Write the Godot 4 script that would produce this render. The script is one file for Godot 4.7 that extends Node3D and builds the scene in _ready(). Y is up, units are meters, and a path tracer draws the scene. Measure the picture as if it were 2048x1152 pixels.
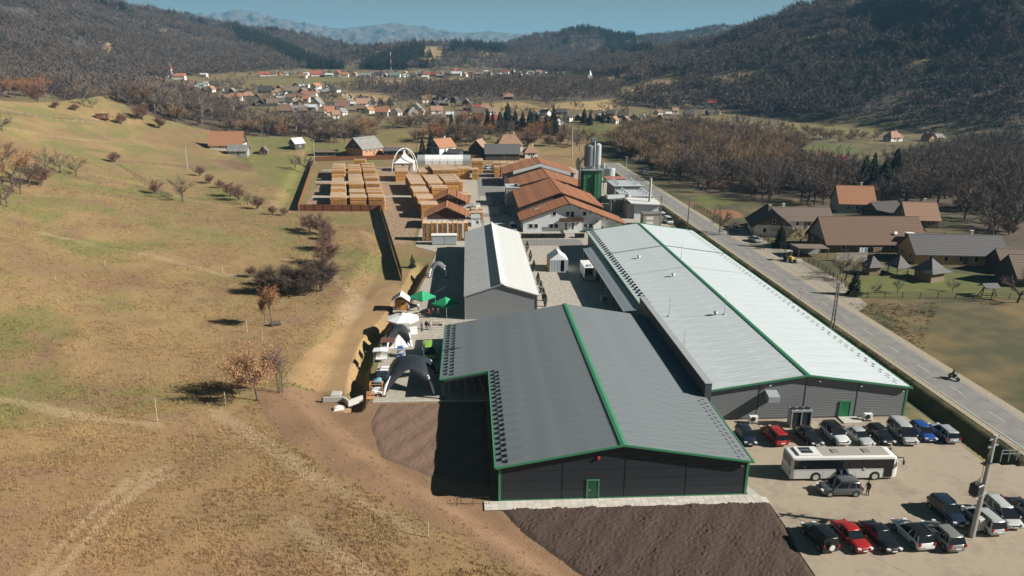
extends Node3D
const TOE := [[30, 26], [50, 13], [62, 3], [75, -9], [92, -21], [130, -21], [175, -20], [200, -26], [236, -60], [370, -80], [420, -84], [600, -100]]
const CREST := [[-260, 260], [-206, 330], [-195, 415], [-140, 415], [-100, 385], [-70, 380]]
const VAL := [[0, 0], [360, 0], [400, 5], [480, 12.5], [580, 17.5], [700, 23], [1000, 36], [1300, 43], [1700, 50], [2600, 60], [12000, 60]]
const RIDGE_DATA := [[300, [178, 13, -900, 268, 32, -1100, 387, 58, -1250, 488, 90, -1300]], [490, [488, 98, -1300, 552, 109, -1250, 584, 122, -1150, 616, 151, -1020, 652, 203, -900, 810, 270, -600, 890, 270, -200]], [700, [605, 72, -2300, 663, 131, -2250, 734, 168, -2200, 855, 147, -2200]], [520, [157, 69, -1900, 206, 106, -1900, 286, 141, -1900, 392, 114, -1950, 519, 61, -2000]], [360, [-240, 17, -1500, -170, 60, -1500, -101, 91, -1500, 26, 90, -1550, 140, 65, -1700]], [640, [-399, 27, -2600, -419, 73, -2200, -480, 106, -2000, -585, 142, -1800, -737, 168, -1700, -800, 189, -1400, -930, 240, -1000, -1000, 260, -500, -900, 260, -50]], [2600, [-3026, 359, -7000, -2275, 492, -7000, -2009, 540, -7000, -1668, 448, -7000, -1274, 397, -7000, -964, 387, -7000, -648, 445, -7000, -381, 376, -7000, -19, 362, -7000, 208, 381, -7000, 528, 350, -7000, 876, 295, -7200, 1819, 195, -7500]]]  # second ridge, right: its unseen upper crest is raised to shade the near slope
const DITCH := [[93.6, -15.9], [103.5, -16.9], [116.3, -16.8], [126.5, -14.8], [138.5, -13.3], [158.9, -11.7], [177.6, -10.3]]
const ZONE_DATA := [
[0.27,0.16,0.09,1,[-29.4,-93.6,-21.3,-95.4,-16.5,-93.3,-12.5,-92.3,-4.9,-92.4,-4.7,-71.9,1.6,-67.5,3,-64.9,16.5,-54.7,5,-53.5,-0.7,-59.2,-10.4,-67.1,-19.7,-75.7,-25.3,-83.3]],
[0.36,0.23,0.11,1,[-26.9,-95.9,-26.1,-105.3,-22.3,-123.3,-18.7,-146.2,-15.2,-152.8,-14.3,-143.6,-16.5,-126.6,-17.9,-114,-16.7,-94.6,-21.4,-95.6]],
[0.36,0.25,0.11,1,[-100.9,-597.9,-111,-687.3,-79.8,-689.4,-56,-623,-65.8,-599.8]],
[0.36,0.25,0.11,1,[-129,-836.6,-107.5,-884.9,-27.5,-923.8,15.8,-961.6,22.6,-860,-35.7,-828,-91.2,-790.4]],
[0.2,0.17,0.055,1,[-248.8,-880,-180.9,-939.2,-131.5,-933.8,-124,-803.5,-147.6,-763.1,-218.5,-736.4]],
[0.36,0.25,0.11,1,[9.6,-594.6,42.8,-614.1,54.7,-564.5,22.6,-524.9]],
[0.36,0.25,0.11,1,[60.1,-580,123.4,-668.4,129.7,-653.6,110.5,-575.2,59.6,-539.6]],
[0.36,0.25,0.11,1,[160.9,-910.6,197.1,-908.9,181.5,-848.2,160.5,-842.5]],
[0.36,0.25,0.11,1,[156,-750.9,204.7,-814.7,196.4,-791.3,159.3,-730.3]],
[0.12,0.135,0.03,1,[57.5,-437.1,76.8,-464.3,89.6,-464.1,81.8,-438.5,61.3,-421.1]],
[0.12,0.135,0.03,1,[196.5,-418.7,217.6,-444.2,231.4,-433.8,221.8,-398.4,191,-388.2]],
[0.2,0.17,0.055,1,[254.7,-593.2,278.3,-572.2,305.8,-520.1,283.5,-493.4,251.3,-515,232.3,-530.5]],
[0.12,0.135,0.03,1,[71.1,-133.6,82.8,-149.3,92.9,-153.1,101.2,-159.3,110.3,-154.6,121.5,-146,114.2,-136.4,77.2,-136.3]],
[0.16,0.16,0.045,1,[-120.5,-407,-80.4,-405.2,-65.9,-398.5,-63.3,-381.6,-104.7,-376.3]],
[0.19,0.18,0.05,1,[-111.9,-362.8,-83.9,-371.1,-75.1,-360.9,-60.2,-255,-85.5,-303.8]],
[0.21,0.12,0.07,1,[-116.4,-337.2,-109.2,-349.8,-87.5,-319.4,-92.9,-308.8]],
[0.12,0.135,0.03,1,[80.2,-257.4,93.1,-262.7,93.9,-246.8,81.1,-237.4]],
[0.3,0.14,0.06,1,[80.5,-232.9,88.6,-234.5,87.6,-222.5,77.4,-216.3]],
[0.2,0.17,0.055,1,[-57.9,-440.8,-22.9,-448,-16,-420.4,-48.6,-409.7]],
[0.36,0.25,0.11,1,[-118.3,-1349.1,-71.9,-1484.8,-27.2,-1402.5,-54,-1272,-101.4,-1242.2]],
[0.36,0.25,0.11,1,[5.2,-1466.8,86,-1741.5,102.1,-1475.5,23,-1385.4]],
[0.36,0.25,0.11,1,[145.6,-1423.2,236.8,-1521.6,174.6,-1171.2,127.5,-1244.3]],
[0.36,0.25,0.11,1,[313.7,-1635.5,380.9,-1774.3,287.4,-1185,246.5,-1178.6]],
[0.36,0.25,0.11,1,[355.6,-800.1,389.8,-783,387.5,-767,351.4,-777.4]],
[0.36,0.25,0.11,1,[330.4,-727.1,362.7,-713.4,359.7,-707,329.8,-714.2]],
[0.36,0.25,0.11,1,[257.4,-758.3,311.1,-740.1,306.9,-729.2,264.1,-718.2]],
[0.36,0.25,0.11,1,[370.4,-644.9,409.3,-623.5,406.2,-618.1,372.1,-631.7]],
[0.36,0.25,0.11,1,[163.8,-751.5,220.2,-832.8,243,-778.5,225.5,-753.6,164.7,-709.9]],
[0.36,0.25,0.11,1,[-431.8,-925.3,-442.6,-983.3,-422.8,-956.7,-418.5,-913.4]],
[0.36,0.25,0.11,1,[-239.9,-1346.1,-196.8,-1318.5,-190.8,-1276.6,-237.2,-1282.7]]]
const TRACK_DATA := [
[1.6,[-58.6,-86.1,-52.5,-84.5,-46.4,-83,-38.4,-82.1]],
[0.7,[-35,-51.1,-35.6,-56.5,-35.7,-62.9,-35.5,-68.8,-33,-71.4]],
[0.7,[-33.6,-51.3,-34,-56.4,-34.2,-62.1,-33.6,-67.9,-31.8,-70.3]],
[1.2,[-92,-158.2,-81.3,-156.7,-68.9,-156.3,-49.9,-148.8,-39.1,-146.3]],
[1,[-196.1,-325.4,-186.4,-339.6,-178.6,-372.1,-169.4,-383]],
[2.2,[-39.5,-148.2,-32.7,-155.1,-21.7,-138.3,-22.6,-125.7]],
[1,[-177.4,-292.1,-165.4,-309.7,-147.2,-350]],
[0.8,[-133.3,-283.9,-100.2,-248.8,-78.8,-232.9,-53.5,-224.3]],
[1.2,[-17.1,-61.7,-13.9,-57.7,-8.8,-53.3]],
[1.5,[-32.8,-86.6,-25,-78.6,-16.2,-69.5,-5.5,-60.3]]]
const WOODS := [
["left",2.4,[-309.7,-517.1,-281.9,-537,-187.6,-410,-170.2,-409.8,-135.7,-405.9,-122.6,-405.3,-55.5,-421.7,-57.9,-440.8,-94.1,-447.6,-125.2,-455.3,-149.8,-479.1,-196.6,-562.2,-282.2,-685.5,-366.5,-728,-402,-675.5]],
["road",3.6,[75.7,-396.9,99.3,-449.3,159.6,-501.3,180,-489.4,189.3,-409.3,163.1,-350.8,172,-323.5,153.6,-283.5,141.2,-283.7,116.7,-251.4,102,-246.7,96.8,-257.1,87.4,-268.5,86.5,-316.1,82,-367.9]],
["far_right",3,[208.8,-350.5,278.6,-409.7,342.4,-434.7,179.7,-221.8,165.1,-222.2,173.6,-250.3,172.2,-283.2]],
["band",1.3,[-43.7,-623.7,-58.6,-770.3,-18.6,-796.5,38.2,-889.9,143.5,-843.2,165.8,-812.2,141.3,-689.6,62.2,-601.4,52.3,-628.6,9.9,-612.4]],
["band2",1,[-113.1,-730.9,-91.2,-790.4,-28.3,-772.8,-19,-624.9,-52.6,-632.8,-75.9,-695.5]],
["slope",2.2,[128.8,-637.9,178.7,-727.8,224.6,-715.7,258.2,-673.3,289.6,-597.9,258.1,-601.7,216.4,-642.4,157.2,-637.1]],
["mid",1.3,[-69.5,-440.7,-11.7,-482.2,49.1,-442.1,76.2,-399.3,56.6,-387.3,33,-393,6.4,-405.8,-23.7,-405.6]],
["backyard",2.6,[116.2,-246.3,151,-323.7,168.4,-312.1,167.7,-275.6,172.2,-248.2,173.5,-213.8,144,-175.3,144.6,-193.1,158,-226.7,147.5,-240.7,139.5,-256.3,120,-232]],
["mid",1.6,[-95.4,-378.6,-121.9,-402.7,-69.5,-440.7,-22.6,-441.3,34.1,-405.9,32.6,-387.3,-20.6,-398.7,-64.3,-405.4]],
["tuft",0.9,[203.5,-602.4,240,-522.6,277.4,-476.4,262.4,-455.6,200.2,-433.6,191.6,-521.6]],
["village",0.55,[-158.5,-477.5,-264.5,-791.1,-243,-900.5,-128.7,-912.8,17,-1037.3,199.1,-948.3,201.2,-822.9,108.5,-508.8,37.6,-448.9,-17.1,-453.4,-60.4,-461.8,-105.9,-476.1]],
["far",0.12,[-326.4,-796.1,-243,-900.5,-143.5,-932.5,17,-1037.3,186.2,-915.4,197.3,-971.3,19.8,-1204.9,-167.2,-1089.4,-270.9,-1006.3,-345.6,-845.5]]]
const VILLAGE := [
[-337.2,-790.3,0.27,7.5,5.2,3.0,1.6,"G","g",0,0,"grey roofed house, grey walls, far village row","houses far village row",1,"village_house"],
[-330.4,-793.8,1.11,5.0,4.5,2.7,2.3,"B","w",0,0,"brown roofed house, white walls, far village row, first from left","houses far village row",1,"village_house"],
[-329.5,-814.2,0.04,6.8,4.5,2.5,2.1,"B","w",0,0,"brown roofed house, white walls, far village row, second from left","houses far village row",1,"village_house"],
[-306.2,-899.7,-0.20,7.5,4.8,3.1,1.4,"W","w",0,0,"white metal roofed house, white walls, far village row, first from left","houses far village row",1,"village_house"],
[-275.4,-774.8,0.22,10.2,7.1,2.4,2.8,"B","w",0,0,"brown roofed house, white walls, far village row, third from left","houses far village row",1,"village_house"],
[-257.8,-747.1,0.28,5.4,4.5,3.1,2.0,"N","n",0,0,"green grey roofed house, pale green walls, far village row","houses far village row",1,"village_house"],
[-231.9,-696.8,1.26,5.3,4.5,3.1,2.2,"O","w",0,0,"orange roofed house, white walls, left village cluster, first from left","houses left village cluster",1,"village_house"],
[-228.3,-709.4,-0.12,6.8,4.5,2.4,1.9,"B","w",0,0.7,"brown roofed house, white walls, left village cluster, first from left","houses left village cluster",1,"village_house"],
[-210.4,-685.9,1.41,5.1,4.6,2.5,2.0,"G","d",0,0,"grey roofed barn, dark walls, left village cluster, first from left","barns left village cluster",0,"village_barn"],
[-204.4,-698.7,1.04,5.5,4.5,2.7,2.2,"B","w",0,0,"brown roofed house, white walls, left village cluster, second from left","houses left village cluster",1,"village_house"],
[-180.3,-597.0,0.17,8.6,6.2,3.1,2.5,"O","w",0,0,"orange roofed house, white walls, left village cluster, second from left","houses left village cluster",1,"village_house"],
[-254.4,-964.6,0.27,11.5,6.9,2.3,2.9,"R","w",0,0,"red roofed house, white walls, far village row, first from left","houses far village row",1,"village_house"],
[-245.9,-977.5,0.01,9.4,6.9,3.1,3.1,"B","w",0,0.7,"brown roofed house, white walls, far village row, fourth from left","houses far village row",1,"village_house"],
[-236.8,-978.6,1.78,6.4,5.6,3.0,2.8,"B","b",0,0,"brown roofed house, brick walls, far village row","houses far village row",1,"village_house"],
[-234.0,-991.1,0.25,7.1,4.5,2.6,1.3,"G","w",0,0,"grey roofed house, white walls, far village row, first from left","houses far village row",1,"village_house"],
[-198.2,-926.4,-0.19,8.3,5.7,2.6,2.5,"O","w",0,0,"orange roofed house, white walls, far village row, first from left","houses far village row",1,"village_house"],
[-206.1,-982.3,-0.27,5.9,4.5,3.2,1.1,"W","w",0,0,"white metal roofed house, white walls, far village row, second from left","houses far village row",1,"village_house"],
[-191.5,-972.2,0.20,12.9,8.5,2.5,4.0,"R","w",0,0,"red roofed house, white walls, far village row, second from left","houses far village row",1,"village_house"],
[-171.6,-951.4,-0.00,9.2,5.6,3.1,1.4,"W","g",0,0,"white metal roofed house, grey walls, far village row","houses far village row",1,"village_house"],
[-167.0,-987.2,1.37,9.3,6.7,3.2,3.2,"R","w",0,0,"red roofed house, white walls, far village row, third from left","houses far village row",1,"village_house"],
[-153.4,-953.6,-0.03,10.3,6.4,3.1,2.8,"O","w",0,0,"orange roofed house, white walls, far village row, third from left","houses far village row",1,"village_house"],
[-143.4,-978.0,1.25,6.7,4.5,2.7,2.1,"P","w",0,0,"pale terracotta roofed house, white walls, far village row, first from left","houses far village row",1,"village_house"],
[-179.8,-626.7,0.28,9.1,6.0,2.4,2.7,"P","x",0,0.7,"pale terracotta roofed house, brown walls, left village cluster","houses left village cluster",1,"village_house"],
[-170.6,-618.0,1.71,6.6,5.1,2.3,2.1,"B","d",0,0,"brown roofed barn, dark walls, left village cluster, first from left","barns left village cluster",0,"village_barn"],
[-182.0,-688.2,0.12,11.6,7.6,2.6,3.8,"D","d",0,0,"dark roofed barn, dark walls, left village cluster, second from left","barns left village cluster",0,"village_barn"],
[-165.8,-665.6,0.16,7.2,4.7,2.9,2.1,"P","w",0,0.7,"pale terracotta roofed house, white walls, left village cluster, first from left","houses left village cluster",1,"village_house"],
[-176.6,-719.5,1.46,5.9,4.9,2.8,2.3,"B","d",0,0,"brown roofed barn, dark walls, left village cluster, third from left","barns left village cluster",0,"village_barn"],
[-158.4,-690.0,0.19,12.5,8.0,2.5,3.6,"T","d",0,0,"taupe roofed barn, dark walls, left village cluster, second from left","barns left village cluster",0,"village_barn"],
[-157.0,-595.9,-0.09,7.9,5.2,2.5,2.5,"B","d",0,0.7,"brown roofed barn, dark walls, left village cluster, second from left","barns left village cluster",0,"village_barn"],
[-143.7,-559.7,0.27,7.5,5.4,2.6,2.8,"T","d",0,0,"taupe roofed barn, dark walls, left village cluster, first from left","barns left village cluster",0,"village_barn"],
[-151.0,-557.1,1.60,5.7,4.9,2.7,2.5,"D","d",0,0,"dark roofed barn, dark walls, left village cluster, first from left","barns left village cluster",0,"village_barn"],
[-141.0,-577.1,0.05,5.6,4.5,2.5,2.2,"T","w",0,0,"taupe roofed house, white walls, left village cluster","houses left village cluster",1,"village_house"],
[-133.4,-566.5,0.13,4.5,4.5,3.0,2.2,"D","w",0,0,"dark roofed house, white walls, left village cluster, first from left","houses left village cluster",1,"village_house"],
[-142.7,-614.5,0.11,7.4,5.0,2.9,2.1,"B","w",0,0,"brown roofed house, white walls, left village cluster, third from left","houses left village cluster",1,"village_house"],
[-149.5,-655.9,1.17,5.8,4.5,2.5,1.8,"D","w",0,0,"dark roofed house, white walls, left village cluster, second from left","houses left village cluster",1,"village_house"],
[-130.5,-583.9,0.07,6.4,4.5,2.0,2.1,"P","d",0,0.7,"pale terracotta roofed barn, dark walls, left village cluster","barns left village cluster",0,"village_barn"],
[-135.7,-620.7,-0.06,4.5,4.5,3.1,1.8,"B","w",0,0,"brown roofed house, white walls, left village cluster, fourth from left","houses left village cluster",1,"village_house"],
[-147.5,-684.9,1.10,6.1,5.3,2.7,2.4,"T","d",0,0,"taupe roofed barn, dark walls, left village cluster, third from left","barns left village cluster",0,"village_barn"],
[-163.6,-754.6,0.27,4.5,4.5,2.3,1.3,"W","d",0,0,"white metal roofed barn, dark walls, far village row","barns far village row",0,"village_barn"],
[-160.8,-762.1,-0.21,5.5,4.5,2.9,1.2,"G","w",0,0,"grey roofed house, white walls, far village row, second from left","houses far village row",1,"village_house"],
[-147.0,-741.9,1.02,8.5,5.7,3.2,2.7,"O","w",0,0,"orange roofed house, white walls, far village row, second from left","houses far village row",1,"village_house"],
[-143.0,-691.1,1.73,5.3,4.7,2.5,2.2,"T","d",0,0,"taupe roofed barn, dark walls, left village cluster, fourth from left","barns left village cluster",0,"village_barn"],
[-131.4,-631.4,-0.13,12.2,8.0,2.7,3.4,"O","w",0,0,"orange roofed house, white walls, left village cluster, fourth from left","houses left village cluster",1,"village_house"],
[-126.6,-598.1,-0.14,4.5,4.5,3.1,2.1,"O","w",0,0,"orange roofed house, white walls, left village cluster, third from left","houses left village cluster",1,"village_house"],
[-135.5,-679.9,1.40,5.7,4.5,2.3,2.4,"G","d",0,0,"grey roofed barn, dark walls, left village cluster, second from left","barns left village cluster",0,"village_barn"],
[-131.2,-697.7,1.68,5.2,4.5,2.5,2.0,"G","d",0,0,"grey roofed barn, dark walls, left village cluster, third from left","barns left village cluster",0,"village_barn"],
[-122.4,-704.4,1.22,7.5,6.8,2.8,3.0,"D","w",0,0,"dark roofed house, white walls, left village cluster, third from left","houses left village cluster",1,"village_house"],
[-112.3,-566.0,1.40,8.6,7.2,2.4,3.7,"G","w",0,0,"grey roofed house, white walls, left village cluster","houses left village cluster",1,"village_house"],
[-122.9,-511.7,0.16,10.6,7.4,2.5,3.6,"B","d",0,0.7,"brown roofed barn, dark walls, left village cluster, fourth from left","barns left village cluster",0,"village_barn"],
[-117.6,-525.6,0.02,9.6,6.5,2.6,1.7,"G","g",0,0,"grey roofed house, grey walls, left village cluster","houses left village cluster",1,"village_house"],
[-110.5,-533.4,-0.15,8.4,6.0,2.8,1.5,"W","g",0,0,"white metal roofed house, grey walls, left village cluster, first from left","houses left village cluster",1,"village_house"],
[-95.3,-519.9,0.17,6.7,4.9,2.8,2.0,"O","w",0,0,"orange roofed house, white walls, left village cluster, fifth from left","houses left village cluster",1,"village_house"],
[-92.1,-505.8,0.25,4.5,4.5,2.9,2.1,"O","w",0,0,"orange roofed house, white walls, left village cluster, sixth from left","houses left village cluster",1,"village_house"],
[-99.6,-580.8,0.20,6.0,4.5,2.5,2.0,"B","w",0,0,"brown roofed house, white walls, left village cluster, fifth from left","houses left village cluster",1,"village_house"],
[-90.6,-548.1,0.17,9.4,6.6,2.7,2.9,"B","w",0,0,"brown roofed house, white walls, left village cluster, sixth from left","houses left village cluster",1,"village_house"],
[-85.9,-562.6,-0.10,4.5,4.5,2.8,1.2,"W","g",0,0,"white metal roofed house, grey walls, left village cluster, second from left","houses left village cluster",1,"village_house"],
[-90.4,-521.3,1.55,6.4,4.5,2.4,1.9,"D","w",0,0,"dark roofed house, white walls, left village cluster, fourth from left","houses left village cluster",1,"village_house"],
[-85.6,-488.6,0.30,4.5,4.5,3.0,2.4,"P","w",0,0,"pale terracotta roofed house, white walls, left village cluster, second from left","houses left village cluster",1,"village_house"],
[-79.6,-570.4,0.27,9.0,6.6,2.5,3.2,"P","w",0,0,"pale terracotta roofed house, white walls, middle village, first from left","houses middle village",1,"village_house"],
[-76.1,-531.6,0.07,7.1,4.6,2.7,1.9,"B","d",0,0,"brown roofed barn, dark walls, middle village, first from left","barns middle village",0,"village_barn"],
[-68.3,-522.0,1.07,6.2,4.6,2.3,1.9,"O","w",0,0,"orange roofed house, white walls, middle village, first from left","houses middle village",1,"village_house"],
[-57.3,-506.9,-0.22,8.7,6.0,3.0,3.0,"O","w",0,0,"orange roofed house, white walls, middle village, second from left","houses middle village",1,"village_house"],
[-76.1,-603.7,1.58,6.0,4.5,2.7,2.3,"P","w",0,0,"pale terracotta roofed house, white walls, middle village, second from left","houses middle village",1,"village_house"],
[-71.4,-570.7,1.52,5.2,4.5,2.9,2.1,"D","w",0,0,"dark roofed house, white walls, middle village, first from left","houses middle village",1,"village_house"],
[-48.0,-507.1,1.13,6.0,5.0,2.8,2.2,"T","w",0,0,"taupe roofed house, white walls, middle village","houses middle village",1,"village_house"],
[-34.9,-513.7,1.54,12.1,10.1,2.6,5.0,"G","w",0,0,"grey roofed house, white walls, middle village","houses middle village",1,"village_house"],
[-59.0,-583.1,1.21,5.2,4.6,2.9,1.9,"D","g",0,0,"dark roofed house, grey walls, middle village","houses middle village",1,"village_house"],
[-21.9,-520.3,0.18,7.7,5.6,2.7,2.5,"P","w",0,0,"pale terracotta roofed house, white walls, middle village, third from left","houses middle village",1,"village_house"],
[-25.4,-572.6,1.11,5.0,4.5,2.1,2.3,"D","d",0,0,"dark roofed barn, dark walls, middle village, first from left","barns middle village",0,"village_barn"],
[-39.3,-564.5,0.07,4.8,4.5,2.5,2.3,"B","d",0,0.7,"brown roofed barn, dark walls, middle village, second from left","barns middle village",0,"village_barn"],
[-10.3,-602.4,1.13,6.4,5.3,2.3,2.5,"D","d",0,0,"dark roofed barn, dark walls, middle village, second from left","barns middle village",0,"village_barn"],
[-1.1,-577.5,1.43,8.1,5.7,2.5,2.8,"T","d",0,0,"taupe roofed barn, dark walls, middle village, second from left","barns middle village",0,"village_barn"],
[-11.9,-493.5,-0.06,4.5,4.5,2.8,1.3,"W","g",0,0,"white metal roofed house, grey walls, middle village","houses middle village",1,"village_house"],
[-127.9,-956.6,-0.01,13.9,8.7,2.3,2.7,"G","w",0,0,"grey roofed house, white walls, far village row, third from left","houses far village row",1,"village_house"],
[-111.3,-958.5,-0.04,10.4,7.0,3.1,3.3,"D","w",0,0,"dark roofed house, white walls, far village row","houses far village row",1,"village_house"],
[-102.7,-959.5,1.14,6.5,5.6,2.1,2.5,"G","d",0,0,"grey roofed barn, dark walls, far village row, first from left","barns far village row",0,"village_barn"],
[-90.9,-960.9,-0.13,12.8,8.2,2.5,3.4,"N","w",0,0,"green grey roofed house, white walls, far village row","houses far village row",1,"village_house"],
[-71.4,-1086.9,1.56,7.0,6.3,3.1,1.7,"W","w",0,0,"white metal roofed house, white walls, far village row, third from left","houses far village row",1,"village_house"],
[-53.4,-988.8,0.10,7.2,4.8,3.2,2.0,"R","w",0,0,"red roofed house, white walls, far village row, fourth from left","houses far village row",1,"village_house"],
[-45.0,-989.9,-0.29,10.2,7.2,2.1,3.1,"R","d",0,0,"red roofed barn, dark walls, far village row, first from left","barns far village row",0,"village_barn"],
[-34.1,-956.0,-0.11,9.3,6.1,2.8,1.6,"G","d",0,0,"grey roofed barn, dark walls, far village row, second from left","barns far village row",0,"village_barn"],
[-51.1,-921.3,-0.16,7.8,5.6,2.9,1.4,"W","w",0,0,"white metal roofed house, white walls, far village row, fourth from left","houses far village row",1,"village_house"],
[-14.7,-1009.6,-0.30,13.5,9.0,2.7,2.8,"W","w",0,0,"white metal roofed house, white walls, far village row, fifth from left","houses far village row",1,"village_house"],
[-16.8,-1159.1,0.29,8.4,5.6,2.3,2.6,"R","w",0,0,"red roofed house, white walls, far village row, fifth from left","houses far village row",1,"village_house"],
[43.1,-1021.3,-0.01,6.8,4.5,2.4,1.4,"W","w",0,0,"white metal roofed house, white walls, far village row, seventh from left","houses far village row",1,"village_house"],
[12.2,-667.2,1.35,6.3,5.2,2.3,2.4,"D","w",0,0,"dark roofed house, white walls, middle village, second from left","houses middle village",1,"village_house"],
[35.1,-663.1,1.43,5.5,4.5,2.3,1.8,"O","w",0,0,"orange roofed house, white walls, middle village, third from left","houses middle village",1,"village_house"],
[34.6,-637.4,-0.11,7.8,5.2,2.4,2.1,"P","d",0,0,"pale terracotta roofed barn, dark walls, middle village, second from left","barns middle village",0,"village_barn"],
[7.2,-508.7,-0.17,8.2,6.0,2.5,3.1,"T","d",0,0,"taupe roofed barn, dark walls, middle village, third from left","barns middle village",0,"village_barn"],
[12.3,-537.9,0.08,6.6,4.5,2.5,2.0,"P","d",0,0,"pale terracotta roofed barn, dark walls, middle village, first from left","barns middle village",0,"village_barn"],
[6.9,-537.7,-0.17,4.5,4.5,2.4,2.3,"R","d",0,0,"red roofed barn, dark walls, middle village","barns middle village",0,"village_barn"],
[16.0,-466.7,-0.11,4.5,4.5,3.0,2.3,"R","w",0,0,"red roofed house, white walls, middle village","houses middle village",1,"village_house"],
[18.1,-480.2,1.07,5.4,4.5,2.4,2.0,"B","w",0,0,"brown roofed house, white walls, middle village, second from left","houses middle village",1,"village_house"],
[53.2,-516.4,1.10,6.2,4.5,2.3,1.9,"P","w",0,0,"pale terracotta roofed house, white walls, village right of the pines, first from left","houses village right of the pines",1,"village_house"],
[50.8,-472.9,1.54,5.7,4.5,2.6,2.2,"B","w",0,0,"brown roofed house, white walls, village right of the pines, second from left","houses village right of the pines",1,"village_house"],
[56.9,-467.3,1.78,6.3,4.5,2.8,2.0,"T","w",0,0,"taupe roofed house, white walls, village right of the pines, first from left","houses village right of the pines",1,"village_house"],
[64.5,-479.0,1.12,6.6,4.8,2.9,2.1,"D","w",0,0,"dark roofed house, white walls, village right of the pines","houses village right of the pines",1,"village_house"],
[64.8,-516.7,0.11,7.1,4.5,2.1,1.9,"D","d",0,0,"dark roofed barn, dark walls, village right of the pines, first from left","barns village right of the pines",0,"village_barn"],
[88.7,-1055.6,-0.27,9.0,6.4,2.8,1.6,"G","w",0,0,"grey roofed house, white walls, far village row, fifth from left","houses far village row",1,"village_house"],
[149.8,-1102.3,-0.16,9.4,6.9,2.8,3.3,"R","d",0,0,"red roofed barn, dark walls, far village row, second from left","barns far village row",0,"village_barn"],
[79.6,-483.3,0.20,4.8,4.5,2.0,2.1,"B","d",0,0,"brown roofed barn, dark walls, village right of the pines","barns village right of the pines",0,"village_barn"],
[90.9,-483.5,1.66,5.9,4.5,2.1,2.2,"P","d",0,0,"pale terracotta roofed barn, dark walls, village right of the pines, first from left","barns village right of the pines",0,"village_barn"],
[110.3,-524.2,-0.02,6.6,4.5,2.3,2.3,"D","d",0,0,"dark roofed barn, dark walls, village right of the pines, second from left","barns village right of the pines",0,"village_barn"],
[103.3,-482.0,1.10,6.3,4.5,2.7,2.1,"P","d",0,0,"pale terracotta roofed barn, dark walls, village right of the pines, second from left","barns village right of the pines",0,"village_barn"],
[114.3,-506.2,1.48,7.2,5.1,2.7,2.1,"N","g",0,0,"green grey roofed house, grey walls, village right of the pines","houses village right of the pines",1,"village_house"],
[123.6,-518.7,1.18,5.8,4.5,3.1,2.0,"N","w",0,0,"green grey roofed house, white walls, village right of the pines","houses village right of the pines",1,"village_house"],
[165.3,-605.6,-0.16,4.5,4.5,2.6,1.3,"W","w",0,0,"white metal roofed house, white walls, village right of the pines, first from left","houses village right of the pines",1,"village_house"],
[183.6,-610.5,0.07,7.7,5.7,2.7,2.9,"D","d",0,0,"dark roofed barn, dark walls, village right of the pines, third from left","barns village right of the pines",0,"village_barn"],
[201.9,-968.3,-0.20,15.5,9.0,2.7,3.6,"P","w",0,0,"pale terracotta roofed house, white walls, far village row, sixth from left","houses far village row",1,"village_house"],
[213.4,-955.6,1.71,8.9,6.1,2.5,1.8,"W","w",0,0,"white metal roofed house, white walls, far village row, ninth from left","houses far village row",1,"village_house"],
[219.1,-662.4,-0.29,9.1,6.3,3.0,2.8,"R","w",0,0,"red roofed house, white walls, village right of the pines","houses village right of the pines",1,"village_house"],
[210.4,-649.1,1.33,5.3,4.5,2.7,2.0,"G","w",0,0,"grey roofed house, white walls, village right of the pines","houses village right of the pines",1,"village_house"],
[204.9,-620.3,0.29,6.2,4.5,2.6,2.0,"D","d",0,0,"dark roofed barn, dark walls, village right of the pines, fourth from left","barns village right of the pines",0,"village_barn"],
[193.7,-533.7,0.18,7.4,5.2,2.9,1.5,"G","o",0,0,"grey roofed house, ochre walls, village right of the pines","houses village right of the pines",1,"village_house"],
[195.1,-668.4,-0.25,4.6,4.5,2.8,1.2,"W","w",0,0,"white metal roofed house, white walls, village right of the pines, second from left","houses village right of the pines",1,"village_house"],
[270.7,-455.7,0.26,9.4,6.5,3.0,3.2,"P","w",0,0.7,"pale terracotta roofed house, white walls, right of the road woods","houses right of the road woods",1,"village_house"],
[294.7,-455.9,1.74,7.2,5.2,2.4,2.6,"P","o",0,0,"pale terracotta roofed house, ochre walls, right of the road woods","houses right of the road woods",1,"village_house"],
[177.3,-358.7,0.07,6.5,4.6,2.7,2.2,"R","d",0,0,"red roofed barn, dark walls, right of the road woods, first from left","barns right of the road woods",0,"village_barn"],
[172.6,-335.7,0.03,11.3,8.3,2.2,4.3,"R","d",0,0,"red roofed barn, dark walls, right of the road woods, second from left","barns right of the road woods",0,"village_barn"],
[171.3,-369.0,1.51,9.1,7.2,2.1,3.5,"B","d",0,0,"brown roofed barn, dark walls, right of the road woods","barns right of the road woods",0,"village_barn"],
[277.8,-830.7,1.32,6.2,4.9,2.4,2.4,"O","w",0,0,"orange roofed house, white walls, far village row, fifth from left","houses far village row",1,"village_house"],
[202.3,-772.4,-0.14,4.5,4.5,2.5,2.0,"O","w",0,0,"orange roofed house, white walls, far village row, fourth from left","houses far village row",1,"village_house"],
[170.4,-1046.8,-0.17,6.4,4.5,2.9,2.2,"B","w",0,0,"brown roofed house, white walls, far village row, tenth from left","houses far village row",1,"village_house"],
[115.5,-1090.3,-0.05,8.0,5.8,3.1,1.7,"G","w",0,0,"grey roofed house, white walls, far village row, sixth from left","houses far village row",1,"village_house"],
[72.6,-1045.7,1.17,7.5,5.1,2.6,2.2,"B","w",0,0,"brown roofed house, white walls, far village row, eighth from left","houses far village row",1,"village_house"],
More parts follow.
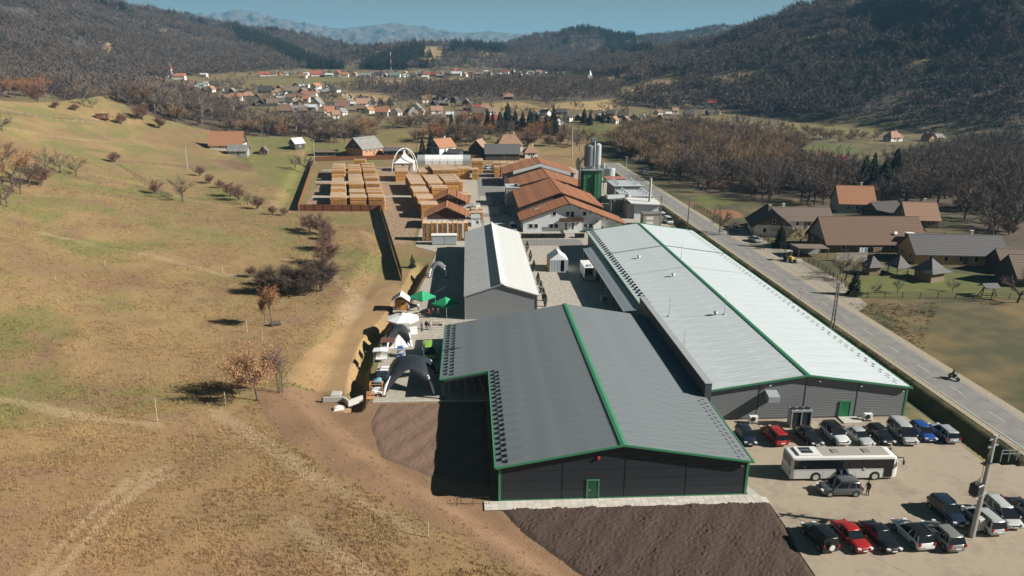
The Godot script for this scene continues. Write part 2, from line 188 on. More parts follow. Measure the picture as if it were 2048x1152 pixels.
[3.6,-1103.8,0.06,7.4,4.5,2.1,2.1,"B","d",0,0,"brown roofed barn, dark walls, far village row","barns far village row",0,"village_barn"],
[30.8,-1040.2,1.41,6.1,4.6,2.9,2.2,"G","w",0,0,"grey roofed house, white walls, far village row, fourth from left","houses far village row",1,"village_house"],
[-123.5,-992.5,0.21,8.4,6.1,3.2,2.7,"B","w",0,0,"brown roofed house, white walls, far village row, fifth from left","houses far village row",1,"village_house"],
[-79.7,-985.7,1.18,7.4,6.2,2.9,3.1,"P","w",0,0,"pale terracotta roofed house, white walls, far village row, second from left","houses far village row",1,"village_house"],
[-68.3,-952.1,0.07,6.3,4.5,2.1,1.9,"D","d",0,0,"dark roofed barn, dark walls, far village row","barns far village row",0,"village_barn"],
[-26.5,-1028.3,0.13,7.5,5.3,3.0,2.7,"B","w",0,0,"brown roofed house, white walls, far village row, sixth from left","houses far village row",1,"village_house"],
[-3.3,-982.8,1.19,7.7,5.7,3.2,2.4,"P","w",0,0,"pale terracotta roofed house, white walls, far village row, third from left","houses far village row",1,"village_house"],
[13.3,-1015.3,0.15,8.0,5.3,2.4,2.6,"T","d",0,0,"taupe roofed barn, dark walls, far village row, first from left","barns far village row",0,"village_barn"],
[27.6,-1134.1,0.06,6.9,4.7,2.6,1.2,"W","w",0,0,"white metal roofed house, white walls, far village row, sixth from left","houses far village row",1,"village_house"],
[55.1,-1083.0,-0.26,7.9,5.3,3.2,2.8,"R","w",0,0,"red roofed house, white walls, far village row, sixth from left","houses far village row",1,"village_house"],
[68.8,-1120.0,1.76,6.7,5.5,2.4,2.5,"B","w",0,0,"brown roofed house, white walls, far village row, seventh from left","houses far village row",1,"village_house"],
[100.0,-1055.9,0.12,7.7,5.1,2.6,2.4,"P","w",0,0,"pale terracotta roofed house, white walls, far village row, fourth from left","houses far village row",1,"village_house"],
[122.4,-1055.0,0.01,7.7,5.0,2.6,2.5,"T","w",0,0,"taupe roofed house, white walls, far village row","houses far village row",1,"village_house"],
[127.2,-1008.3,1.40,6.5,5.4,2.9,1.3,"W","w",0,0,"white metal roofed house, white walls, far village row, eighth from left","houses far village row",1,"village_house"],
[152.6,-1020.7,0.26,7.5,5.6,2.8,2.5,"B","w",0,0,"brown roofed house, white walls, far village row, ninth from left","houses far village row",1,"village_house"],
[173.8,-1005.0,1.22,8.4,5.9,2.3,2.9,"P","w",0,0,"pale terracotta roofed house, white walls, far village row, fifth from left","houses far village row",1,"village_house"],
[178.0,-954.5,-0.27,8.2,5.5,2.3,2.5,"T","d",0,0,"taupe roofed barn, dark walls, far village row, second from left","barns far village row",0,"village_barn"],
[187.9,-949.3,-0.13,5.8,4.5,2.7,1.8,"R","w",0,0,"red roofed house, white walls, far village row, seventh from left","houses far village row",1,"village_house"],
[-108.4,-670.6,0.17,5.7,4.5,2.3,2.0,"B","w",0,0,"brown roofed house, white walls, left village cluster, seventh from left","houses left village cluster",1,"village_house"],
[-97.2,-625.5,1.64,6.6,4.5,2.9,2.2,"P","w",0,0,"pale terracotta roofed house, white walls, left village cluster, third from left","houses left village cluster",1,"village_house"],
[-34.2,-601.3,0.25,4.8,4.5,3.1,2.3,"B","w",0,0,"brown roofed house, white walls, middle village, first from left","houses middle village",1,"village_house"],
[-23.1,-624.7,1.80,6.3,4.5,2.7,1.9,"T","d",0,0,"taupe roofed barn, dark walls, middle village, first from left","barns middle village",0,"village_barn"],
[34.7,-472.6,-0.14,4.5,4.5,2.5,2.0,"P","w",0,0,"pale terracotta roofed house, white walls, middle village, fourth from left","houses middle village",1,"village_house"],
[45.7,-506.8,1.33,6.1,4.5,2.4,1.9,"B","w",0,0,"brown roofed house, white walls, village right of the pines, first from left","houses village right of the pines",1,"village_house"],
[88.1,-502.1,-0.29,4.5,4.5,3.1,1.9,"T","w",0,0,"taupe roofed house, white walls, village right of the pines, second from left","houses village right of the pines",1,"village_house"],
[94.9,-478.4,1.05,6.0,4.5,2.4,1.9,"P","w",0,0,"pale terracotta roofed house, white walls, village right of the pines, second from left","houses village right of the pines",1,"village_house"],
[127.5,-514.1,0.15,4.5,4.5,2.7,2.0,"B","w",0,0,"brown roofed house, white walls, village right of the pines, third from left","houses village right of the pines",1,"village_house"],
[149.2,-570.3,1.11,5.2,4.5,2.4,2.3,"T","d",0,0,"taupe roofed barn, dark walls, village right of the pines","barns village right of the pines",0,"village_barn"],
[176.5,-626.6,-0.01,4.7,4.5,2.6,2.0,"P","w",0,0,"pale terracotta roofed house, white walls, village right of the pines, third from left","houses village right of the pines",1,"village_house"]]
const TREES := [
[-114.0,-188.2,12.5,"rust","russet leaved tree at the left edge of the pasture"],
[-112.8,-193.3,9.5,"bare","bare brown tree at the left edge of the pasture, fourth from left"],
[-137.2,-245.9,9.9,"bare","bare brown tree at the left edge of the pasture, fifth from left"],
[-135.6,-250.2,9.1,"bare","bare brown tree at the left edge of the pasture, sixth from left"],
[-130.7,-250.4,8.4,"bare","bare brown tree at the left edge of the pasture, seventh from left"],
[-105.6,-170.7,7.2,"bare","bare brown tree at the left edge of the pasture, second from left"],
[-174.3,-288.0,7.9,"bare","bare brown tree on the upper meadow crest, first from left"],
[-201.7,-363.6,8.4,"shrub","bare brown shrub on the upper meadow crest, first from left"],
[-194.6,-364.2,3.5,"shrub","bare brown shrub on the upper meadow crest, second from left"],
[-191.4,-384.7,9.4,"bare","bare brown tree on the upper meadow crest, sixth from left"],
[-187.5,-385.2,6.3,"bare","bare brown tree on the upper meadow crest, seventh from left"],
[-189.8,-372.4,3.6,"shrub","bare brown shrub on the upper meadow crest, third from left"],
[-135.5,-288.9,4.0,"shrub","bare brown shrub at the left edge of the pasture, second from left"],
[-170.7,-376.4,5.7,"shrub","bare brown shrub on the upper meadow crest, fourth from left"],
[-167.7,-393.7,8.1,"shrub","bare brown shrub on the upper meadow crest, fifth from left"],
[-157.7,-388.4,6.4,"shrub","bare brown shrub on the upper meadow crest, sixth from left"],
[-283.6,-487.4,15.0,"rust","russet leaved tree on the upper meadow crest, second from left"],
[-278.0,-502.2,15.0,"rust","russet leaved tree on the upper meadow crest, fourth from left"],
[-269.9,-504.3,15.0,"bare","bare brown tree on the upper meadow crest, third from left"],
[-288.0,-482.2,15.0,"rust","russet leaved tree on the upper meadow crest, first from left"],
[-285.3,-501.4,15.0,"rust","russet leaved tree on the upper meadow crest, third from left"],
[-199.1,-382.8,10.4,"bare","bare brown tree on the upper meadow crest, fourth from left"],
[-281.7,-517.9,15.0,"rust","russet leaved tree on the upper meadow crest, fifth from left"],
[-291.0,-494.2,15.0,"bare","bare brown tree on the upper meadow crest, second from left"],
[-346.7,-677.6,13.8,"bare","bare brown tree on the upper meadow crest, fifth from left"],
[-137.4,-224.2,10.9,"bare","bare brown tree at the left edge of the pasture, first from left"],
[-110.0,-184.0,7.7,"bare","bare brown tree at the left edge of the pasture, third from left"],
[-112.0,-196.3,5.5,"shrub","bare brown shrub at the left edge of the pasture, first from left"],
[-92.2,-237.9,10.5,"bare","bare brown tree along the stream hedgerow, first from left"],
[-103.6,-245.9,4.5,"shrub","bare brown shrub at the left edge of the pasture, third from left"],
[-104.5,-289.8,4.1,"shrub","bare brown shrub along the stream hedgerow, first from left"],
[-96.5,-276.8,3.5,"shrub","bare brown shrub along the stream hedgerow, second from left"],
[-89.8,-267.4,3.0,"shrub","bare brown shrub along the stream hedgerow, third from left"],
[-81.0,-251.0,5.0,"shrub","bare brown shrub along the stream hedgerow, fourth from left"],
[-76.3,-244.0,5.2,"shrub","bare brown shrub along the stream hedgerow, fifth from left"],
[-71.1,-235.6,5.7,"bare","bare brown tree along the stream hedgerow, second from left"],
[-65.9,-228.0,4.3,"shrub","bare brown shrub along the stream hedgerow, sixth from left"],
[-59.0,-219.2,2.8,"shrub","bare brown shrub along the stream hedgerow, seventh from left"],
[-55.2,-218.4,2.5,"shrub","bare brown shrub along the stream hedgerow, eighth from left"],
[-72.0,-325.8,10.2,"bare","bare brown tree beside the timber yard fence, second from left"],
[-77.2,-329.8,7.0,"bare","bare brown tree beside the timber yard fence, first from left"],
[-42.8,-194.0,4.8,"shrub","bare brown shrub of the hedgerow below the timber fence, second from left"],
[-39.2,-189.5,5.5,"shrub","bare brown shrub of the hedgerow below the timber fence, third from left"],
[-34.3,-173.0,5.6,"shrub","bare brown shrub of the hedgerow below the timber fence, fifth from left"],
[-32.4,-159.3,5.9,"shrub","bare brown shrub of the hedgerow below the timber fence, fourth from left"],
[-35.7,-184.1,4.0,"shrub","bare brown shrub of the hedgerow below the timber fence, sixth from left"],
[-38.9,-137.7,7.2,"bush","dense dark bush in the dark thicket below timber yard, second from left"],
[-35.4,-137.0,7.8,"bush","dense dark bush in the dark thicket below timber yard, third from left"],
[-32.0,-136.8,8.6,"bush","dense dark bush in the dark thicket below timber yard, fourth from left"],
[-29.7,-139.7,9.0,"bush","dense dark bush in the dark thicket below timber yard, fifth from left"],
[-45.2,-148.4,2.6,"shrub","bare brown shrub of the hedgerow below the timber fence, first from left"],
[-41.6,-142.4,4.2,"bush","dense dark bush in the dark thicket below timber yard, first from left"],
[-33.5,-118.2,8.5,"oakslim","tall slender copper leaved oak above the log"],
[-35.2,-119.7,5.4,"oakslim","shorter slender oak just left of the tall one"],
[-28.4,-90.0,9.0,"oak","copper leaved oak casting a long shadow on the slope"],
[-26.0,-92.7,6.1,"thicket","clump of thin bare saplings beside the copper oak"],
[-13.2,-163.2,3.2,"pinelet","young green pine beside the timber yard path"],
[71.3,-198.5,9.0,"garden","bare fruit tree in the gardens right of the road, first from left"],
[72.4,-195.2,5.9,"garden","bare fruit tree in the gardens right of the road, second from left"],
[81.7,-180.0,9.1,"garden","bare fruit tree in the gardens right of the road, third from left"],
[87.6,-182.6,5.6,"garden","bare fruit tree in the gardens right of the road, fourth from left"],
[82.8,-149.3,7.7,"garden","bare fruit tree in the gardens right of the road, sixth from left"],
[84.1,-154.2,6.0,"garden","bare fruit tree in the gardens right of the road, fifth from left"],
[83.8,-138.9,3.3,"garden","bare fruit tree in the gardens right of the road, eighth from left"],
[89.1,-139.7,3.7,"garden","bare fruit tree in the gardens right of the road, ninth from left"],
[101.3,-140.0,3.1,"garden","bare fruit tree in the gardens right of the road, tenth from left"],
[109.6,-132.2,8.4,"garden","bare fruit tree in the gardens right of the road, twelfth from left"],
[146.0,-189.9,8.8,"garden","bare fruit tree in the gardens right of the road, eleventh from left"],
[135.8,-239.0,7.2,"garden","bare fruit tree in the gardens right of the road, seventh from left"],
[81.0,-180.0,8.2,"spruce","dark spruce among the houses right of the road, first from left"],
[79.0,-138.3,5.0,"spruce","dark spruce among the houses right of the road, second from left"],
[153.1,-267.3,15.0,"spruce","dark spruce among the houses right of the road, fourth from left"],
[158.0,-267.3,15.0,"spruce","dark spruce among the houses right of the road, fifth from left"],
[153.3,-273.3,15.0,"spruce","dark spruce among the houses right of the road, third from left"],
[166.7,-275.6,15.0,"spruce","dark spruce among the houses right of the road, sixth from left"],
[-19.0,-374.1,13.9,"spruce","dark spruce behind the tunnel tent, second from left"],
[-22.9,-367.8,10.5,"spruce","dark spruce behind the tunnel tent, first from left"],
[-6.3,-441.5,10.6,"spruce","dark spruce behind the tunnel tent, fourth from left"],
[-10.0,-448.2,9.5,"spruce","dark spruce behind the tunnel tent, third from left"],
[4.1,-441.6,10.6,"spruce","dark spruce in the spruce row of the village, first from left"],
[11.7,-448.5,12.1,"spruce","dark spruce in the spruce row of the village, second from left"],
[19.0,-441.8,13.8,"spruce","dark spruce in the spruce row of the village, fourth from left"],
[23.7,-445.2,14.6,"spruce","dark spruce in the spruce row of the village, fifth from left"],
[28.0,-441.9,13.8,"spruce","dark spruce in the spruce row of the village, seventh from left"],
[32.5,-441.9,15.0,"spruce","dark spruce in the spruce row of the village, ninth from left"],
[36.7,-438.5,13.7,"spruce","dark spruce in the spruce row of the village, tenth from left"],
[41.5,-442.0,12.6,"spruce","dark spruce in the spruce row of the village, eleventh from left"],
[14.2,-431.7,12.3,"spruce","dark spruce in the spruce row of the village, third from left"],
[45.1,-432.1,9.3,"spruce","dark spruce in the spruce row of the village, twelfth from left"],
[49.8,-432.1,15.0,"spruce","dark spruce in the spruce row of the village, thirteenth from left"],
[52.1,-442.1,12.6,"spruce","dark spruce in the spruce row of the village, fourteenth from left"],
[74.1,-471.5,11.4,"spruce","dark spruce by the far village houses, first from left"],
[76.8,-464.3,9.9,"spruce","dark spruce by the far village houses, second from left"],
[86.6,-474.7,8.8,"spruce","dark spruce by the far village houses, third from left"],
[176.7,-369.2,7.1,"cypress","slim dark cypress beside the red roofs"],
[176.5,-881.0,14.9,"spruce","dark spruce by the far village houses, fourth from left"],
[57.0,-819.3,15.0,"spruce","dark spruce in the spruce row of the village, eighth from left"],
[51.4,-862.7,15.0,"spruce","dark spruce in the spruce row of the village, sixth from left"]]
const CONIFER_WOODS := [
[-483,-1632,-376,-1563,-242,-1269,-189,-1189,-179,-1119,-251,-1154,-325,-1281,-402,-1355],
[-171,-1119,-155,-1287,-105,-1413,-79,-1448,-84,-1228,-100,-1128,-141,-1105],
[-634,-1667,-552,-1694,-376,-1563,-440,-1486,-583,-1610],
[-34,-1504,25,-1518,111,-1465,24,-1424],
[1900,-14848,2565,-14734,277,-1087,259,-1069,315,-1803,222,-1823]]
const FENCE_A := [[-138.1,-243.4],[-131.2,-244.6],[-121.0,-245.6],[-120.1,-251.2],[-115.6,-251.0],[-107.4,-250.6],[-97.3,-243.1]]
const FENCE_B := [[-132.0,-283.0],[-121.2,-272.0],[-110.2,-257.7],[-97.9,-244.9]]
const FENCE_C := [[-117.4,-365.5],[-104.5,-349.3],[-94.4,-325.3]]
const FENCE_D := [[-134.7,-291.2],[-122.4,-302.4],[-105.2,-309.3],[-93.2,-317.1]]
const FENCE_E := [[-118.6,-361.5],[-103.7,-372.2],[-87.1,-374.9],[-73.5,-381.5]]
const FENCE_F := [[-189.8,-314.1],[-188.9,-324.3],[-183.3,-356.2],[-172.7,-379.7]]
const POSTS := [[-38.4,-82.8,3.2,"by the pale path"],[-32.0,-88.2,2,"left of the copper oak"],[-36.9,-115.3,2,"near the log"],[-33.6,-112.2,1.5,"just below the slender oak"],[-4.2,-59.3,1.6,"at the bottom soil edge"],[-52.1,-150.9,1.4,"on the path beside the dark thicket"],[-21.9,-156.7,1.3,"beside the dark plank fence"],[-73.2,-145.5,1.2,"on the upper left pasture"],[-75.5,-131.9,1.2,"far left in the pasture"]]
# ---------- mesh builder ----------
class MB:
	var v := PackedVector3Array()
	var n := PackedVector3Array()
	var c := PackedColorArray()
	var k := Color(1, 1, 1)
	func tri(a: Vector3, b: Vector3, d: Vector3) -> MB:
		var nn := (b - a).cross(d - a).normalized()
		v.push_back(a); v.push_back(d); v.push_back(b)
		for i in 3:
			n.push_back(nn); c.push_back(k)
		return self
	func quad(a: Vector3, b: Vector3, d: Vector3, e: Vector3) -> MB:
		tri(a, b, d)
		return tri(a, d, e)
	func hexa(p: Array) -> MB: # 8 corners: bottom 0-3 counter-clockwise from above, top 4-7
		quad(p[3], p[2], p[1], p[0]); quad(p[4], p[5], p[6], p[7])
		for i in 4:
			var j := (i + 1) % 4
			quad(p[i], p[j], p[4 + j], p[4 + i])
		return self
	func bx(x0: float, y0: float, z0: float, x1: float, y1: float, z1: float) -> MB:
		hexa([Vector3(x0, y0, z1), Vector3(x1, y0, z1), Vector3(x1, y0, z0), Vector3(x0, y0, z0), Vector3(x0, y1, z1), Vector3(x1, y1, z1), Vector3(x1, y1, z0), Vector3(x0, y1, z0)])
		return self
	func box(o: Vector3, s: Vector3, b := Basis.IDENTITY) -> MB:
		var p := []
		for y in [-0.5, 0.5]:
			for q in [[-0.5, 0.5], [0.5, 0.5], [0.5, -0.5], [-0.5, -0.5]]:
				p.append(o + b * Vector3(q[0] * s.x, y * s.y, q[1] * s.z))
		hexa(p)
		return self
	# box with chamfered vertical and top edges
	func cbox(x0: float, y0: float, z0: float, x1: float, y1: float, z1: float, e: float) -> MB:
		var r0 := ring(x0, z0, x1, z1, e, y0)
		var r1 := ring(x0, z0, x1, z1, e, y1 - e)
		var r2 := ring(x0 + e, z0 + e, x1 - e, z1 - e, e * 0.6, y1)
		var r3 := r2
		band(r0, r1); band(r1, r2); cap(r3)
		return self
	func ring(x0: float, z0: float, x1: float, z1: float, e: float, y: float) -> Array:
		return [Vector3(x0 + e, y, z1), Vector3(x1 - e, y, z1), Vector3(x1, y, z1 - e), Vector3(x1, y, z0 + e), Vector3(x1 - e, y, z0), Vector3(x0 + e, y, z0), Vector3(x0, y, z0 + e), Vector3(x0, y, z1 - e)]
	func band(a: Array, b: Array, closed := true) -> void:
		var m := a.size()
		for i in (m if closed else m - 1):
			var j := (i + 1) % m
			quad(a[i], a[j], b[j], b[i])
	func cap(a: Array) -> void:
		var o := Vector3.ZERO
		for p in a: o += p
		o /= a.size()
		for i in a.size(): tri(a[i], a[(i + 1) % a.size()], o)
	func tube(a: Vector3, b: Vector3, r0: float, r1: float, m := 6, caps := true) -> MB:
		var d := (b - a).normalized()
		var u := d.cross(Vector3.UP if absf(d.y) < 0.9 else Vector3.RIGHT).normalized()
		var w := u.cross(d)
		var p := []; var q := []
		for i in m:
			var t := TAU * i / m
			var o := u * cos(t) - w * sin(t)
			p.append(a + o * r0); q.append(b + o * r1)
		band(p, q)
		if caps:
			cap(q); p.reverse(); cap(p)
		return self
	func path(pts: Array, r: float, m := 5) -> MB:
		for i in pts.size() - 1: tube(pts[i], pts[i + 1], r, r, m)
		return self
	# polygon in x,y (counter-clockwise seen from +z) pushed from z0 to z1 (z1 > z0)
	func prism(poly: PackedVector2Array, z0: float, z1: float, xf := Transform3D.IDENTITY) -> MB:
		var ids := Geometry2D.triangulate_polygon(poly)
		for i in range(0, ids.size(), 3):
			var a := poly[ids[i]]; var b := poly[ids[i + 1]]; var d := poly[ids[i + 2]]
			if (b - a).cross(d - a) < 0:
				var t := b; b = d; d = t
			tri(xf * Vector3(a.x, a.y, z1), xf * Vector3(b.x, b.y, z1), xf * Vector3(d.x, d.y, z1))
			tri(xf * Vector3(a.x, a.y, z0), xf * Vector3(d.x, d.y, z0), xf * Vector3(b.x, b.y, z0))
		for i in poly.size():
			var a := poly[i]; var b := poly[(i + 1) % poly.size()]
			quad(xf * Vector3(a.x, a.y, z0), xf * Vector3(b.x, b.y, z0), xf * Vector3(b.x, b.y, z1), xf * Vector3(a.x, a.y, z1))
		return self
	func flat(poly: PackedVector2Array, y: float) -> MB: # polygon of x,z
		var ids := Geometry2D.triangulate_polygon(poly)
		for i in range(0, ids.size(), 3):
			var a := poly[ids[i]]; var b := poly[ids[i + 1]]; var d := poly[ids[i + 2]]
			if (b - a).cross(d - a) > 0:
				var t := b; b = d; d = t
			tri(Vector3(a.x, y, a.y), Vector3(b.x, y, b.y), Vector3(d.x, y, d.y))
		return self
	func smooth(lim := 0.5) -> MB:
		var acc := {}
		for i in v.size():
			var key := Vector3i((v[i] * 1000.0).round())
			if not acc.has(key): acc[key] = []
			acc[key].append(n[i])
		var o := PackedVector3Array()
		for i in v.size():
			var s := Vector3.ZERO
			for q in acc[Vector3i((v[i] * 1000.0).round())]:
				if q.dot(n[i]) > lim: s += q
			o.push_back(s.normalized() if s.length() > 0.001 else n[i])
		n = o
		return self
	func mesh(m: Material) -> ArrayMesh:
		var a := []
		a.resize(Mesh.ARRAY_MAX)
		a[Mesh.ARRAY_VERTEX] = v; a[Mesh.ARRAY_NORMAL] = n; a[Mesh.ARRAY_COLOR] = c
		var r := ArrayMesh.new()
		r.add_surface_from_arrays(Mesh.PRIMITIVE_TRIANGLES, a)
		r.surface_set_material(0, m)
		return r
# ---------- objects ----------
var used := {}
func numbered(s: String) -> String:
	if not used.has(s):
		used[s] = 0
		return s
	used[s] += 1
	return "%s_%03d" % [s, used[s]]
func tag(o: Node, label: String, category: String, group := "", kind := "") -> Node:
	if label: o.set_meta("label", label)
	if category: o.set_meta("category", category)
	if group: o.set_meta("group", group)
	if kind: o.set_meta("kind", kind)
	return o
func thing(called: String, label: String, category: String, at := Vector3.ZERO, turn := 0.0, group := "") -> Node3D:
	var o := Node3D.new()
	o.name = numbered(called)
	add_child(o)
	o.position = at; o.rotation.y = turn
	tag(o, label, category, group)
	return o
func put(parent: Node, called: String, m: Mesh, at := Vector3.ZERO, turn := 0.0) -> MeshInstance3D:
	var o := MeshInstance3D.new()
	o.mesh = m
	o.name = numbered(called) if parent == self else called
	parent.add_child(o, true)
	o.position = at; o.rotation.y = turn
	return o
func part(parent: Node, called: String, b: MB, m: Material) -> MeshInstance3D:
	return put(parent, called, b.mesh(m))
func solo(called: String, b: MB, m: Material, label: String, category: String, at := Vector3.ZERO, turn := 0.0, group := "") -> MeshInstance3D:
	var o := put(self, called, b.mesh(m), at, turn)
	tag(o, label, category, group)
	return o
func struct(called: String, b: MB, m: Material) -> MeshInstance3D:
	var o := put(self, called, b.mesh(m))
	o.set_meta("kind", "structure")
	return o
func dup(o: Node3D, called: String, label: String, at: Vector3, turn := 0.0, group := "") -> Node3D:
	var r: Node3D = o.duplicate()
	r.name = numbered(called)
	add_child(r)
	r.position = at; r.rotation.y = turn
	r.set_meta("label", label)
	if group: r.set_meta("group", group)
	return r
# ---------- materials ----------
var mats := {}
var texs := {}
func lin(r: float, g: float, b: float) -> Color: return Color(r, g, b).linear_to_srgb()
# grey noise tile between lo and hi
func ntex(key: String, freq: float, lo: float, hi: float, oct := 4, size := 256, cell := false) -> ImageTexture:
	if texs.has(key): return texs[key]
	var f := FastNoiseLite.new()
	f.seed = hash(key) % 1000; f.frequency = freq; f.fractal_octaves = oct
	f.noise_type = FastNoiseLite.TYPE_CELLULAR if cell else FastNoiseLite.TYPE_SIMPLEX_SMOOTH
	var im := f.get_seamless_image(size, size)
	im.convert(Image.FORMAT_RGB8)
	for y in size:
		for x in size:
			var t := im.get_pixel(x, y).r
			var g := lo + (hi - lo) * t
			im.set_pixel(x, y, Color(g, g, g))
	im.generate_mipmaps()
	texs[key] = ImageTexture.create_from_image(im)
	return texs[key]
func bumptex(key: String, freq: float, strength: float, oct := 4) -> ImageTexture:
	if texs.has(key): return texs[key]
	var f := FastNoiseLite.new()
	f.seed = 7 + hash(key) % 500; f.frequency = freq; f.fractal_octaves = oct
	var im := f.get_seamless_image(256, 256)
	im.convert(Image.FORMAT_RGBA8)
	im.bump_map_to_normal_map(strength)
	texs[key] = ImageTexture.create_from_image(im)
	return texs[key]
func mt(key: String, col: Color, rough := 0.8, tex: Texture2D = null, scale := 0.2, nrm: Texture2D = null, metal := 0.0, vcol := false) -> StandardMaterial3D:
	if mats.has(key): return mats[key]
	var m := StandardMaterial3D.new()
	m.albedo_color = col; m.roughness = rough; m.metallic = metal
	m.vertex_color_use_as_albedo = vcol
	if tex or nrm:
		m.uv1_triplanar = true; m.uv1_world_triplanar = true
		m.uv1_scale = Vector3.ONE * scale
		if tex: m.albedo_texture = tex
		if nrm:
			m.normal_enabled = true; m.normal_texture = nrm
	mats[key] = m
	return m
func V(x: float, y: float, z: float) -> Vector3: return Vector3(x, y, z)
func pv(a: Array) -> PackedVector2Array:
	var r := PackedVector2Array()
	for i in range(0, a.size(), 2): r.push_back(Vector2(a[i], a[i + 1]))
	return r
func pick(a: Array): return a[rng.randi() % a.size()]
# dirt that runs down the slope: the pattern is drawn out along x and y
func streaky(m: StandardMaterial3D, along: float, across: float) -> StandardMaterial3D:
	m.uv1_scale = Vector3(along, along, across)
	return m
# ---------- terrain ----------
var rng := RandomNumberGenerator.new()
var nz := FastNoiseLite.new()
var nz2 := FastNoiseLite.new()
func pl(t: Array, x: float) -> float:
	if x <= t[0][0]: return t[0][1]
	for i in t.size() - 1:
		if x <= t[i + 1][0]:
			return t[i][1] + (t[i + 1][1] - t[i][1]) * (x - t[i][0]) / (t[i + 1][0] - t[i][0])
	return t[-1][1]
func ridge_at(x: float, z: float, base: float) -> float:
	var best := 0.0
	var gn := nz.get_noise_2d(x * 1.6, z * 1.6)
	for R in RIDGES:
		var w: float = R[0]
		var bb: Rect2 = R[2]
		if not bb.has_point(Vector2(x, z)): continue
		var p: Array = R[1]
		for i in p.size() - 1:
			var a: Vector3 = p[i]; var b: Vector3 = p[i + 1]
			var dx := b.x - a.x; var dz := b.z - a.z
			var t := clampf(((x - a.x) * dx + (z - a.z) * dz) / (dx * dx + dz * dz), 0.0, 1.0)
			var ex := x - a.x - t * dx; var ez := z - a.z - t * dz
			var d := sqrt(ex * ex + ez * ez)
			if d < w:
				var u := 1.0 - d / w
				best = maxf(best, (a.y + (b.y - a.y) * t - base) * pow(u, 1.25) * (1.0 + 1.4 * (1.0 - u) * u * gn))
	return best
var RIDGES := []
var rmask := 0.0 # how much of the last height is mountain
func gh(x: float, z: float) -> float:
	var s := -z
	var h := 0.0
	rmask = 0.0
	var d := pl(TOE, s) - x
	if d > 0.0:
		h = 1.2 * smoothstep(0.0, 5.0, d) + 0.05 * d + 0.0019 * pow(maxf(0.0, minf(d, 150.0) - 20.0), 2) + 0.4 * maxf(0.0, minf(d, 260.0) - 150.0)
		h += nz.get_noise_2d(x * 4.0, z * 4.0) * minf(1.0, d * 0.03)
		var c := pl(CREST, x)
		h *= (1.0 - 0.8 * smoothstep(c, c + 110.0, s)) * (1.0 - smoothstep(500.0, 700.0, s))
	var v := pl(VAL, s) * (1.0 - 0.8 * smoothstep(70.0, 190.0, x) * (1.0 - smoothstep(550.0, 750.0, s)))
	if s > 300.0 or absf(x) > 300.0:
		var m := smoothstep(300.0, 420.0, maxf(s, absf(x))) * ridge_at(x, z, v)
		if m > h:
			rmask = m - h
			h = m
	if s > 70.0 and s < 372.0 and x > 56.0 and x < 68.0: # roadside ditch
		var e := x - 63.6
		h -= 1.7 * (1.0 - smoothstep(0.0, 2.2 if e > 0.0 else 3.6, absf(e))) * smoothstep(71.0, 74.0, s) * (1.0 - smoothstep(340.0, 370.0, s))
	if x < -5.0 and x > -22.0 and s > 88.0 and s < 172.0: # drainage trench beside the terrace
		var e := absf(x - pl(DITCH, s))
		h -= (1.5 + h * 0.4) * (1.0 - smoothstep(0.7, 1.5, e)) * smoothstep(89.0, 91.0, s) * (1.0 - smoothstep(160.0, 170.0, s))
	return v + h - 0.06
# soft membership of a point in a polygon list entry
func inside(p: PackedVector2Array, bb: Rect2, q: Vector2) -> bool:
	return bb.has_point(q) and Geometry2D.is_point_in_polygon(q, p)
var ZONES := []
func zone_of(x: float, z: float) -> int:
	var j := Vector2(x, z)
	var r := clampf(-z * 0.006, 0.35, 6.0)
	j += Vector2(nz2.get_noise_2d(x / r * 2.5, z / r * 2.5), nz2.get_noise_2d(x / r * 2.5 + 71.0, z / r * 2.5)) * r * 1.6
	for i in ZONES.size():
		if inside(ZONES[i][0], ZONES[i][1], j): return i
	return -1
func track_w(x: float, z: float) -> float:
	var best := 0.0
	var q := Vector2(x, z)
	for t in TRACKS:
		if not (t[2] as Rect2).has_point(q): continue
		var p: PackedVector2Array = t[0]
		for i in p.size() - 1:
			var e := Geometry2D.get_closest_point_to_segment(q, p[i], p[i + 1]).distance_to(q)
			best = maxf(best, 1.0 - smoothstep(t[1] * 0.3, t[1], e + nz2.get_noise_2d(x * 3.0, z * 3.0) * t[1] * 0.7))
	return best
var TRACKS := []
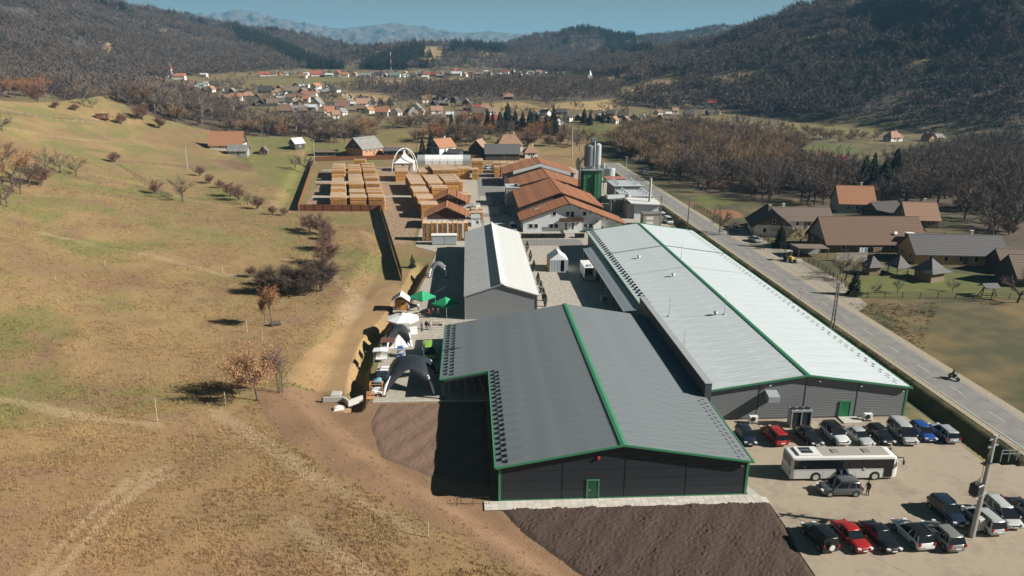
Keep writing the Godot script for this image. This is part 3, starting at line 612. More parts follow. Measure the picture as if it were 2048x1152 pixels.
func gcol(x: float, z: float, h: float, rm: float) -> Color:
	var s := -z
	var n1 := nz.get_noise_2d(x * 5.0, z * 5.0)
	var n2 := nz2.get_noise_2d(x * 2.0, z * 2.0)
	var n3 := nz2.get_noise_2d(x * 9.0 + 300.0, z * 9.0)
	var tan_c := Color(0.27, 0.175, 0.08)
	var gold := Color(0.39, 0.265, 0.115)
	var green := Color(0.165, 0.16, 0.046)
	var c := tan_c.lerp(gold, clampf(0.5 + n1 * 0.9, 0.0, 1.0))
	var gg := clampf(n1 * 2.0 + n2 * 1.2 + n3 * 0.7 - 0.08, 0.0, 1.0)
	if x < 0.0: gg = clampf(gg + 0.5 * smoothstep(105.0, 180.0, s) * (0.7 + n2 * 1.4), 0.0, 1.0)
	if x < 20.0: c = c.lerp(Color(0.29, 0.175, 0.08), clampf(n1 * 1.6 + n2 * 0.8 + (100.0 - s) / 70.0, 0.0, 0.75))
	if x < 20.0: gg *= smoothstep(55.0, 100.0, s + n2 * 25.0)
	c = c.lerp(green, gg * 0.85)
	c = c.lerp(Color(0.22, 0.13, 0.075), clampf(n3 * 1.2 + nz.get_noise_2d(x * 9.0 + 50.0, z * 9.0) * 1.2 - 0.1, 0.0, 0.75))
	if s > 380.0:
		c = c.lerp(Color(0.14, 0.105, 0.055).lerp(Color(0.2, 0.15, 0.06), clampf(n1 + 0.5, 0.0, 1.0)), smoothstep(380.0, 460.0, s) * 0.85)
	if x > 60.0:
		c = c.lerp(Color(0.085, 0.082, 0.032).lerp(Color(0.17, 0.12, 0.05), clampf(0.35 + n2 * 1.4 + n3 * 0.5, 0.0, 1.0)), smoothstep(58.0, 74.0, x) * (1.0 - smoothstep(400.0, 520.0, s) * 0.5))
	if x > 57.5 and x < 67.5 and s < 372.0:
		c = Color(0.075, 0.075, 0.03).lerp(Color(0.16, 0.135, 0.055), clampf(0.35 + n3 * 1.3 + n2, 0.0, 1.0))
	if rm > 1.0:
		c = c.lerp(Color(0.095, 0.078, 0.068).lerp(Color(0.17, 0.13, 0.085), clampf(n1 * 1.6 + n2 * 0.5 - 0.1, 0.0, 1.0)), minf(1.0, rm * 0.06))
	var zi := zone_of(x, z)
	if zi >= 0:
		var zc: Color = ZONES[zi][2]
		c = c.lerp(zc, 0.9) if ZONES[zi][3] else c.lerp(zc, 0.7)
	if s < 420.0:
		var t := track_w(x, z)
		if t > 0.0: c = c.lerp(Color(0.43, 0.32, 0.19), t * 0.5)
	return c * (1.0 + 0.22 * n3 + 0.16 * n2)
func build_ground() -> void:
	var rows := 560
	var cols := 600
	var ts := PackedFloat32Array()
	for j in cols + 1:
		var u := 2.0 * j / cols - 1.0
		ts.push_back(1.02 * u + 4.5 * pow(absf(u), 9.0) * signf(u))
	var ss := PackedFloat32Array()
	for i in 12: ss.push_back(-400.0 + 36.0 * i)
	var s := 12.0
	while s < 15000.0:
		ss.push_back(s)
		s += maxf(0.75, s * (0.0085 if s < 700.0 else 0.02))
	rows = ss.size()
	var vv := PackedVector3Array(); var cc := PackedColorArray()
	vv.resize(rows * (cols + 1)); cc.resize(rows * (cols + 1))
	for i in rows:
		var w := sqrt(pow(maxf(ss[i], 0.0), 2) + 1600.0)
		for j in cols + 1:
			var x := ts[j] * w
			var h := gh(x, -ss[i])
			vv[i * (cols + 1) + j] = Vector3(x, h, -ss[i])
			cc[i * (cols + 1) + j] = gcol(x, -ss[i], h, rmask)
	var ids := PackedInt32Array()
	ids.resize((rows - 1) * cols * 6)
	var q := 0
	for i in rows - 1:
		for j in cols:
			var a := i * (cols + 1) + j
			var b := a + cols + 1
			for e in [a, b, b + 1, a, b + 1, a + 1]:
				ids[q] = e
				q += 1
	var nn := PackedVector3Array(); nn.resize(vv.size())
	for i in rows:
		for j in cols + 1:
			var a := i * (cols + 1) + j
			var px := vv[a + 1] - vv[a] if j < cols else vv[a] - vv[a - 1]
			if j > 0 and j < cols: px = vv[a + 1] - vv[a - 1]
			var pz := vv[a + cols + 1] - vv[a] if i < rows - 1 else vv[a] - vv[a - cols - 1]
			if i > 0 and i < rows - 1: pz = vv[a + cols + 1] - vv[a - cols - 1]
			nn[a] = px.cross(pz).normalized()
	var arr := []
	arr.resize(Mesh.ARRAY_MAX)
	arr[Mesh.ARRAY_VERTEX] = vv; arr[Mesh.ARRAY_NORMAL] = nn; arr[Mesh.ARRAY_COLOR] = cc; arr[Mesh.ARRAY_INDEX] = ids
	var m := ArrayMesh.new()
	m.add_surface_from_arrays(Mesh.PRIMITIVE_TRIANGLES, arr)
	var gm := mt("ground", Color(1, 1, 1), 0.95, ntex("turf", 0.06, 0.62, 1.2, 5, 512), 0.21, bumptex("turfb", 0.12, 2.6, 5), 0.0, true)
	m.surface_set_material(0, gm)
	var o := put(self, "ground", m)
	o.set_meta("kind", "structure")
# ---------- halls ----------
# ribbed sheet: slope line (x0,y0)-(x1,y1), ribs running down it, repeated along z from z0 to z1 (z0 < z1)
func rib_sheet(b: MB, x0: float, y0: float, x1: float, y1: float, z0: float, z1: float, pitch: float, deep: float, th := 0.1) -> void:
	var up := Vector3(-(y1 - y0), x1 - x0, 0).normalized() * deep
	var cnt := int((z1 - z0) / pitch)
	var p := (z1 - z0) / cnt
	var a := Vector3(x0, y0, 0); var d := Vector3(x1, y1, 0)
	for i in cnt:
		var zs := [z0 + p * i, z0 + p * (i + 0.68), z0 + p * (i + 0.76), z0 + p * (i + 0.92), z0 + p * (i + 1)]
		var us := [Vector3.ZERO, Vector3.ZERO, up, up, Vector3.ZERO]
		for j in 4:
			b.quad(a + us[j + 1] + V(0, 0, zs[j + 1]), d + us[j + 1] + V(0, 0, zs[j + 1]), d + us[j] + V(0, 0, zs[j]), a + us[j] + V(0, 0, zs[j]))
	var lo := V(0, th, 0)
	b.quad(a - lo + V(0, 0, z0), d - lo + V(0, 0, z0), d - lo + V(0, 0, z1), a - lo + V(0, 0, z1))
	b.quad(a - lo + V(0, 0, z1), d - lo + V(0, 0, z1), d + V(0, 0, z1), a + V(0, 0, z1))
	b.quad(d - lo + V(0, 0, z0), a - lo + V(0, 0, z0), a + V(0, 0, z0), d + V(0, 0, z0))
	b.quad(a - lo + V(0, 0, z0), a - lo + V(0, 0, z1), a + V(0, 0, z1), a + V(0, 0, z0))
	b.quad(d - lo + V(0, 0, z1), d - lo + V(0, 0, z0), d + V(0, 0, z0), d + V(0, 0, z1))
# slanted bar in a gable plane
func rake(x0: float, y0: float, x1: float, y1: float, z0: float, z1: float, hgt: float) -> MB:
	return MB.new().prism(pv([x0, y0 - hgt, x1, y1 - hgt, x1, y1, x0, y0]) if x1 > x0 else pv([x1, y1 - hgt, x0, y0 - hgt, x0, y0, x1, y1]), z0, z1)
func gable_panels(o: Node3D, m: Material, xs: Array, rows: float, top: Callable, z: float, th: float) -> void:
	for i in xs.size() - 1:
		var y := 0.12
		while y < 7.0:
			var a: float = xs[i] + 0.03; var b: float = xs[i + 1] - 0.03
			var y1 := y + rows - 0.035
			var ta: float = top.call(a); var tb: float = top.call(b)
			if y + 0.1 > maxf(ta, tb): break
			var poly := PackedVector2Array([Vector2(a, y), Vector2(b, y)])
			if y1 <= minf(ta, tb):
				poly.append(Vector2(b, y1)); poly.append(Vector2(a, y1))
			else:
				var xm := (a + b) / 2.0
				if tb > y + 0.02: poly.append(Vector2(b, minf(y1, tb)))
				if (y1 - ta) * (y1 - tb) < 0.0: poly.append(Vector2(a + (b - a) * (y1 - ta) / (tb - ta), y1))
				if ta > y + 0.02: poly.append(Vector2(a, minf(y1, ta)))
				if poly.size() < 3: break
				if tb <= y + 0.02: poly[1].x = a + (b - a) * (y - ta) / (tb - ta)
				if ta <= y + 0.02: poly[0].x = a + (b - a) * (y - ta) / (tb - ta)
			part(o, "wall_panel", MB.new().prism(poly, z - th, z), m)
			y += rows
func snow_guards(o: Node3D, m: Material, xa: float, ya: float, xb: float, yb: float, z0: float, z1: float, step: float) -> void:
	var i := 0
	var z := z0
	var dir := Vector3(xb - xa, yb - ya, 0)
	var ang := atan2(yb - ya, xb - xa)
	var me := MB.new().box(V(0, 0.07, 0), V(0.3, 0.1, step * 0.55)).box(V(0, 0.13, 0), V(0.06, 0.14, step * 0.55)).mesh(m)
	while z < z1:
		var q := V(xa, ya, 0) + dir * (0.03 if i % 2 == 0 else 0.075)
		var g := put(o, "snow_guard", me, V(q.x, q.y + 0.03, z))
		g.rotation.z = ang
		z += step * 0.62
		i += 1
func near_hall() -> void:
	var o := thing("production_hall", "dark grey metal hall with green ridge and trims nearest the camera", "hall", V(0, 0, 0))
	var roof_m := streaky(mt("dark_roof", lin(0.155, 0.178, 0.19), 0.55, ntex("sheetn", 0.03, 0.84, 1.08, 5), 0.13), 0.03, 0.5)
	var green := mt("green_trim", lin(0.045, 0.2, 0.1), 0.55)
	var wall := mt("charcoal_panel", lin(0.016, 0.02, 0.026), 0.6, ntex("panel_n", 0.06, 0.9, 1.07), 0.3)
	var dark := mt("dark_metal", lin(0.02, 0.022, 0.025), 0.5)
	var inner := mt("hall_inside", lin(0.05, 0.055, 0.06), 0.8)
	var x0 := 2.95; var x1 := 29.6; var xr := 15.9; var ye := 4.2; var yr := 6.5
	var zf := -67.4; var zb := -114.5
	var sl := (yr - ye) / (xr - 2.6)
	var xo := -4.1
	var yo := yr - sl * (xr - xo)
	# roof slopes
	var b := MB.new()
	rib_sheet(b, 2.55, yr - sl * (xr - 2.55), xr, yr, -92.4, zf + 0.45, 0.333, 0.06)
	part(o, "roof_slope", b, roof_m)
	b = MB.new()
	rib_sheet(b, xo, yo, xr, yr, zb - 0.3, -92.4, 0.333, 0.06)
	part(o, "roof_slope", b, roof_m)
	b = MB.new()
	rib_sheet(b, xr, yr, 29.9, ye, zb - 0.3, zf + 0.45, 0.5, 0.05)
	part(o, "roof_slope", b, roof_m)
	b = MB.new()
	b.prism(pv([xr - 0.36, yr + 0.02, xr, yr + 0.1, xr + 0.36, yr + 0.02, xr + 0.36, yr + 0.075, xr, yr + 0.16, xr - 0.36, yr + 0.075]), zb - 0.3, zf + 0.5)
	part(o, "ridge_cap", b, green)
	part(o, "verge_trim", rake(2.5, ye + 0.12, xr, yr + 0.16, zf + 0.46, zf + 0.56, 0.24), green)
	part(o, "verge_trim", rake(xr, yr + 0.16, 29.95, ye + 0.12, zf + 0.46, zf + 0.56, 0.24), green)
	part(o, "verge_trim", rake(xo - 0.05, yo + 0.14, 2.5, yr - sl * (xr - 2.5) + 0.14, -92.38, -92.28, 0.24), green)
	part(o, "gutter", MB.new().bx(2.36, ye - 0.12, -92.3, 2.52, ye + 0.08, zf + 0.5), green)
	part(o, "gutter", MB.new().bx(xo - 0.2, yo - 0.12, zb - 0.3, xo - 0.02, yo + 0.08, -92.3), green)
	part(o, "gutter", MB.new().bx(29.92, ye - 0.12, -81.5, 30.08, ye + 0.06, zf + 0.5), green)
	snow_guards(o, dark, 2.7, yr - sl * (xr - 2.7), xr, yr, -92.0, zf, 0.95)
	snow_guards(o, dark, xo + 0.1, yo + sl * 0.1, xr, yr, -114.0, -92.8, 0.95)
	snow_guards(o, dark, 29.6, ye + 0.06, xr, yr, -82.0, zf, 0.8)
	# walls
	var top := func(x: float) -> float: return (ye + sl * (x - 2.6) if x < xr else yr - (yr - ye) / 14.0 * (x - xr)) - 0.12
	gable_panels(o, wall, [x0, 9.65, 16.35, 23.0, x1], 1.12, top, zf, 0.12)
	var core := MB.new()
	core.prism(pv([x0 + 0.05, 0, x1 - 0.05, 0, x1 - 0.05, ye - 0.16, xr, yr - 0.18, x0 + 0.05, ye - 0.16]), zf - 0.2, zf - 0.1)
	core.bx(x0, 0, -92.0, x0 + 0.2, ye - 0.05, zf - 0.02)
	core.bx(x1 - 0.2, 0, zb, x1, ye - 0.1, zf - 0.02)
	core.bx(xo + 0.3, 0, zb, x1 - 0.2, 3.0, zb + 0.2)
	core.prism(pv([xo + 0.3, 3.0, x1, 3.0, x1, ye - 0.1, xr, yr - 0.15, xo + 0.3, yo - 0.12]), zb, zb + 0.15)
	part(o, "wall", core, mt("joint_highlight_grey", lin(0.075, 0.085, 0.09), 0.7))  # core paler than the panels, so the gaps show a painted joint highlight
	for z in [-72.0, -77.0, -82.0, -87.0]:
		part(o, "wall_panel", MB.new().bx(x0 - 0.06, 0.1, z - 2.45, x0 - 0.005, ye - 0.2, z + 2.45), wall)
	# open bay on the left
	part(o, "inner_wall", MB.new().bx(-3.6, 0, -103.0, 2.8, 3.6, -102.8), inner)
	for px in [-3.85, 2.75]:
		part(o, "post", MB.new().bx(px - 0.12, 0, -92.9, px + 0.12, yo - 0.1 if px < 0 else ye - 0.2, -92.6), dark)
	part(o, "post", MB.new().bx(-3.97, 0, -103.4, -3.72, yo - 0.1, -103.1), dark)
	part(o, "lintel", rake(xo + 0.2, yo - 0.2, 2.7, ye - 0.2, -92.75, -92.6, 0.3), mt("galv", lin(0.35, 0.38, 0.4), 0.5, null, 0.2, null, 0.3))
	part(o, "wall", MB.new().bx(-4.0, 0, zb + 0.2, -3.8, yo - 0.1, -103.4), wall)
	# trims, door, fittings
	for x in [x0 - 0.02, x1 + 0.02]:
		part(o, "corner_trim", MB.new().bx(x - 0.13, 0, zf - 0.1, x + 0.13, ye - 0.1, zf + 0.06), green)
	for x in [9.65, 16.35, 23.0]:
		part(o, "joint_trim", MB.new().bx(x - 0.05, 0.1, zf, x + 0.05, top.call(x) - 0.02, zf + 0.03), dark)
	part(o, "base_trim", MB.new().bx(x0, 0.0, zf - 0.05, x1, 0.1, zf + 0.05), green)
	var dr := part(o, "door", MB.new().bx(12.35, 0.05, zf, 13.45, 2.15, zf + 0.05), mt("door_green", lin(0.012, 0.07, 0.035), 0.5))
	part(dr, "door_frame", MB.new().bx(12.2, 0.05, zf, 12.35, 2.3, zf + 0.09).bx(13.45, 0.05, zf, 13.6, 2.3, zf + 0.09).bx(12.35, 2.15, zf, 13.45, 2.3, zf + 0.09), green)
	part(dr, "handle", MB.new().bx(12.45, 1.0, zf + 0.05, 12.6, 1.1, zf + 0.12), mt("galv", lin(0.35, 0.38, 0.4), 0.5))
	part(o, "alarm_siren", MB.new().cbox(13.2, 4.75, zf, 13.5, 5.05, zf + 0.2, 0.04), mt("siren_red", lin(0.35, 0.03, 0.03), 0.5))
	part(o, "flood_lamp", MB.new().box(V(28.9, 3.6, zf + 0.2), V(0.25, 0.16, 0.2)).bx(28.87, 3.6, zf, 28.93, 3.66, zf + 0.15), mt("white_paint", lin(0.7, 0.7, 0.68), 0.5))
	# stored bundles inside the bay
	for i in 5:
		var q := MB.new()
		for j in 6:
			q.tube(V(-0.25 + rng.randf() * 0.5, 0.0, rng.randf() * 0.4), V(rng.randf() * 0.6 - 0.3, 1.6 + rng.randf() * 0.5, -0.5 - rng.randf() * 0.3), 0.09, 0.07, 5)
		solo("furled_canopy", q, mt("canvas_grey", lin(0.25, 0.28, 0.3), 0.9), "bundle of furled grey canopies, number %s from the post in the open hall bay" % ["one", "two", "three", "four", "five"][i], "canopy bundle", V(-3.0 + i * 1.2, 0.02, -95.2 - (i % 2) * 1.2), 0.3 * i, "furled canopies in the open bay")
func white_hall() -> void:
	var o := thing("warehouse_hall", "long white roofed hall with green ridge and parapet wall beside the road", "hall")
	var roof_m := streaky(mt("white_roof", lin(0.555, 0.605, 0.625), 0.5, ntex("sheetw", 0.03, 0.84, 1.04, 5), 0.06), 0.025, 0.35)
	var green := mt("green_trim", Color.WHITE)
	var wall := mt("grey_siding", lin(0.15, 0.158, 0.165), 0.6, ntex("panel_n", 0.06, 0.9, 1.07), 0.3)
	var dark := mt("dark_metal", Color.WHITE)
	var galv := mt("galv", Color.WHITE)
	var x0 := 30.5; var x1 := 57.7; var xr := 43.8; var ye := 4.3; var yr := 6.25
	var zf := -84.8; var zb := -181.5
	for seg in [[zb - 0.4, -157.0], [-156.9, zf + 0.4]]:
		var b := MB.new()
		rib_sheet(b, x0 - 0.3, ye - 0.04, xr, yr, seg[0], seg[1], 1.0, 0.02)
		part(o, "roof_slope", b, roof_m)
		b = MB.new()
		rib_sheet(b, xr, yr, x1 + 0.3, ye - 0.04, seg[0], seg[1], 1.0, 0.02)
		part(o, "roof_slope", b, roof_m)
	for s in [-1, 1]:
		var xe := x0 - 0.2 if s < 0 else x1 + 0.2
		part(o, "expansion_joint", rake(xe, ye + 0.1, xr, yr + 0.12, -157.1, -156.85, 0.2), mt("seam", lin(0.12, 0.15, 0.14), 0.6))
	part(o, "ridge_cap", MB.new().prism(pv([xr - 0.3, yr, xr, yr + 0.06, xr + 0.3, yr, xr + 0.3, yr + 0.07, xr, yr + 0.14, xr - 0.3, yr + 0.07]), zb - 0.4, zf + 0.45), green)
	part(o, "verge_trim", rake(x0, ye + 0.12, xr, yr + 0.16, zf + 0.42, zf + 0.52, 0.26), green)
	part(o, "verge_trim", rake(xr, yr + 0.16, x1 + 0.35, ye + 0.1, zf + 0.42, zf + 0.52, 0.26), green)
	part(o, "verge_trim", rake(x0 - 0.3, ye + 0.12, xr, yr + 0.16, zb - 0.52, zb - 0.42, 0.3), green)
	part(o, "verge_trim", rake(xr, yr + 0.16, x1 + 0.35, ye + 0.1, zb - 0.52, zb - 0.42, 0.3), green)
	part(o, "gutter", MB.new().bx(x1 + 0.28, ye - 0.2, zb - 0.4, x1 + 0.46, ye - 0.02, zf + 0.5), green)
	part(o, "gutter", MB.new().bx(x0 - 0.46, ye - 0.2, zb - 0.4, x0 - 0.28, ye - 0.02, -120.0), green)
	snow_guards(o, dark, x1 - 0.3, ye + 0.04, xr, yr, zb, zf, 1.5)
	snow_guards(o, dark, x0 + 0.3, ye + 0.04, xr, yr, zb, -120.0, 1.5)
	# siding: bays between joints, each with horizontal ribs
	var top := func(x: float) -> float: return (ye + (yr - ye) / (xr - x0) * (x - x0) if x < xr else yr - (yr - ye) / (x1 - xr) * (x - xr)) - 0.1
	var xs := [31.0, 37.6, 43.8, 50.9, x1]
	for i in 4:
		var b := MB.new()
		var y := 0.15
		while y < 6.2:
			var a: float = xs[i] + 0.03; var c: float = xs[i + 1] - 0.03
			if y + 0.2 > top.call(a): a = lerpf(xs[i], xs[i + 1], clampf((y + 0.2 - top.call(xs[i])) / (top.call(xs[i + 1]) - top.call(xs[i]) + 0.001), 0.0, 1.0))
			if y + 0.2 > top.call(c): c = lerpf(xs[i], xs[i + 1], clampf((y + 0.2 - top.call(xs[i])) / (top.call(xs[i + 1]) - top.call(xs[i]) - 0.001), 0.0, 1.0))
			if c - a > 0.3:
				b.quad(V(a, y, zf + 0.03), V(c, y, zf + 0.03), V(c, y + 0.17, zf + 0.03), V(a, y + 0.17, zf + 0.03))
				b.quad(V(a, y + 0.17, zf + 0.03), V(c, y + 0.17, zf + 0.03), V(c, y + 0.21, zf), V(a, y + 0.21, zf))
				b.quad(V(a, y + 0.21, zf), V(c, y + 0.21, zf), V(c, y + 0.25, zf + 0.03), V(a, y + 0.25, zf + 0.03))
			y += 0.25
		part(o, "siding_bay", b, wall)
	var core := MB.new().prism(pv([30.6, 0, x1, 0, x1, ye - 0.15, xr, yr - 0.15, 30.6, ye - 0.15]), zf - 0.25, zf - 0.005)
	core.bx(30.6, 0, zb, 30.8, ye - 0.1, zf - 0.25).bx(x1 - 0.2, 0, zb, x1, ye - 0.1, zf - 0.25)
	core.prism(pv([30.8, 0, x1 - 0.2, 0, x1 - 0.2, ye - 0.15, xr, yr - 0.15, 30.8, ye - 0.15]), zb, zb + 0.2)
	part(o, "wall", core, wall)
	for x in [37.6, 43.8, 50.9]:
		part(o, "joint_trim", MB.new().bx(x - 0.06, 0.1, zf, x + 0.06, top.call(x), zf + 0.05), dark)
	part(o, "corner_trim", MB.new().bx(x1 - 0.12, 0, zf - 0.1, x1 + 0.1, ye - 0.15, zf + 0.07), green)
	part(o, "parapet_wall", MB.new().bx(29.62, 0, -119.2, 30.45, 6.2, -82.6), mt("parapet_grey", lin(0.06, 0.066, 0.072), 0.7, ntex("panel_n", 0.06, 0.9, 1.07), 0.2))
	part(o, "coping", MB.new().bx(29.56, 6.2, -119.25, 30.5, 6.27, -82.55), mt("coping_grey", lin(0.3, 0.32, 0.33), 0.5))
	var dr := part(o, "door", MB.new().bx(48.85, 0.05, zf + 0.05, 50.15, 2.25, zf + 0.1), mt("door_bright", lin(0.01, 0.15, 0.05), 0.45))
	part(dr, "door_frame", MB.new().bx(48.72, 0.05, zf + 0.02, 48.85, 2.38, zf + 0.14).bx(50.15, 0.05, zf + 0.02, 50.28, 2.38, zf + 0.14).bx(48.85, 2.25, zf + 0.02, 50.15, 2.38, zf + 0.14), green)
	part(dr, "doorstep", MB.new().cbox(48.6, 0, zf + 0.15, 51.2, 0.16, zf + 1.9, 0.03), mt("concrete_light", lin(0.42, 0.41, 0.38), 0.9))
	# air intake hood
	var hd := part(o, "vent_hood", hood(zf), galv)
	hd.set_meta("label", "grey sheet metal vent hood jutting from wall")
	for x in [38.9, 45.5, 51.2, 57.0]:
		part(o, "flood_lamp", MB.new().box(V(x, top.call(x) - 0.55, zf + 0.25), V(0.22, 0.14, 0.2)).bx(x - 0.03, top.call(x) - 0.58, zf, x + 0.03, top.call(x) - 0.52, zf + 0.2), mt("white_paint", Color.WHITE))
	# roof vents and lightning rods
	for q in [[36.5, -150.0], [39.6, -134.0], [40.2, -110.5]]:
		var y: float = top.call(q[0])
		part(o, "roof_vent", MB.new().tube(V(q[0], y, q[1]), V(q[0], y + 0.5, q[1]), 0.2, 0.2, 8).tube(V(q[0], y + 0.5, q[1]), V(q[0], y + 0.75, q[1]), 0.42, 0.3, 8), galv)
	for q in [[33.2, -113.0], [41.5, -110.0], [44.6, -146.0], [31.5, -98.5]]:
		var y: float = top.call(q[0])
		part(o, "lightning_rod", MB.new().tube(V(q[0], y, q[1]), V(q[0], y + 3.6, q[1]), 0.05, 0.02, 5).tube(V(q[0], y, q[1]), V(q[0], y + 0.25, q[1]), 0.3, 0.2, 6), galv)
	part(o, "lightning_wire", MB.new().path([V(31.0, ye + 0.2, -139.0), V(xr, yr + 0.14, -138.5), V(57.0, ye + 0.2, -139.0)], 0.018, 4), dark)
	# canopy along the yard side
	var cn := thing("lean_to_canopy", "glazed lean-to canopy on posts along the white hall", "canopy")
	var glass := mt("canopy_glass", lin(0.2, 0.22, 0.23), 0.25)
	for i in 24:
		var z := -167.0 + i * 1.98
		for k in 2:
			var xa := 27.15 + k * 1.35
			var ya := 3.25 + k * 0.22
			part(cn, "roof_panel", MB.new().hexa([V(xa, ya, z + 1.9), V(xa + 1.29, ya + 0.21, z + 1.9), V(xa + 1.29, ya + 0.21, z), V(xa, ya, z), V(xa, ya + 0.05, z + 1.9), V(xa + 1.29, ya + 0.26, z + 1.9), V(xa + 1.29, ya + 0.26, z), V(xa, ya + 0.05, z)]), glass)
	part(cn, "rail", MB.new().bx(27.05, 3.12, -167.1, 27.15, 3.3, -119.5), galv)
	part(cn, "rail", MB.new().bx(28.44, 3.36, -167.1, 28.5, 3.52, -119.5), galv)
	part(cn, "rail", MB.new().bx(29.8, 3.6, -167.1, 29.9, 3.78, -119.5), galv)
	for i in 9:
		var z := -166.5 + i * 5.8
		part(cn, "post", MB.new().bx(27.1, 0, z - 0.07, 27.22, 3.15, z + 0.07), galv)
		part(cn, "rafter", MB.new().hexa([V(27.15, 3.0, z + 0.05), V(29.8, 3.45, z + 0.05), V(29.8, 3.45, z - 0.05), V(27.15, 3.0, z - 0.05), V(27.15, 3.12, z + 0.05), V(29.8, 3.57, z + 0.05), V(29.8, 3.57, z - 0.05), V(27.15, 3.12, z - 0.05)]), galv)
	# free standing units along the gable
	var u := thing("cooling_unit", "tall grey cooling unit with roof fans at white hall gable", "cooling unit", V(42.4, 0, -82.6))
	part(u, "casing", MB.new().bx(-1.35, 2.2, -0.55, 1.35, 2.45, 0.55).bx(-1.35, 0.1, -0.55, 1.35, 0.25, 0.55).bx(-1.35, 0.25, -0.55, -1.2, 2.2, 0.55).bx(1.2, 0.25, -0.55, 1.35, 2.2, 0.55).bx(-0.07, 0.25, -0.55, 0.07, 2.2, 0.55), galv)
	part(u, "coil", MB.new().bx(-1.2, 0.25, -0.45, -0.07, 2.2, 0.45).bx(0.07, 0.25, -0.45, 1.2, 2.2, 0.45), dark)
	for i in 3: part(u, "fan", MB.new().tube(V(-0.9 + i * 0.9, 2.45, 0), V(-0.9 + i * 0.9, 2.58, 0), 0.38, 0.36, 12), dark)
	for i in 2:
		var a := thing("air_conditioner", "white outdoor air conditioner with bracket, %s" % ["left of the cooling unit", "right of the bright green door"][i], "air conditioner", V([36.7, 52.1][i], 0, -83.6), 0.0, "outdoor air conditioners")
		part(a, "casing", MB.new().cbox(-0.55, 0.25, -0.25, 0.55, 1.1, 0.25, 0.03), mt("white_paint", Color.WHITE))
		part(a, "fan_grille", MB.new().tube(V(-0.1, 0.68, 0.24), V(-0.1, 0.68, 0.28), 0.36, 0.34, 14), dark)
		part(a, "bracket", MB.new().bx(-0.5, 0, -0.2, -0.42, 0.25, 0.2).bx(0.42, 0, -0.2, 0.5, 0.25, 0.2).bx(0.4, 1.1, -0.05, 0.46, 1.9, 0.0), galv)
func hood(zf: float) -> MB:
	return MB.new().prism(pv([0, 0, 1.35, -0.05, 1.35, 0.75, 0, 1.15]), 0, 1.5, Transform3D(Basis(V(0, 0, 1), V(0, 1, 0), V(-1, 0, 0)), V(39.9, 3.0, zf + 0.03)))
func grey_hall() -> void:
	var o := thing("storage_hall", "light grey gabled storage hall in the yard centre", "hall")
	var rl := streaky(mt("fibre_roof", lin(0.5, 0.51, 0.5), 0.8, ntex("stainsoft2", 0.03, 0.86, 1.06, 5), 0.08), 0.06, 0.5)
	var rw := rl
	mt("pale_roof", lin(0.5, 0.51, 0.5), 0.8)
	var wall := mt("render_grey", lin(0.2, 0.215, 0.225), 0.9, ntex("panel_n", 0.06, 0.9, 1.07), 0.15)
	var x0 := -0.75; var x1 := 12.3; var xr := 5.6; var ye := 4.6; var yr := 6.65
	var zf := -126.2; var zb := -180.5
	for i in 18: # left slope sheets in courses
		var z := zb - 0.3 + i * 3.05
		for k in 3:
			var a := lerpf(x0 - 0.35, xr, k / 3.0); var c := lerpf(x0 - 0.35, xr, (k + 1) / 3.0)
			var ya := lerpf(ye - 0.13, yr, k / 3.0); var yc := lerpf(ye - 0.13, yr, (k + 1) / 3.0)
			var l := 0.02 * (2 - k)
			part(o, "roof_sheet", MB.new().hexa([V(a, ya - 0.08 + l, z + 3.03), V(c, yc - 0.08 + l, z + 3.03), V(c, yc - 0.08 + l, z), V(a, ya - 0.08 + l, z), V(a, ya + l, z + 3.03), V(c, yc + l, z + 3.03), V(c, yc + l, z), V(a, ya + l, z)]), rl if rng.randf() < 0.7 else mt("fibre_roof_b", lin(0.47, 0.48, 0.47), 0.8, ntex("stainsoft2", 0.03, 0.85, 1.1, 5), 0.08))
		part(o, "roof_sheet", MB.new().hexa([V(xr, yr - 0.08, z + 3.04), V(x1 + 0.35, ye - 0.2, z + 3.04), V(x1 + 0.35, ye - 0.2, z), V(xr, yr - 0.08, z), V(xr, yr, z + 3.04), V(x1 + 0.35, ye - 0.12, z + 3.04), V(x1 + 0.35, ye - 0.12, z), V(xr, yr, z)]), rw)
	part(o, "ridge_upstand", MB.new().prism(pv([xr - 0.06, yr - 0.1, xr + 0.9, yr - 0.35, xr + 0.9, yr - 0.2, xr + 0.02, yr + 0.52, xr - 0.06, yr + 0.52]), zb - 0.3, zf + 0.3), rw)
	var b := MB.new().prism(pv([x0, 0, x1, 0, x1, ye - 0.15, xr, yr - 0.12, x0, ye - 0.15]), zf - 0.3, zf)
	b.prism(pv([x0, 0, x1, 0, x1, ye - 0.15, xr, yr - 0.12, x0, ye - 0.15]), zb, zb + 0.3)
	b.bx(x0, 0, zb + 0.3, x0 + 0.3, ye - 0.15, zf - 0.3).bx(x1 - 0.3, 0, zb + 0.3, x1, ye - 0.2, zf - 0.3)
	part(o, "wall", b, wall)
	part(o, "verge_trim", rake(x0 - 0.35, ye - 0.02, xr, yr + 0.1, zf + 0.22, zf + 0.3, 0.2), mt("galv", Color.WHITE))
	part(o, "verge_trim", rake(xr, yr + 0.1, x1 + 0.35, ye, zf + 0.22, zf + 0.3, 0.2), mt("galv", Color.WHITE))
	part(o, "downpipe", MB.new().tube(V(x0 - 0.15, 0, zf + 0.1), V(x0 - 0.15, ye - 0.2, zf + 0.1), 0.07, 0.07, 6), mt("galv", Color.WHITE))
	part(o, "downpipe", MB.new().tube(V(x1 + 0.15, 0, zf + 0.1), V(x1 + 0.15, ye - 0.2, zf + 0.1), 0.07, 0.07, 6), mt("galv", Color.WHITE))
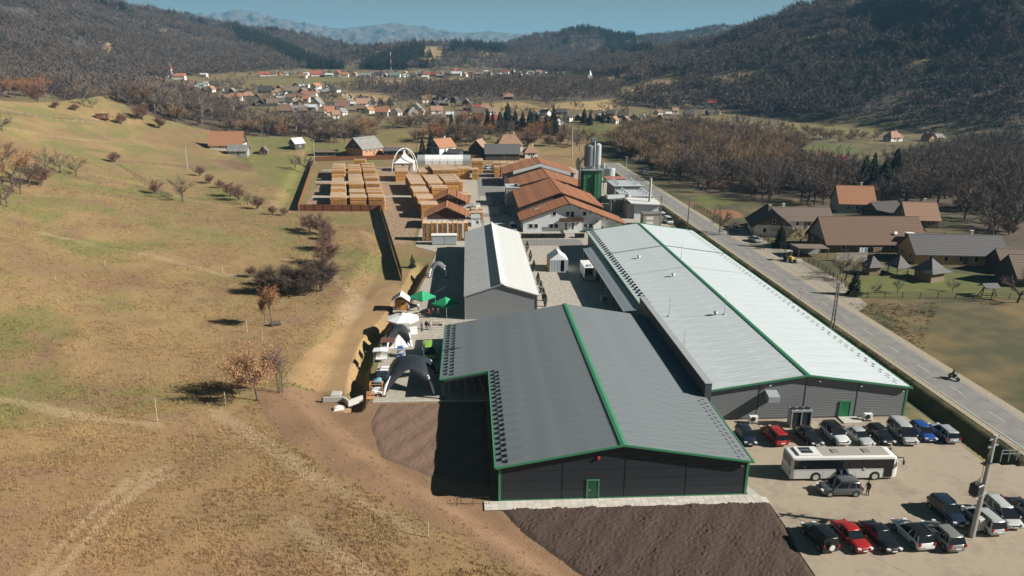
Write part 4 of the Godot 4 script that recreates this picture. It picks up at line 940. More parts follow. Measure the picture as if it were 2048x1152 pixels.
# ---------- roads, yards, soil ----------
func clods(called: String, poly: PackedVector2Array, step: float, amp: float, m: Material, lift: float, mode := 0) -> void:
	var bb := Rect2(poly[0], Vector2.ZERO)
	for q in poly: bb = bb.expand(q)
	var nx := int(bb.size.x / step); var ny := int(bb.size.y / step)
	var f := FastNoiseLite.new()
	f.seed = 91; f.frequency = 2.4; f.fractal_octaves = 3
	var f2 := FastNoiseLite.new()
	f2.seed = 5; f2.noise_type = FastNoiseLite.TYPE_CELLULAR; f2.frequency = 3.2
	var hs := PackedFloat32Array(); hs.resize((nx + 1) * (ny + 1))
	for i in nx + 1:
		for j in ny + 1:
			var x := bb.position.x + i * step; var z := bb.position.y + j * step
			var big := 1.0 if mode == 1 else 0.75 + 0.6 * f.get_noise_2d(x * 0.12, z * 0.12)
			hs[i * (ny + 1) + j] = (0.0 if mode == 1 else gh(x, z)) + (0.0 if mode == 1 else lift) + amp * big * (f.get_noise_2d(x, z) * 0.9 - (0.0 if mode == 1 else f2.get_noise_2d(x, z) * 0.9 + 0.35))
			if mode == 0:
				var ed := 9.0
				for w in poly.size():
					ed = minf(ed, Geometry2D.get_closest_point_to_segment(Vector2(x, z), poly[w], poly[(w + 1) % poly.size()]).distance_to(Vector2(x, z)))
				var tp := smoothstep(0.0, 0.9, ed)
				hs[i * (ny + 1) + j] = lerpf(gh(x, z) - 0.04, hs[i * (ny + 1) + j], tp)
				hs[i * (ny + 1) + j] += tp * (0.06 * f.get_noise_2d(x * 0.2, z * 0.2) + 0.04 * sin((x * 0.8 + z * 0.55) * 2.1))
	var b := MB.new()
	for i in nx:
		for j in ny:
			var x := bb.position.x + i * step; var z := bb.position.y + j * step
			var e := 0.0
			if not Geometry2D.is_point_in_polygon(Vector2(x + step * 0.5 + e * f.get_noise_2d(x * 0.3, z * 0.3), z + step * 0.5 + e * f.get_noise_2d(x * 0.3 + 90.0, z * 0.3)), poly): continue
			var g := 0.72 + 0.5 * (0.5 + 0.5 * f.get_noise_2d(x * 0.13, z * 0.13)) + rng.randf() * 0.3
			if mode == 1: # worn wheel lanes and darker damp patches
				g = 0.93 + 0.22 * f.get_noise_2d(x * 0.05, z * 0.05) + 0.16 * f.get_noise_2d(x * 0.3, z * 0.3) + rng.randf() * 0.07
				for q in [-75.0, -73.3, -65.6, -64.0]:
					if absf(z - q - 0.8 * sin(x * 0.11)) < 0.32 and f.get_noise_2d(x * 0.2, z) > -0.2: g += 0.12
				g = clampf(g, 0.55, 1.2)
			b.k = Color(g, g, g)
			b.quad(V(x, hs[i * (ny + 1) + j + 1], z + step), V(x + step, hs[(i + 1) * (ny + 1) + j + 1], z + step), V(x + step, hs[(i + 1) * (ny + 1) + j], z), V(x, hs[i * (ny + 1) + j], z))
	b.smooth(0.3)
	struct(called, b, m)
func site() -> void:
	var asphalt := mt("asphalt", lin(0.2, 0.192, 0.18), 0.85, ntex("asphs", 0.02, 0.88, 1.07, 6, 512), 0.04)
	var conc := mt("yard_concrete", lin(0.37, 0.335, 0.28), 0.9, ntex("conc", 0.03, 0.84, 1.08, 6, 512), 0.06)
	var rd := struct("road", MB.new().bx(67.3, -0.3, -366, 73.1, 0.02, 120), asphalt)
	var dash := MB.new().bx(-0.075, 0, -1.55, 0.075, 0.004, 1.55).mesh(mt("road_paint", lin(0.6, 0.6, 0.56), 0.7, ntex("wornp", 0.08, 0.5, 1.15), 0.4))
	var z := -353.0
	while z < 60.0:
		put(rd, "lane_dash", dash, V(70.2, 0.022, z))
		z += 8.15
	for x in [67.55, 72.85]: part(rd, "edge_line", MB.new().bx(x - 0.06, 0.021, -366, x + 0.06, 0.026, 120), mt("road_paint", Color.WHITE))
	struct("road_shoulder", MB.new().bx(66.3, -0.3, -366, 67.25, 0.0, 120).bx(73.15, -0.3, -366, 74.6, 0.0, 120), mt("shoulder", lin(0.33, 0.28, 0.2), 0.95, ntex("conc", 0.012, 0.6, 1.2), 0.15))
	struct("roadside_lay_by", MB.new().flat(pv([74.65, -128, 74.65, -205, 80, -205, 81.5, -150, 78.5, -132]), 0.005), mt("layby", lin(0.3, 0.265, 0.21), 0.95, ntex("conc", 0.012, 0.6, 1.2), 0.08))
	var gravel := mt("gravel", lin(0.38, 0.315, 0.232), 0.95, ntex("gravf", 0.14, 0.6, 1.25, 5, 512), 0.3, bumptex("gravb", 0.25, 2.0), 0.0, true)
	clods("gravel_lot", pv([29.9, -84.7, 57.9, -84.7, 58.4, -83, 60.2, -79, 60.6, -72.5, 66.2, -71, 66.2, -20, 26, -20, 30.5, -50, 31.2, -54, 31.65, -65.3, 29.9, -67.0]), 0.4, 0.03, gravel, 0.06, 1)
	struct("yard_pavement", MB.new().flat(pv([-13.6, -92.2, -3.0, -92.2, 29.7, -92.2, 29.7, -114.8, 30.6, -181, 30.6, -184, 59, -184, 59.5, -200, 59.5, -300, 48, -345, -15, -345, -14, -184, -8.2, -178, -9.4, -159, -11, -139, -12.4, -127, -14.3, -116, -14.4, -104]), 0.0), conc)
	# resurfaced darker lane between the halls and the sheds
	struct("asphalt_lane", MB.new().flat(pv([3.5, -345, 3.5, -190, 13, -190, 13, -184, 30, -184, 30, -190, 29, -191.5, 13.6, -191.5, 13.6, -345]), 0.006), mt("asphalt_old", lin(0.2, 0.192, 0.18), 0.9, ntex("asph", 0.06, 0.75, 1.15, 5), 0.08))
	for q in [[4.5, 14.0, -205.0, -223.0], [4.2, 9.8, -228.5, -240.5], [3.8, 8.0, -245.0, -262.0]]:
		struct("concrete_slab", MB.new().flat(pv([q[0], q[2], q[1], q[2], q[1], q[3], q[0], q[3]]), 0.012), mt("slab_pale", lin(0.38, 0.36, 0.31), 0.9, ntex("conc", 0.012, 0.62, 1.2), 0.09))
	struct("timber_yard_earth", MB.new().flat(pv([-15.1, -186, -15.1, -345, -64, -345, -54.5, -238, -30, -235.5, -27, -200, -21.5, -186]), 0.0), mt("yard_earth", lin(0.29, 0.2, 0.125), 0.95, ntex("earthn", 0.03, 0.7, 1.2, 5), 0.09))
	for q in [[-56.0, -15.2, -261.2], [-62.0, -15.2, -297.5], [-66.0, -15.2, -333.0]]:
		struct("concrete_strip", MB.new().bx(q[0], -0.05, q[2] - 1.6, q[1], 0.09, q[2] + 1.6), mt("slab_pale", Color.WHITE))
	# apron of paving slabs along the hall gable
	var ap := struct("paving_apron", MB.new().flat(pv([1.2, -67.3, 1.4, -65.85, 3.0, -65.75, 31.7, -65.6, 29.95, -70.5, 29.9, -67.3]), 0.03), mt("paver_bed", lin(0.36, 0.34, 0.3), 0.95))
	var pvm := [mt("paver_a", lin(0.47, 0.44, 0.385), 0.9), mt("paver_b", lin(0.42, 0.395, 0.35), 0.9), mt("paver_c", lin(0.5, 0.47, 0.42), 0.9)]
	var slabs := []
	for m in pvm: slabs.append(MB.new().cbox(-0.37, 0.0, -0.255, 0.37, 0.03, 0.255, 0.01).mesh(m))
	var count := 0
	for i in 42:
		for j in 3:
			var x := 1.65 + i * 0.76
			if x > 30.9 + (2 - j) * -0.5 + 0.9: continue
			if count < 300: put(ap, "paving_slab", pick(slabs), V(x, 0.032, -66.98 + j * 0.53))
			count += 1
	clods("ploughed_soil", pv([2.4, -66.5, 32.0, -66.4, 31.3, -54, 30.3, -44, 11.8, -44, 13, -50.5, 4.8, -61.6]), 0.15, 0.16, mt("soil_dark", lin(0.072, 0.044, 0.03), 0.95, ntex("grav", 0.09, 0.5, 1.3, 5, 512), 0.3, null, 0.0, true), 0.12)
	clods("soil_patch", pv([-12.6, -91.9, -4.2, -91.9, 2.3, -91.7, 2.4, -69.5, -4.3, -72, -11, -77, -13.4, -86]), 0.2, 0.12, mt("soil_red", lin(0.2, 0.122, 0.083), 0.95, ntex("grav", 0.09, 0.5, 1.3, 5, 512), 0.3, null, 0.0, true), 0.09)
	struct("terrace_kerb", MB.new().bx(-13.6, -0.3, -92.15, 2.8, 0.1, -91.95), mt("concrete_light", Color.WHITE))
	# concrete headwall at the end of the drainage trench
	var hw := thing("culvert_headwall", "white concrete wing wall at the trench end below bare oak", "wall")
	part(hw, "wall", MB.new().bx(-20.3, 0.0, -92.6, -17.6, 0.75, -92.3), mt("concrete_light", Color.WHITE))
	part(hw, "wing", MB.new().box(V(-17.2, 0.25, -92.1), V(1.3, 0.9, 0.25), Basis(Vector3.UP, -0.9)), mt("concrete_light", Color.WHITE))
	part(hw, "wing", MB.new().box(V(-15.9, 0.2, -92.2), V(2.4, 0.9, 0.25), Basis(Vector3.UP, 0.75)), mt("concrete_light", Color.WHITE))
	part(hw, "slab", MB.new().bx(-19.3, 0.5, -94.2, -18.0, 0.85, -92.7), mt("concrete_light", Color.WHITE))
	var b := MB.new()
	for i in 9:
		var t := PI * i / 8
		var t2 := PI * (i + 1) / 8
		if i < 8: b.quad(V(cos(t) * 0.7, sin(t) * 0.35, 0.45), V(cos(t) * 0.75, sin(t) * 0.4, -0.45), V(cos(t2) * 0.75, sin(t2) * 0.4, -0.45), V(cos(t2) * 0.7, sin(t2) * 0.35, 0.45))
	b.cap([V(0.7, 0, 0.45), V(0.5, 0.3, 0.45), V(0, 0.36, 0.45), V(-0.5, 0.3, 0.45), V(-0.7, 0, 0.45)])
	solo("well_cover", b, mt("white_paint", Color.WHITE), "white domed well cover lying on bare brown soil", "well cover", V(-17.9, gh(-17.9, -90.2), -90.2), 0.3)
	var log := thing("cut_log", "short sawn tree log lying on the grass slope", "log", V(-33.2, gh(-33.2, -119.0), -119.0), 0.35)
	part(log, "bark", MB.new().tube(V(-1.0, 0.4, 0), V(0.9, 0.4, 0), 0.42, 0.4, 10, false).smooth(), mt("bark", lin(0.09, 0.07, 0.055), 0.95, ntex("conc", 0.012, 0.6, 1.2), 0.8))
	part(log, "sawn_end", MB.new().tube(V(0.9, 0.4, 0), V(0.93, 0.4, 0), 0.39, 0.39, 10), mt("sawn", lin(0.6, 0.45, 0.28), 0.8))
	part(log, "sawn_end", MB.new().tube(V(-1.03, 0.4, 0), V(-1.0, 0.4, 0), 0.4, 0.4, 10), mt("sawn", Color.WHITE))
	# culvert rail and manhole rail
	var gr := thing("guard_rail", "low steel guard rail at ditch end by the road", "rail", V(63.2, 0, -73.6))
	for i in 4: part(gr, "post", MB.new().bx(i * 1.0 - 0.04, -0.6, -0.04, i * 1.0 + 0.04, 0.95, 0.04), mt("galv", Color.WHITE))
	for y in [0.45, 0.9]: part(gr, "rail", MB.new().bx(-0.05, y, -0.03, 3.05, y + 0.07, 0.03), mt("galv", Color.WHITE))
	var rl := thing("hand_rail", "thin dark hand rail beside corner of dark hall", "rail", V(-1.6, gh(-1.6, -66.8), -66.8))
	for i in 3: part(rl, "post", MB.new().bx(i * 1.7 - 0.03, -0.3, -0.03, i * 1.7 + 0.03, 0.95, 0.03), mt("dark_metal", Color.WHITE))
	part(rl, "rail", MB.new().bx(0, 0.9, -0.03, 3.4, 0.96, 0.03), mt("dark_metal", Color.WHITE))
# ---------- tents and things in the yard ----------
func star_canopy(rx: float, rz: float, hgt: float, arch: float) -> MB:
	var b := MB.new()
	var rows := []
	for i in 11:
		var t := i / 10.0
		var r := []
		for j in 32:
			var a := TAU * j / 32.0
			var f := absf(sin(2.0 * (a - PI / 4))) # 0 at the legs
			var g := pow(f, 0.6)
			var k := 1.414 - 0.78 * g
			var ye := arch * g
			var q := sin(t * PI / 2)
			r.append(V(cos(a) * rx * k * q, lerpf(ye, hgt, cos(t * PI / 2)) if t < 1 else ye, sin(a) * rz * k * q))
		rows.append(r)
	for i in 10:
		for j in 32: b.quad(rows[i][j], rows[i][(j + 1) % 32], rows[i + 1][(j + 1) % 32], rows[i + 1][j]) if i > 0 else b.tri(rows[0][0], rows[1][(j + 1) % 32], rows[1][j])
	return b.smooth(0.2)
func arch_tent(called: String, label: String, at: Vector3, rx: float, rz: float, h: float, fabric: Material, leg: Material) -> Node3D:
	var o := thing(called, label, "tent", at)
	part(o, "canopy", star_canopy(rx, rz, h, h * 0.8), fabric)
	for sx in [-1, 1]:
		for sz in [-1, 1]:
			var p := V(sx * rx * 1.02, 0, sz * rz * 1.02)
			part(o, "leg", MB.new().tube(p, V(sx * rx * 0.93, h * 0.32, sz * rz * 0.93), 0.16, 0.2, 7).tube(V(sx * rx * 0.93, h * 0.32, sz * rz * 0.93), V(sx * rx * 0.74, h * 0.62, sz * rz * 0.74), 0.2, 0.16, 7), leg)
			part(o, "anchor_weight", MB.new().cbox(p.x - 0.35, 0, p.z - 0.35, p.x + 0.35, 0.16, p.z + 0.35, 0.04), mt("dark_metal", Color.WHITE))
	return o
func gazebo(label: String, at: Vector3, turn: float, w: float) -> void:
	var o := thing("pop_up_gazebo", label, "gazebo", at, turn, "green pop-up gazebos")
	var g := mt("gazebo_green", lin(0.015, 0.27, 0.12), 0.75)
	var c := [V(-w, 2.15, w), V(w, 2.15, w), V(w, 2.15, -w), V(-w, 2.15, -w)]
	var t := V(0, 3.35, 0)
	for i in 4:
		var a: Vector3 = c[i]; var d: Vector3 = c[(i + 1) % 4]
		var b := MB.new()
		var mid := (a + d) / 2 * V(0.97, 1, 0.97)
		b.tri(a, mid, t); b.tri(mid, d, t)
		b.quad(a - V(0, 0.28, 0), d - V(0, 0.28, 0), d, a)
		part(o, "canopy_panel", b, g)
	for q in c: part(o, "post", MB.new().bx(q.x * 0.96 - 0.03, 0, q.z * 0.96 - 0.03, q.x * 0.96 + 0.03, 2.2, q.z * 0.96 + 0.03), mt("galv", Color.WHITE))
func picnic_bench(label: String, at: Vector3, turn: float, l := 2.0) -> void:
	var o := thing("bench_table", label, "table", at, turn)
	var w := mt("bench_wood", lin(0.42, 0.36, 0.28), 0.85, ntex("conc", 0.012, 0.6, 1.2), 0.8)
	part(o, "table_top", MB.new().bx(-l / 2, 0.7, -0.35, l / 2, 0.76, 0.35), w)
	for s in [-1, 1]:
		part(o, "seat", MB.new().bx(-l / 2, 0.42, s * 0.7 - 0.14, l / 2, 0.47, s * 0.7 + 0.14), w)
		part(o, "leg", MB.new().bx(s * l * 0.4 - 0.04, 0, -0.7, s * l * 0.4 + 0.04, 0.42, 0.7).bx(s * l * 0.4 - 0.04, 0.42, -0.2, s * l * 0.4 + 0.04, 0.7, 0.2), w)
func yard() -> void:
	var black := mt("black_fabric", lin(0.018, 0.022, 0.028), 0.55)
	var white := mt("white_fabric", lin(0.66, 0.67, 0.68), 0.8)
	var galv := mt("galv", Color.WHITE)
	arch_tent("arch_tent", "large black four-legged arch tent at front of the terrace", V(-8.7, 0, -98.0), 3.5, 3.9, 4.1, black, white)
	arch_tent("arch_tent", "small grey arch tent beside grey hall", V(-7.0, 0, -156.0), 1.9, 1.5, 3.3, mt("grey_fabric", lin(0.12, 0.13, 0.14), 0.7), white)
	# dome tent: white shell with black crown
	var o := thing("dome_tent", "black and white dome tent beside the octagonal parasol", "tent", V(-12.0, 0, -114.6), 0.15)
	part(o, "canopy", star_canopy(2.0, 2.0, 3.3, 2.2), black)
	var b := MB.new()
	for k in 3: # three closed white sides under the canopy
		var a0 := -PI * 0.25 + k * PI * 0.5 - PI * 0.5
		for i in 8:
			for j in 6:
				var q := []
				for e in [[i, j], [i + 1, j], [i + 1, j + 1], [i, j + 1]]:
					var a: float = a0 + PI * 0.5 * e[0] / 8.0
					var f := 1.0 - absf(e[0] / 4.0 - 1.0)
					var t: float = e[1] / 6.0
					q.append(V(cos(a) * (2.7 - 0.8 * f - t * 0.75), t * (0.1 + 2.0 * pow(f, 0.7)), sin(a) * (2.7 - 0.8 * f - t * 0.75)))
				b.quad(q[3], q[2], q[1], q[0])
	part(o, "side_wall", b.smooth(0.2), white)
	for sx in [-1, 1]:
		for sz in [-1, 1]: part(o, "leg", MB.new().tube(V(sx * 2.03, 0, sz * 2.03), V(sx * 1.8, 1.1, sz * 1.8), 0.15, 0.2, 7), white)
	# octagonal parasol
	o = thing("octagonal_parasol", "wide white octagonal parasol with folded vent", "parasol", V(-11.6, 0, -119.6), 0.1)
	for i in 8:
		var a := TAU * (i + 0.5) / 8; var d := TAU * (i + 1.5) / 8
		b = MB.new()
		b.tri(V(0, 3.55, 0), V(cos(d) * 2.9, 2.75, sin(d) * 2.9), V(cos(a) * 2.9, 2.75, sin(a) * 2.9))
		b.quad(V(cos(a) * 2.9, 2.75, sin(a) * 2.9), V(cos(d) * 2.9, 2.75, sin(d) * 2.9), V(cos(d) * 2.9, 2.5, sin(d) * 2.9), V(cos(a) * 2.9, 2.5, sin(a) * 2.9))
		part(o, "canopy_panel", b, white)
		part(o, "rib", MB.new().tube(V(0, 3.5, 0), V(cos(a) * 2.88, 2.72, sin(a) * 2.88), 0.025, 0.025, 4), galv)
	part(o, "pole", MB.new().tube(V(0, 0, 0), V(0, 3.6, 0), 0.06, 0.06, 8), galv)
	part(o, "top_vent", MB.new().tube(V(0, 3.5, 0), V(0, 3.75, 0), 0.5, 0.05, 8), white)
	part(o, "base", MB.new().cbox(-0.5, 0, -0.5, 0.5, 0.15, 0.5, 0.04), mt("dark_metal", Color.WHITE))
	gazebo("green pop-up gazebo beside the wooden hut", V(-9.2, 0, -133.8), PI / 4 + 0.1, 1.85)
	gazebo("green pop-up gazebo half shaded by grey hall", V(-4.6, 0, -129.6), PI / 4 + 0.1, 1.85)
	solo("sun_sail", MB.new().hexa([V(-1.6, 0.9, 0.5), V(1.5, 2.5, 0.1), V(1.7, 2.45, -0.5), V(-1.2, 0.8, -0.6), V(-1.6, 0.95, 0.5), V(1.5, 2.58, 0.1), V(1.7, 2.53, -0.5), V(-1.2, 0.85, -0.6)]).tube(V(1.6, 0, -0.2), V(1.6, 2.5, -0.2), 0.05, 0.05, 6).tube(V(-1.4, 0, 0), V(-1.4, 0.9, 0), 0.05, 0.05, 6), mt("grey_fabric", Color.WHITE), "dark grey sun sail standing behind green gazebos", "sun sail", V(-5.6, 0, -140.5), 0.2)
	# wooden hut
	o = thing("wooden_hut", "small wooden hut with white gable roof on the terrace", "hut", V(-13.1, 0, -132.2))
	var wood := mt("hut_wood", lin(0.42, 0.22, 0.07), 0.75, ntex("conc", 0.012, 0.6, 1.2), 0.6)
	for y in 8: part(o, "log", MB.new().tube(V(-1.05, 0.18 + y * 0.26, -1.3), V(1.05, 0.18 + y * 0.26, -1.3), 0.13, 0.13, 6).tube(V(-1.05, 0.18 + y * 0.26, -1.3), V(-1.05, 0.18 + y * 0.26, 0.3), 0.13, 0.13, 6).tube(V(1.05, 0.18 + y * 0.26, -1.3), V(1.05, 0.18 + y * 0.26, 0.3), 0.13, 0.13, 6), wood)
	part(o, "wall", MB.new().bx(-1.05, 0.05, 0.25, 1.05, 2.2, 0.38), wood)
	var dr := part(o, "door", MB.new().bx(-0.1, 0.1, 0.38, 0.75, 1.95, 0.43), mt("hut_door", lin(0.5, 0.25, 0.06), 0.7))
	part(dr, "pane", MB.new().bx(0.1, 1.2, 0.43, 0.3, 1.6, 0.45).bx(0.4, 1.2, 0.43, 0.6, 1.6, 0.45), mt("dark_metal", Color.WHITE))
	for s in [-1, 1]:
		part(o, "post", MB.new().bx(s * 1.3 - 0.06, 0, 0.95, s * 1.3 + 0.06, 2.15, 1.07), mt("galv", Color.WHITE))
		part(o, "roof_slope", MB.new().prism(pv([0, 3.25, 1.75, 1.95, 1.75, 2.05, 0, 3.35]) if s > 0 else pv([-1.75, 1.95, 0, 3.25, 0, 3.35, -1.75, 2.05]), -1.7, 1.3), mt("hut_roof", lin(0.6, 0.61, 0.62), 0.6))
	part(o, "deck", MB.new().cbox(-1.5, 0, 0.5, 1.5, 0.12, 1.4, 0.02), mt("bench_wood", lin(0.42, 0.36, 0.28), 0.85))
	# counter, benches, pallets, loungers
	solo("serving_counter", MB.new().cbox(-0.65, 0, -0.4, 0.65, 1.05, 0.4, 0.03).bx(-0.72, 1.05, -0.46, 0.72, 1.1, 0.46), white, "white serving counter in front of octagonal parasol", "counter", V(-9.9, 0, -119.2), 0.35)
	picnic_bench("pale wooden bench table nearest the dark hall corner", V(-5.9, 0, -123.6), 0.0, 2.4)
	picnic_bench("wooden bench table between the hut and gazebo", V(-10.4, 0, -128.8), 0.4)
	for i in 2: solo("floor_beam", MB.new().cbox(-1.9, 0, -0.09, 1.9, 0.14, 0.09, 0.02), mt("concrete_light", Color.WHITE), "pale beam on the terrace floor, %s to the bench table" % ["nearer", "farther"][i], "beam", V(-5.6, 0.005, -121.9 + i * 0.9), -0.02, "floor beams")
	o = thing("garden_swing", "garden swing with white canopy above it", "swing", V(-14.0, 0, -106.6))
	part(o, "canopy", MB.new().hexa([V(-1.15, 1.95, 0.8), V(0, 2.05, 0.8), V(0, 2.05, -0.8), V(-1.15, 1.95, -0.8), V(-1.15, 2.02, 0.8), V(0, 2.15, 0.8), V(0, 2.15, -0.8), V(-1.15, 2.02, -0.8)]).hexa([V(0.01, 2.05, 0.8), V(1.15, 1.95, 0.8), V(1.15, 1.95, -0.8), V(0.01, 2.05, -0.8), V(0.01, 2.15, 0.8), V(1.15, 2.02, 0.8), V(1.15, 2.02, -0.8), V(0.01, 2.15, -0.8)]), white)
	for s in [-1, 1]: part(o, "frame", MB.new().tube(V(s * 1.05, 0, 0.7), V(s * 1.05, 2.0, 0), 0.04, 0.04, 5).tube(V(s * 1.05, 0, -0.7), V(s * 1.05, 2.0, 0), 0.04, 0.04, 5), galv)
	part(o, "seat", MB.new().cbox(-0.85, 0.5, -0.3, 0.85, 0.66, 0.35, 0.05).cbox(-0.85, 0.66, -0.42, 0.85, 1.2, -0.28, 0.04), white)
	for i in 5:
		o = thing("sun_lounger", "white sun lounger in the row before the swing, %s from the front" % ["first", "second", "third", "fourth", "fifth"][i], "lounger", V(-13.1 + 0.1 * i, 0, -99.4 - i * 1.05), 0.05 * (i % 3), "white loungers in a row")
		part(o, "mattress", MB.new().cbox(-0.95, 0.32, -0.32, 0.55, 0.44, 0.32, 0.05).box(V(0.82, 0.6, 0), V(0.7, 0.1, 0.62), Basis(V(0, 0, 1), 0.75)), white)
		for sx in [-0.85, 0.5]:
			for sz in [-0.27, 0.27]: part(o, "leg", MB.new().bx(sx - 0.03, 0, sz - 0.03, sx + 0.03, 0.33, sz + 0.03), galv)
		if i == 0: part(o, "cushion", MB.new().cbox(-1.0, 0.44, -0.2, -0.62, 0.55, 0.2, 0.04), mt("blue_cushion", lin(0.06, 0.07, 0.3), 0.8))
	o = thing("reed_awning", "brown reed awning on four posts behind the swing", "awning", V(-13.3, 0, -110.6))
	for i in 9: part(o, "reed_board", MB.new().box(V(0, 2.2 - i * 0.025, -0.75 + i * 0.18), V(2.3, 0.05, 0.165)), mt("reed", lin(0.17, 0.08, 0.06), 0.9, ntex("conc", 0.012, 0.6, 1.2), 0.9))
	for sx in [-1.05, 1.05]:
		for sz in [-0.7, 0.65]: part(o, "post", MB.new().bx(sx - 0.04, 0, sz - 0.04, sx + 0.04, 2.1, sz + 0.04), mt("bench_wood", Color.WHITE))
	o = thing("blue_display_rack", "blue and white display rack beside the loungers", "rack", V(-11.2, 0, -108.8))
	for y in [0.1, 0.65, 1.2]: part(o, "shelf", MB.new().bx(-0.5, y, -0.6, 0.5, y + 0.06, 0.6), galv)
	for sx in [-0.5, 0.5]:
		for sz in [-0.6, 0.6]: part(o, "post", MB.new().bx(sx - 0.03, 0, sz - 0.03, sx + 0.03, 1.5, sz + 0.03), mt("rack_blue", lin(0.05, 0.16, 0.4), 0.6))
	for i in 3: part(o, "box", MB.new().cbox(-0.42, 0.16 + i * 0.55, -0.5, 0.42, 0.5 + i * 0.55, 0.5 - i * 0.25, 0.03), mt("rack_blue", Color.WHITE) if i != 1 else white)
	o = thing("folded_parasol", "small pale blue half-open parasol by wooden seats", "parasol", V(-13.0, 0, -95.6))
	part(o, "canopy", MB.new().tube(V(0, 1.7, 0), V(0, 2.15, 0), 0.9, 0.08, 10).smooth(0.2), mt("pale_blue", lin(0.16, 0.32, 0.42), 0.8))
	part(o, "pole", MB.new().tube(V(0, 0, 0), V(0, 2.2, 0), 0.03, 0.03, 6), galv)
	o = thing("wooden_frame_swing", "open wooden frame with white cushions beside the pale parasol", "garden seat", V(-13.2, 0, -94.2))
	var ow := mt("orange_wood", lin(0.5, 0.26, 0.1), 0.75)
	for sx in [-0.85, 0.85]:
		for sz in [-0.5, 0.5]: part(o, "post", MB.new().bx(sx - 0.05, 0, sz - 0.05, sx + 0.05, 1.9, sz + 0.05), ow)
	part(o, "beam", MB.new().bx(-0.95, 1.9, -0.55, 0.95, 1.98, -0.45).bx(-0.95, 1.9, 0.45, 0.95, 1.98, 0.55).bx(-0.9, 1.9, -0.45, -0.8, 1.98, 0.45).bx(0.8, 1.9, -0.45, 0.9, 1.98, 0.45), ow)
	part(o, "cushion", MB.new().cbox(-0.75, 0.45, -0.4, 0.75, 0.65, 0.4, 0.06).cbox(-0.75, 0.65, -0.45, 0.75, 1.15, -0.25, 0.06), white)
	o = thing("slatted_chair", "orange slatted wooden chair at the terrace edge", "chair", V(-13.9, 0, -92.75), 0.1)
	for i in 5: part(o, "slat", MB.new().bx(-0.55, 0.4, -0.4 + i * 0.18, 0.55, 0.44, -0.27 + i * 0.18), ow)
	for i in 4: part(o, "slat", MB.new().box(V(0, 0.6 + i * 0.14, -0.48 - i * 0.04), V(1.1, 0.1, 0.035)), ow)
	for sx in [-0.5, 0.5]:
		for sz in [-0.4, 0.4]: part(o, "leg", MB.new().bx(sx - 0.04, 0, sz - 0.04, sx + 0.04, 0.62, sz + 0.04), ow)
	# white marquee with a yellow side
	o = thing("marquee", "white pitched marquee with one yellow side in courtyard", "marquee", V(20.2, 0, -160.9))
	var yl := mt("yellow_fabric", lin(0.62, 0.33, 0.02), 0.8)
	for s in [-1, 1]:
		b = MB.new()
		b.quad(V(s * 0.0, 4.3, -2.6), V(s * 0.0, 4.3, 2.4), V(s * 2.15, 2.75, 2.6), V(s * 2.15, 2.75, -2.6)) if s > 0 else b.quad(V(0, 4.3, 2.4), V(0, 4.3, -2.6), V(-2.15, 2.75, -2.6), V(-2.15, 2.75, 2.6))
		part(o, "roof_slope", b, white)
	b = MB.new(); b.tri(V(-2.15, 2.75, 2.6), V(2.15, 2.75, 2.6), V(0, 4.3, 2.4)); part(o, "gable", b, white)
	b = MB.new(); b.tri(V(2.15, 2.75, -2.6), V(-2.15, 2.75, -2.6), V(0, 4.3, -2.6)); part(o, "gable", b, white)
	part(o, "side_wall", MB.new().bx(-2.17, 0.02, -2.6, -2.13, 2.75, 2.6), yl)
	part(o, "side_wall", MB.new().bx(2.13, 0.02, -2.6, 2.17, 2.75, 2.6), white)
	part(o, "back_wall", MB.new().bx(-2.13, 0.02, -2.62, 2.13, 2.75, -2.58), white)
	b = MB.new()
	for i in 14: # clear front curtain with folds
		var xa := -2.13 + i * 0.18; var xb := xa + 0.18
		b.quad(V(xa, 0.03, 2.6 + 0.05 * (i % 2)), V(xb, 0.03, 2.6 + 0.05 * ((i + 1) % 2)), V(xb, 2.75, 2.6 + 0.05 * ((i + 1) % 2)), V(xa, 2.75, 2.6 + 0.05 * (i % 2)))
	part(o, "front_curtain", b, mt("clear_sheet", lin(0.33, 0.38, 0.4), 0.25))
	part(o, "front_curtain", MB.new().bx(1.3, 0.02, 2.58, 2.13, 2.75, 2.62), mt("clear_sheet", Color.WHITE))
	for sx in [-2.1, 2.1]:
		for sz in [-2.55, 2.55]: part(o, "post", MB.new().bx(sx - 0.05, 0, sz - 0.05, sx + 0.05, 2.8, sz + 0.05), galv)
	# box trailer under the canopy shade
	o = thing("box_trailer", "white box trailer with open dark rear in shade of the canopy", "trailer", V(26.0, 0, -153.2))
	var wp := mt("white_paint", Color.WHITE)
	for sx in [-1, 1]: part(o, "side_panel", MB.new().bx(sx * 1.17 - 0.03, 0.75, -3.4, sx * 1.17 + 0.03, 3.1, 3.2), wp)
	part(o, "roof_panel", MB.new().bx(-1.2, 3.1, -3.4, 1.2, 3.16, 3.2), wp)
	part(o, "floor_panel", MB.new().bx(-1.14, 0.75, -3.4, 1.14, 0.83, 3.2), mt("bench_wood", Color.WHITE))
	part(o, "front_panel", MB.new().bx(-1.14, 0.83, -3.4, 1.14, 3.1, -3.34), wp)
	part(o, "bumper", MB.new().cbox(-1.2, 0.45, 3.2, 1.2, 0.7, 3.5, 0.04), galv)
	part(o, "roof_unit", MB.new().cbox(-0.5, 3.1, 1.2, 0.5, 3.4, 2.4, 0.05), galv)
	part(o, "chassis", MB.new().bx(-0.9, 0.5, -3.3, 0.9, 0.75, 3.1), mt("dark_metal", Color.WHITE))
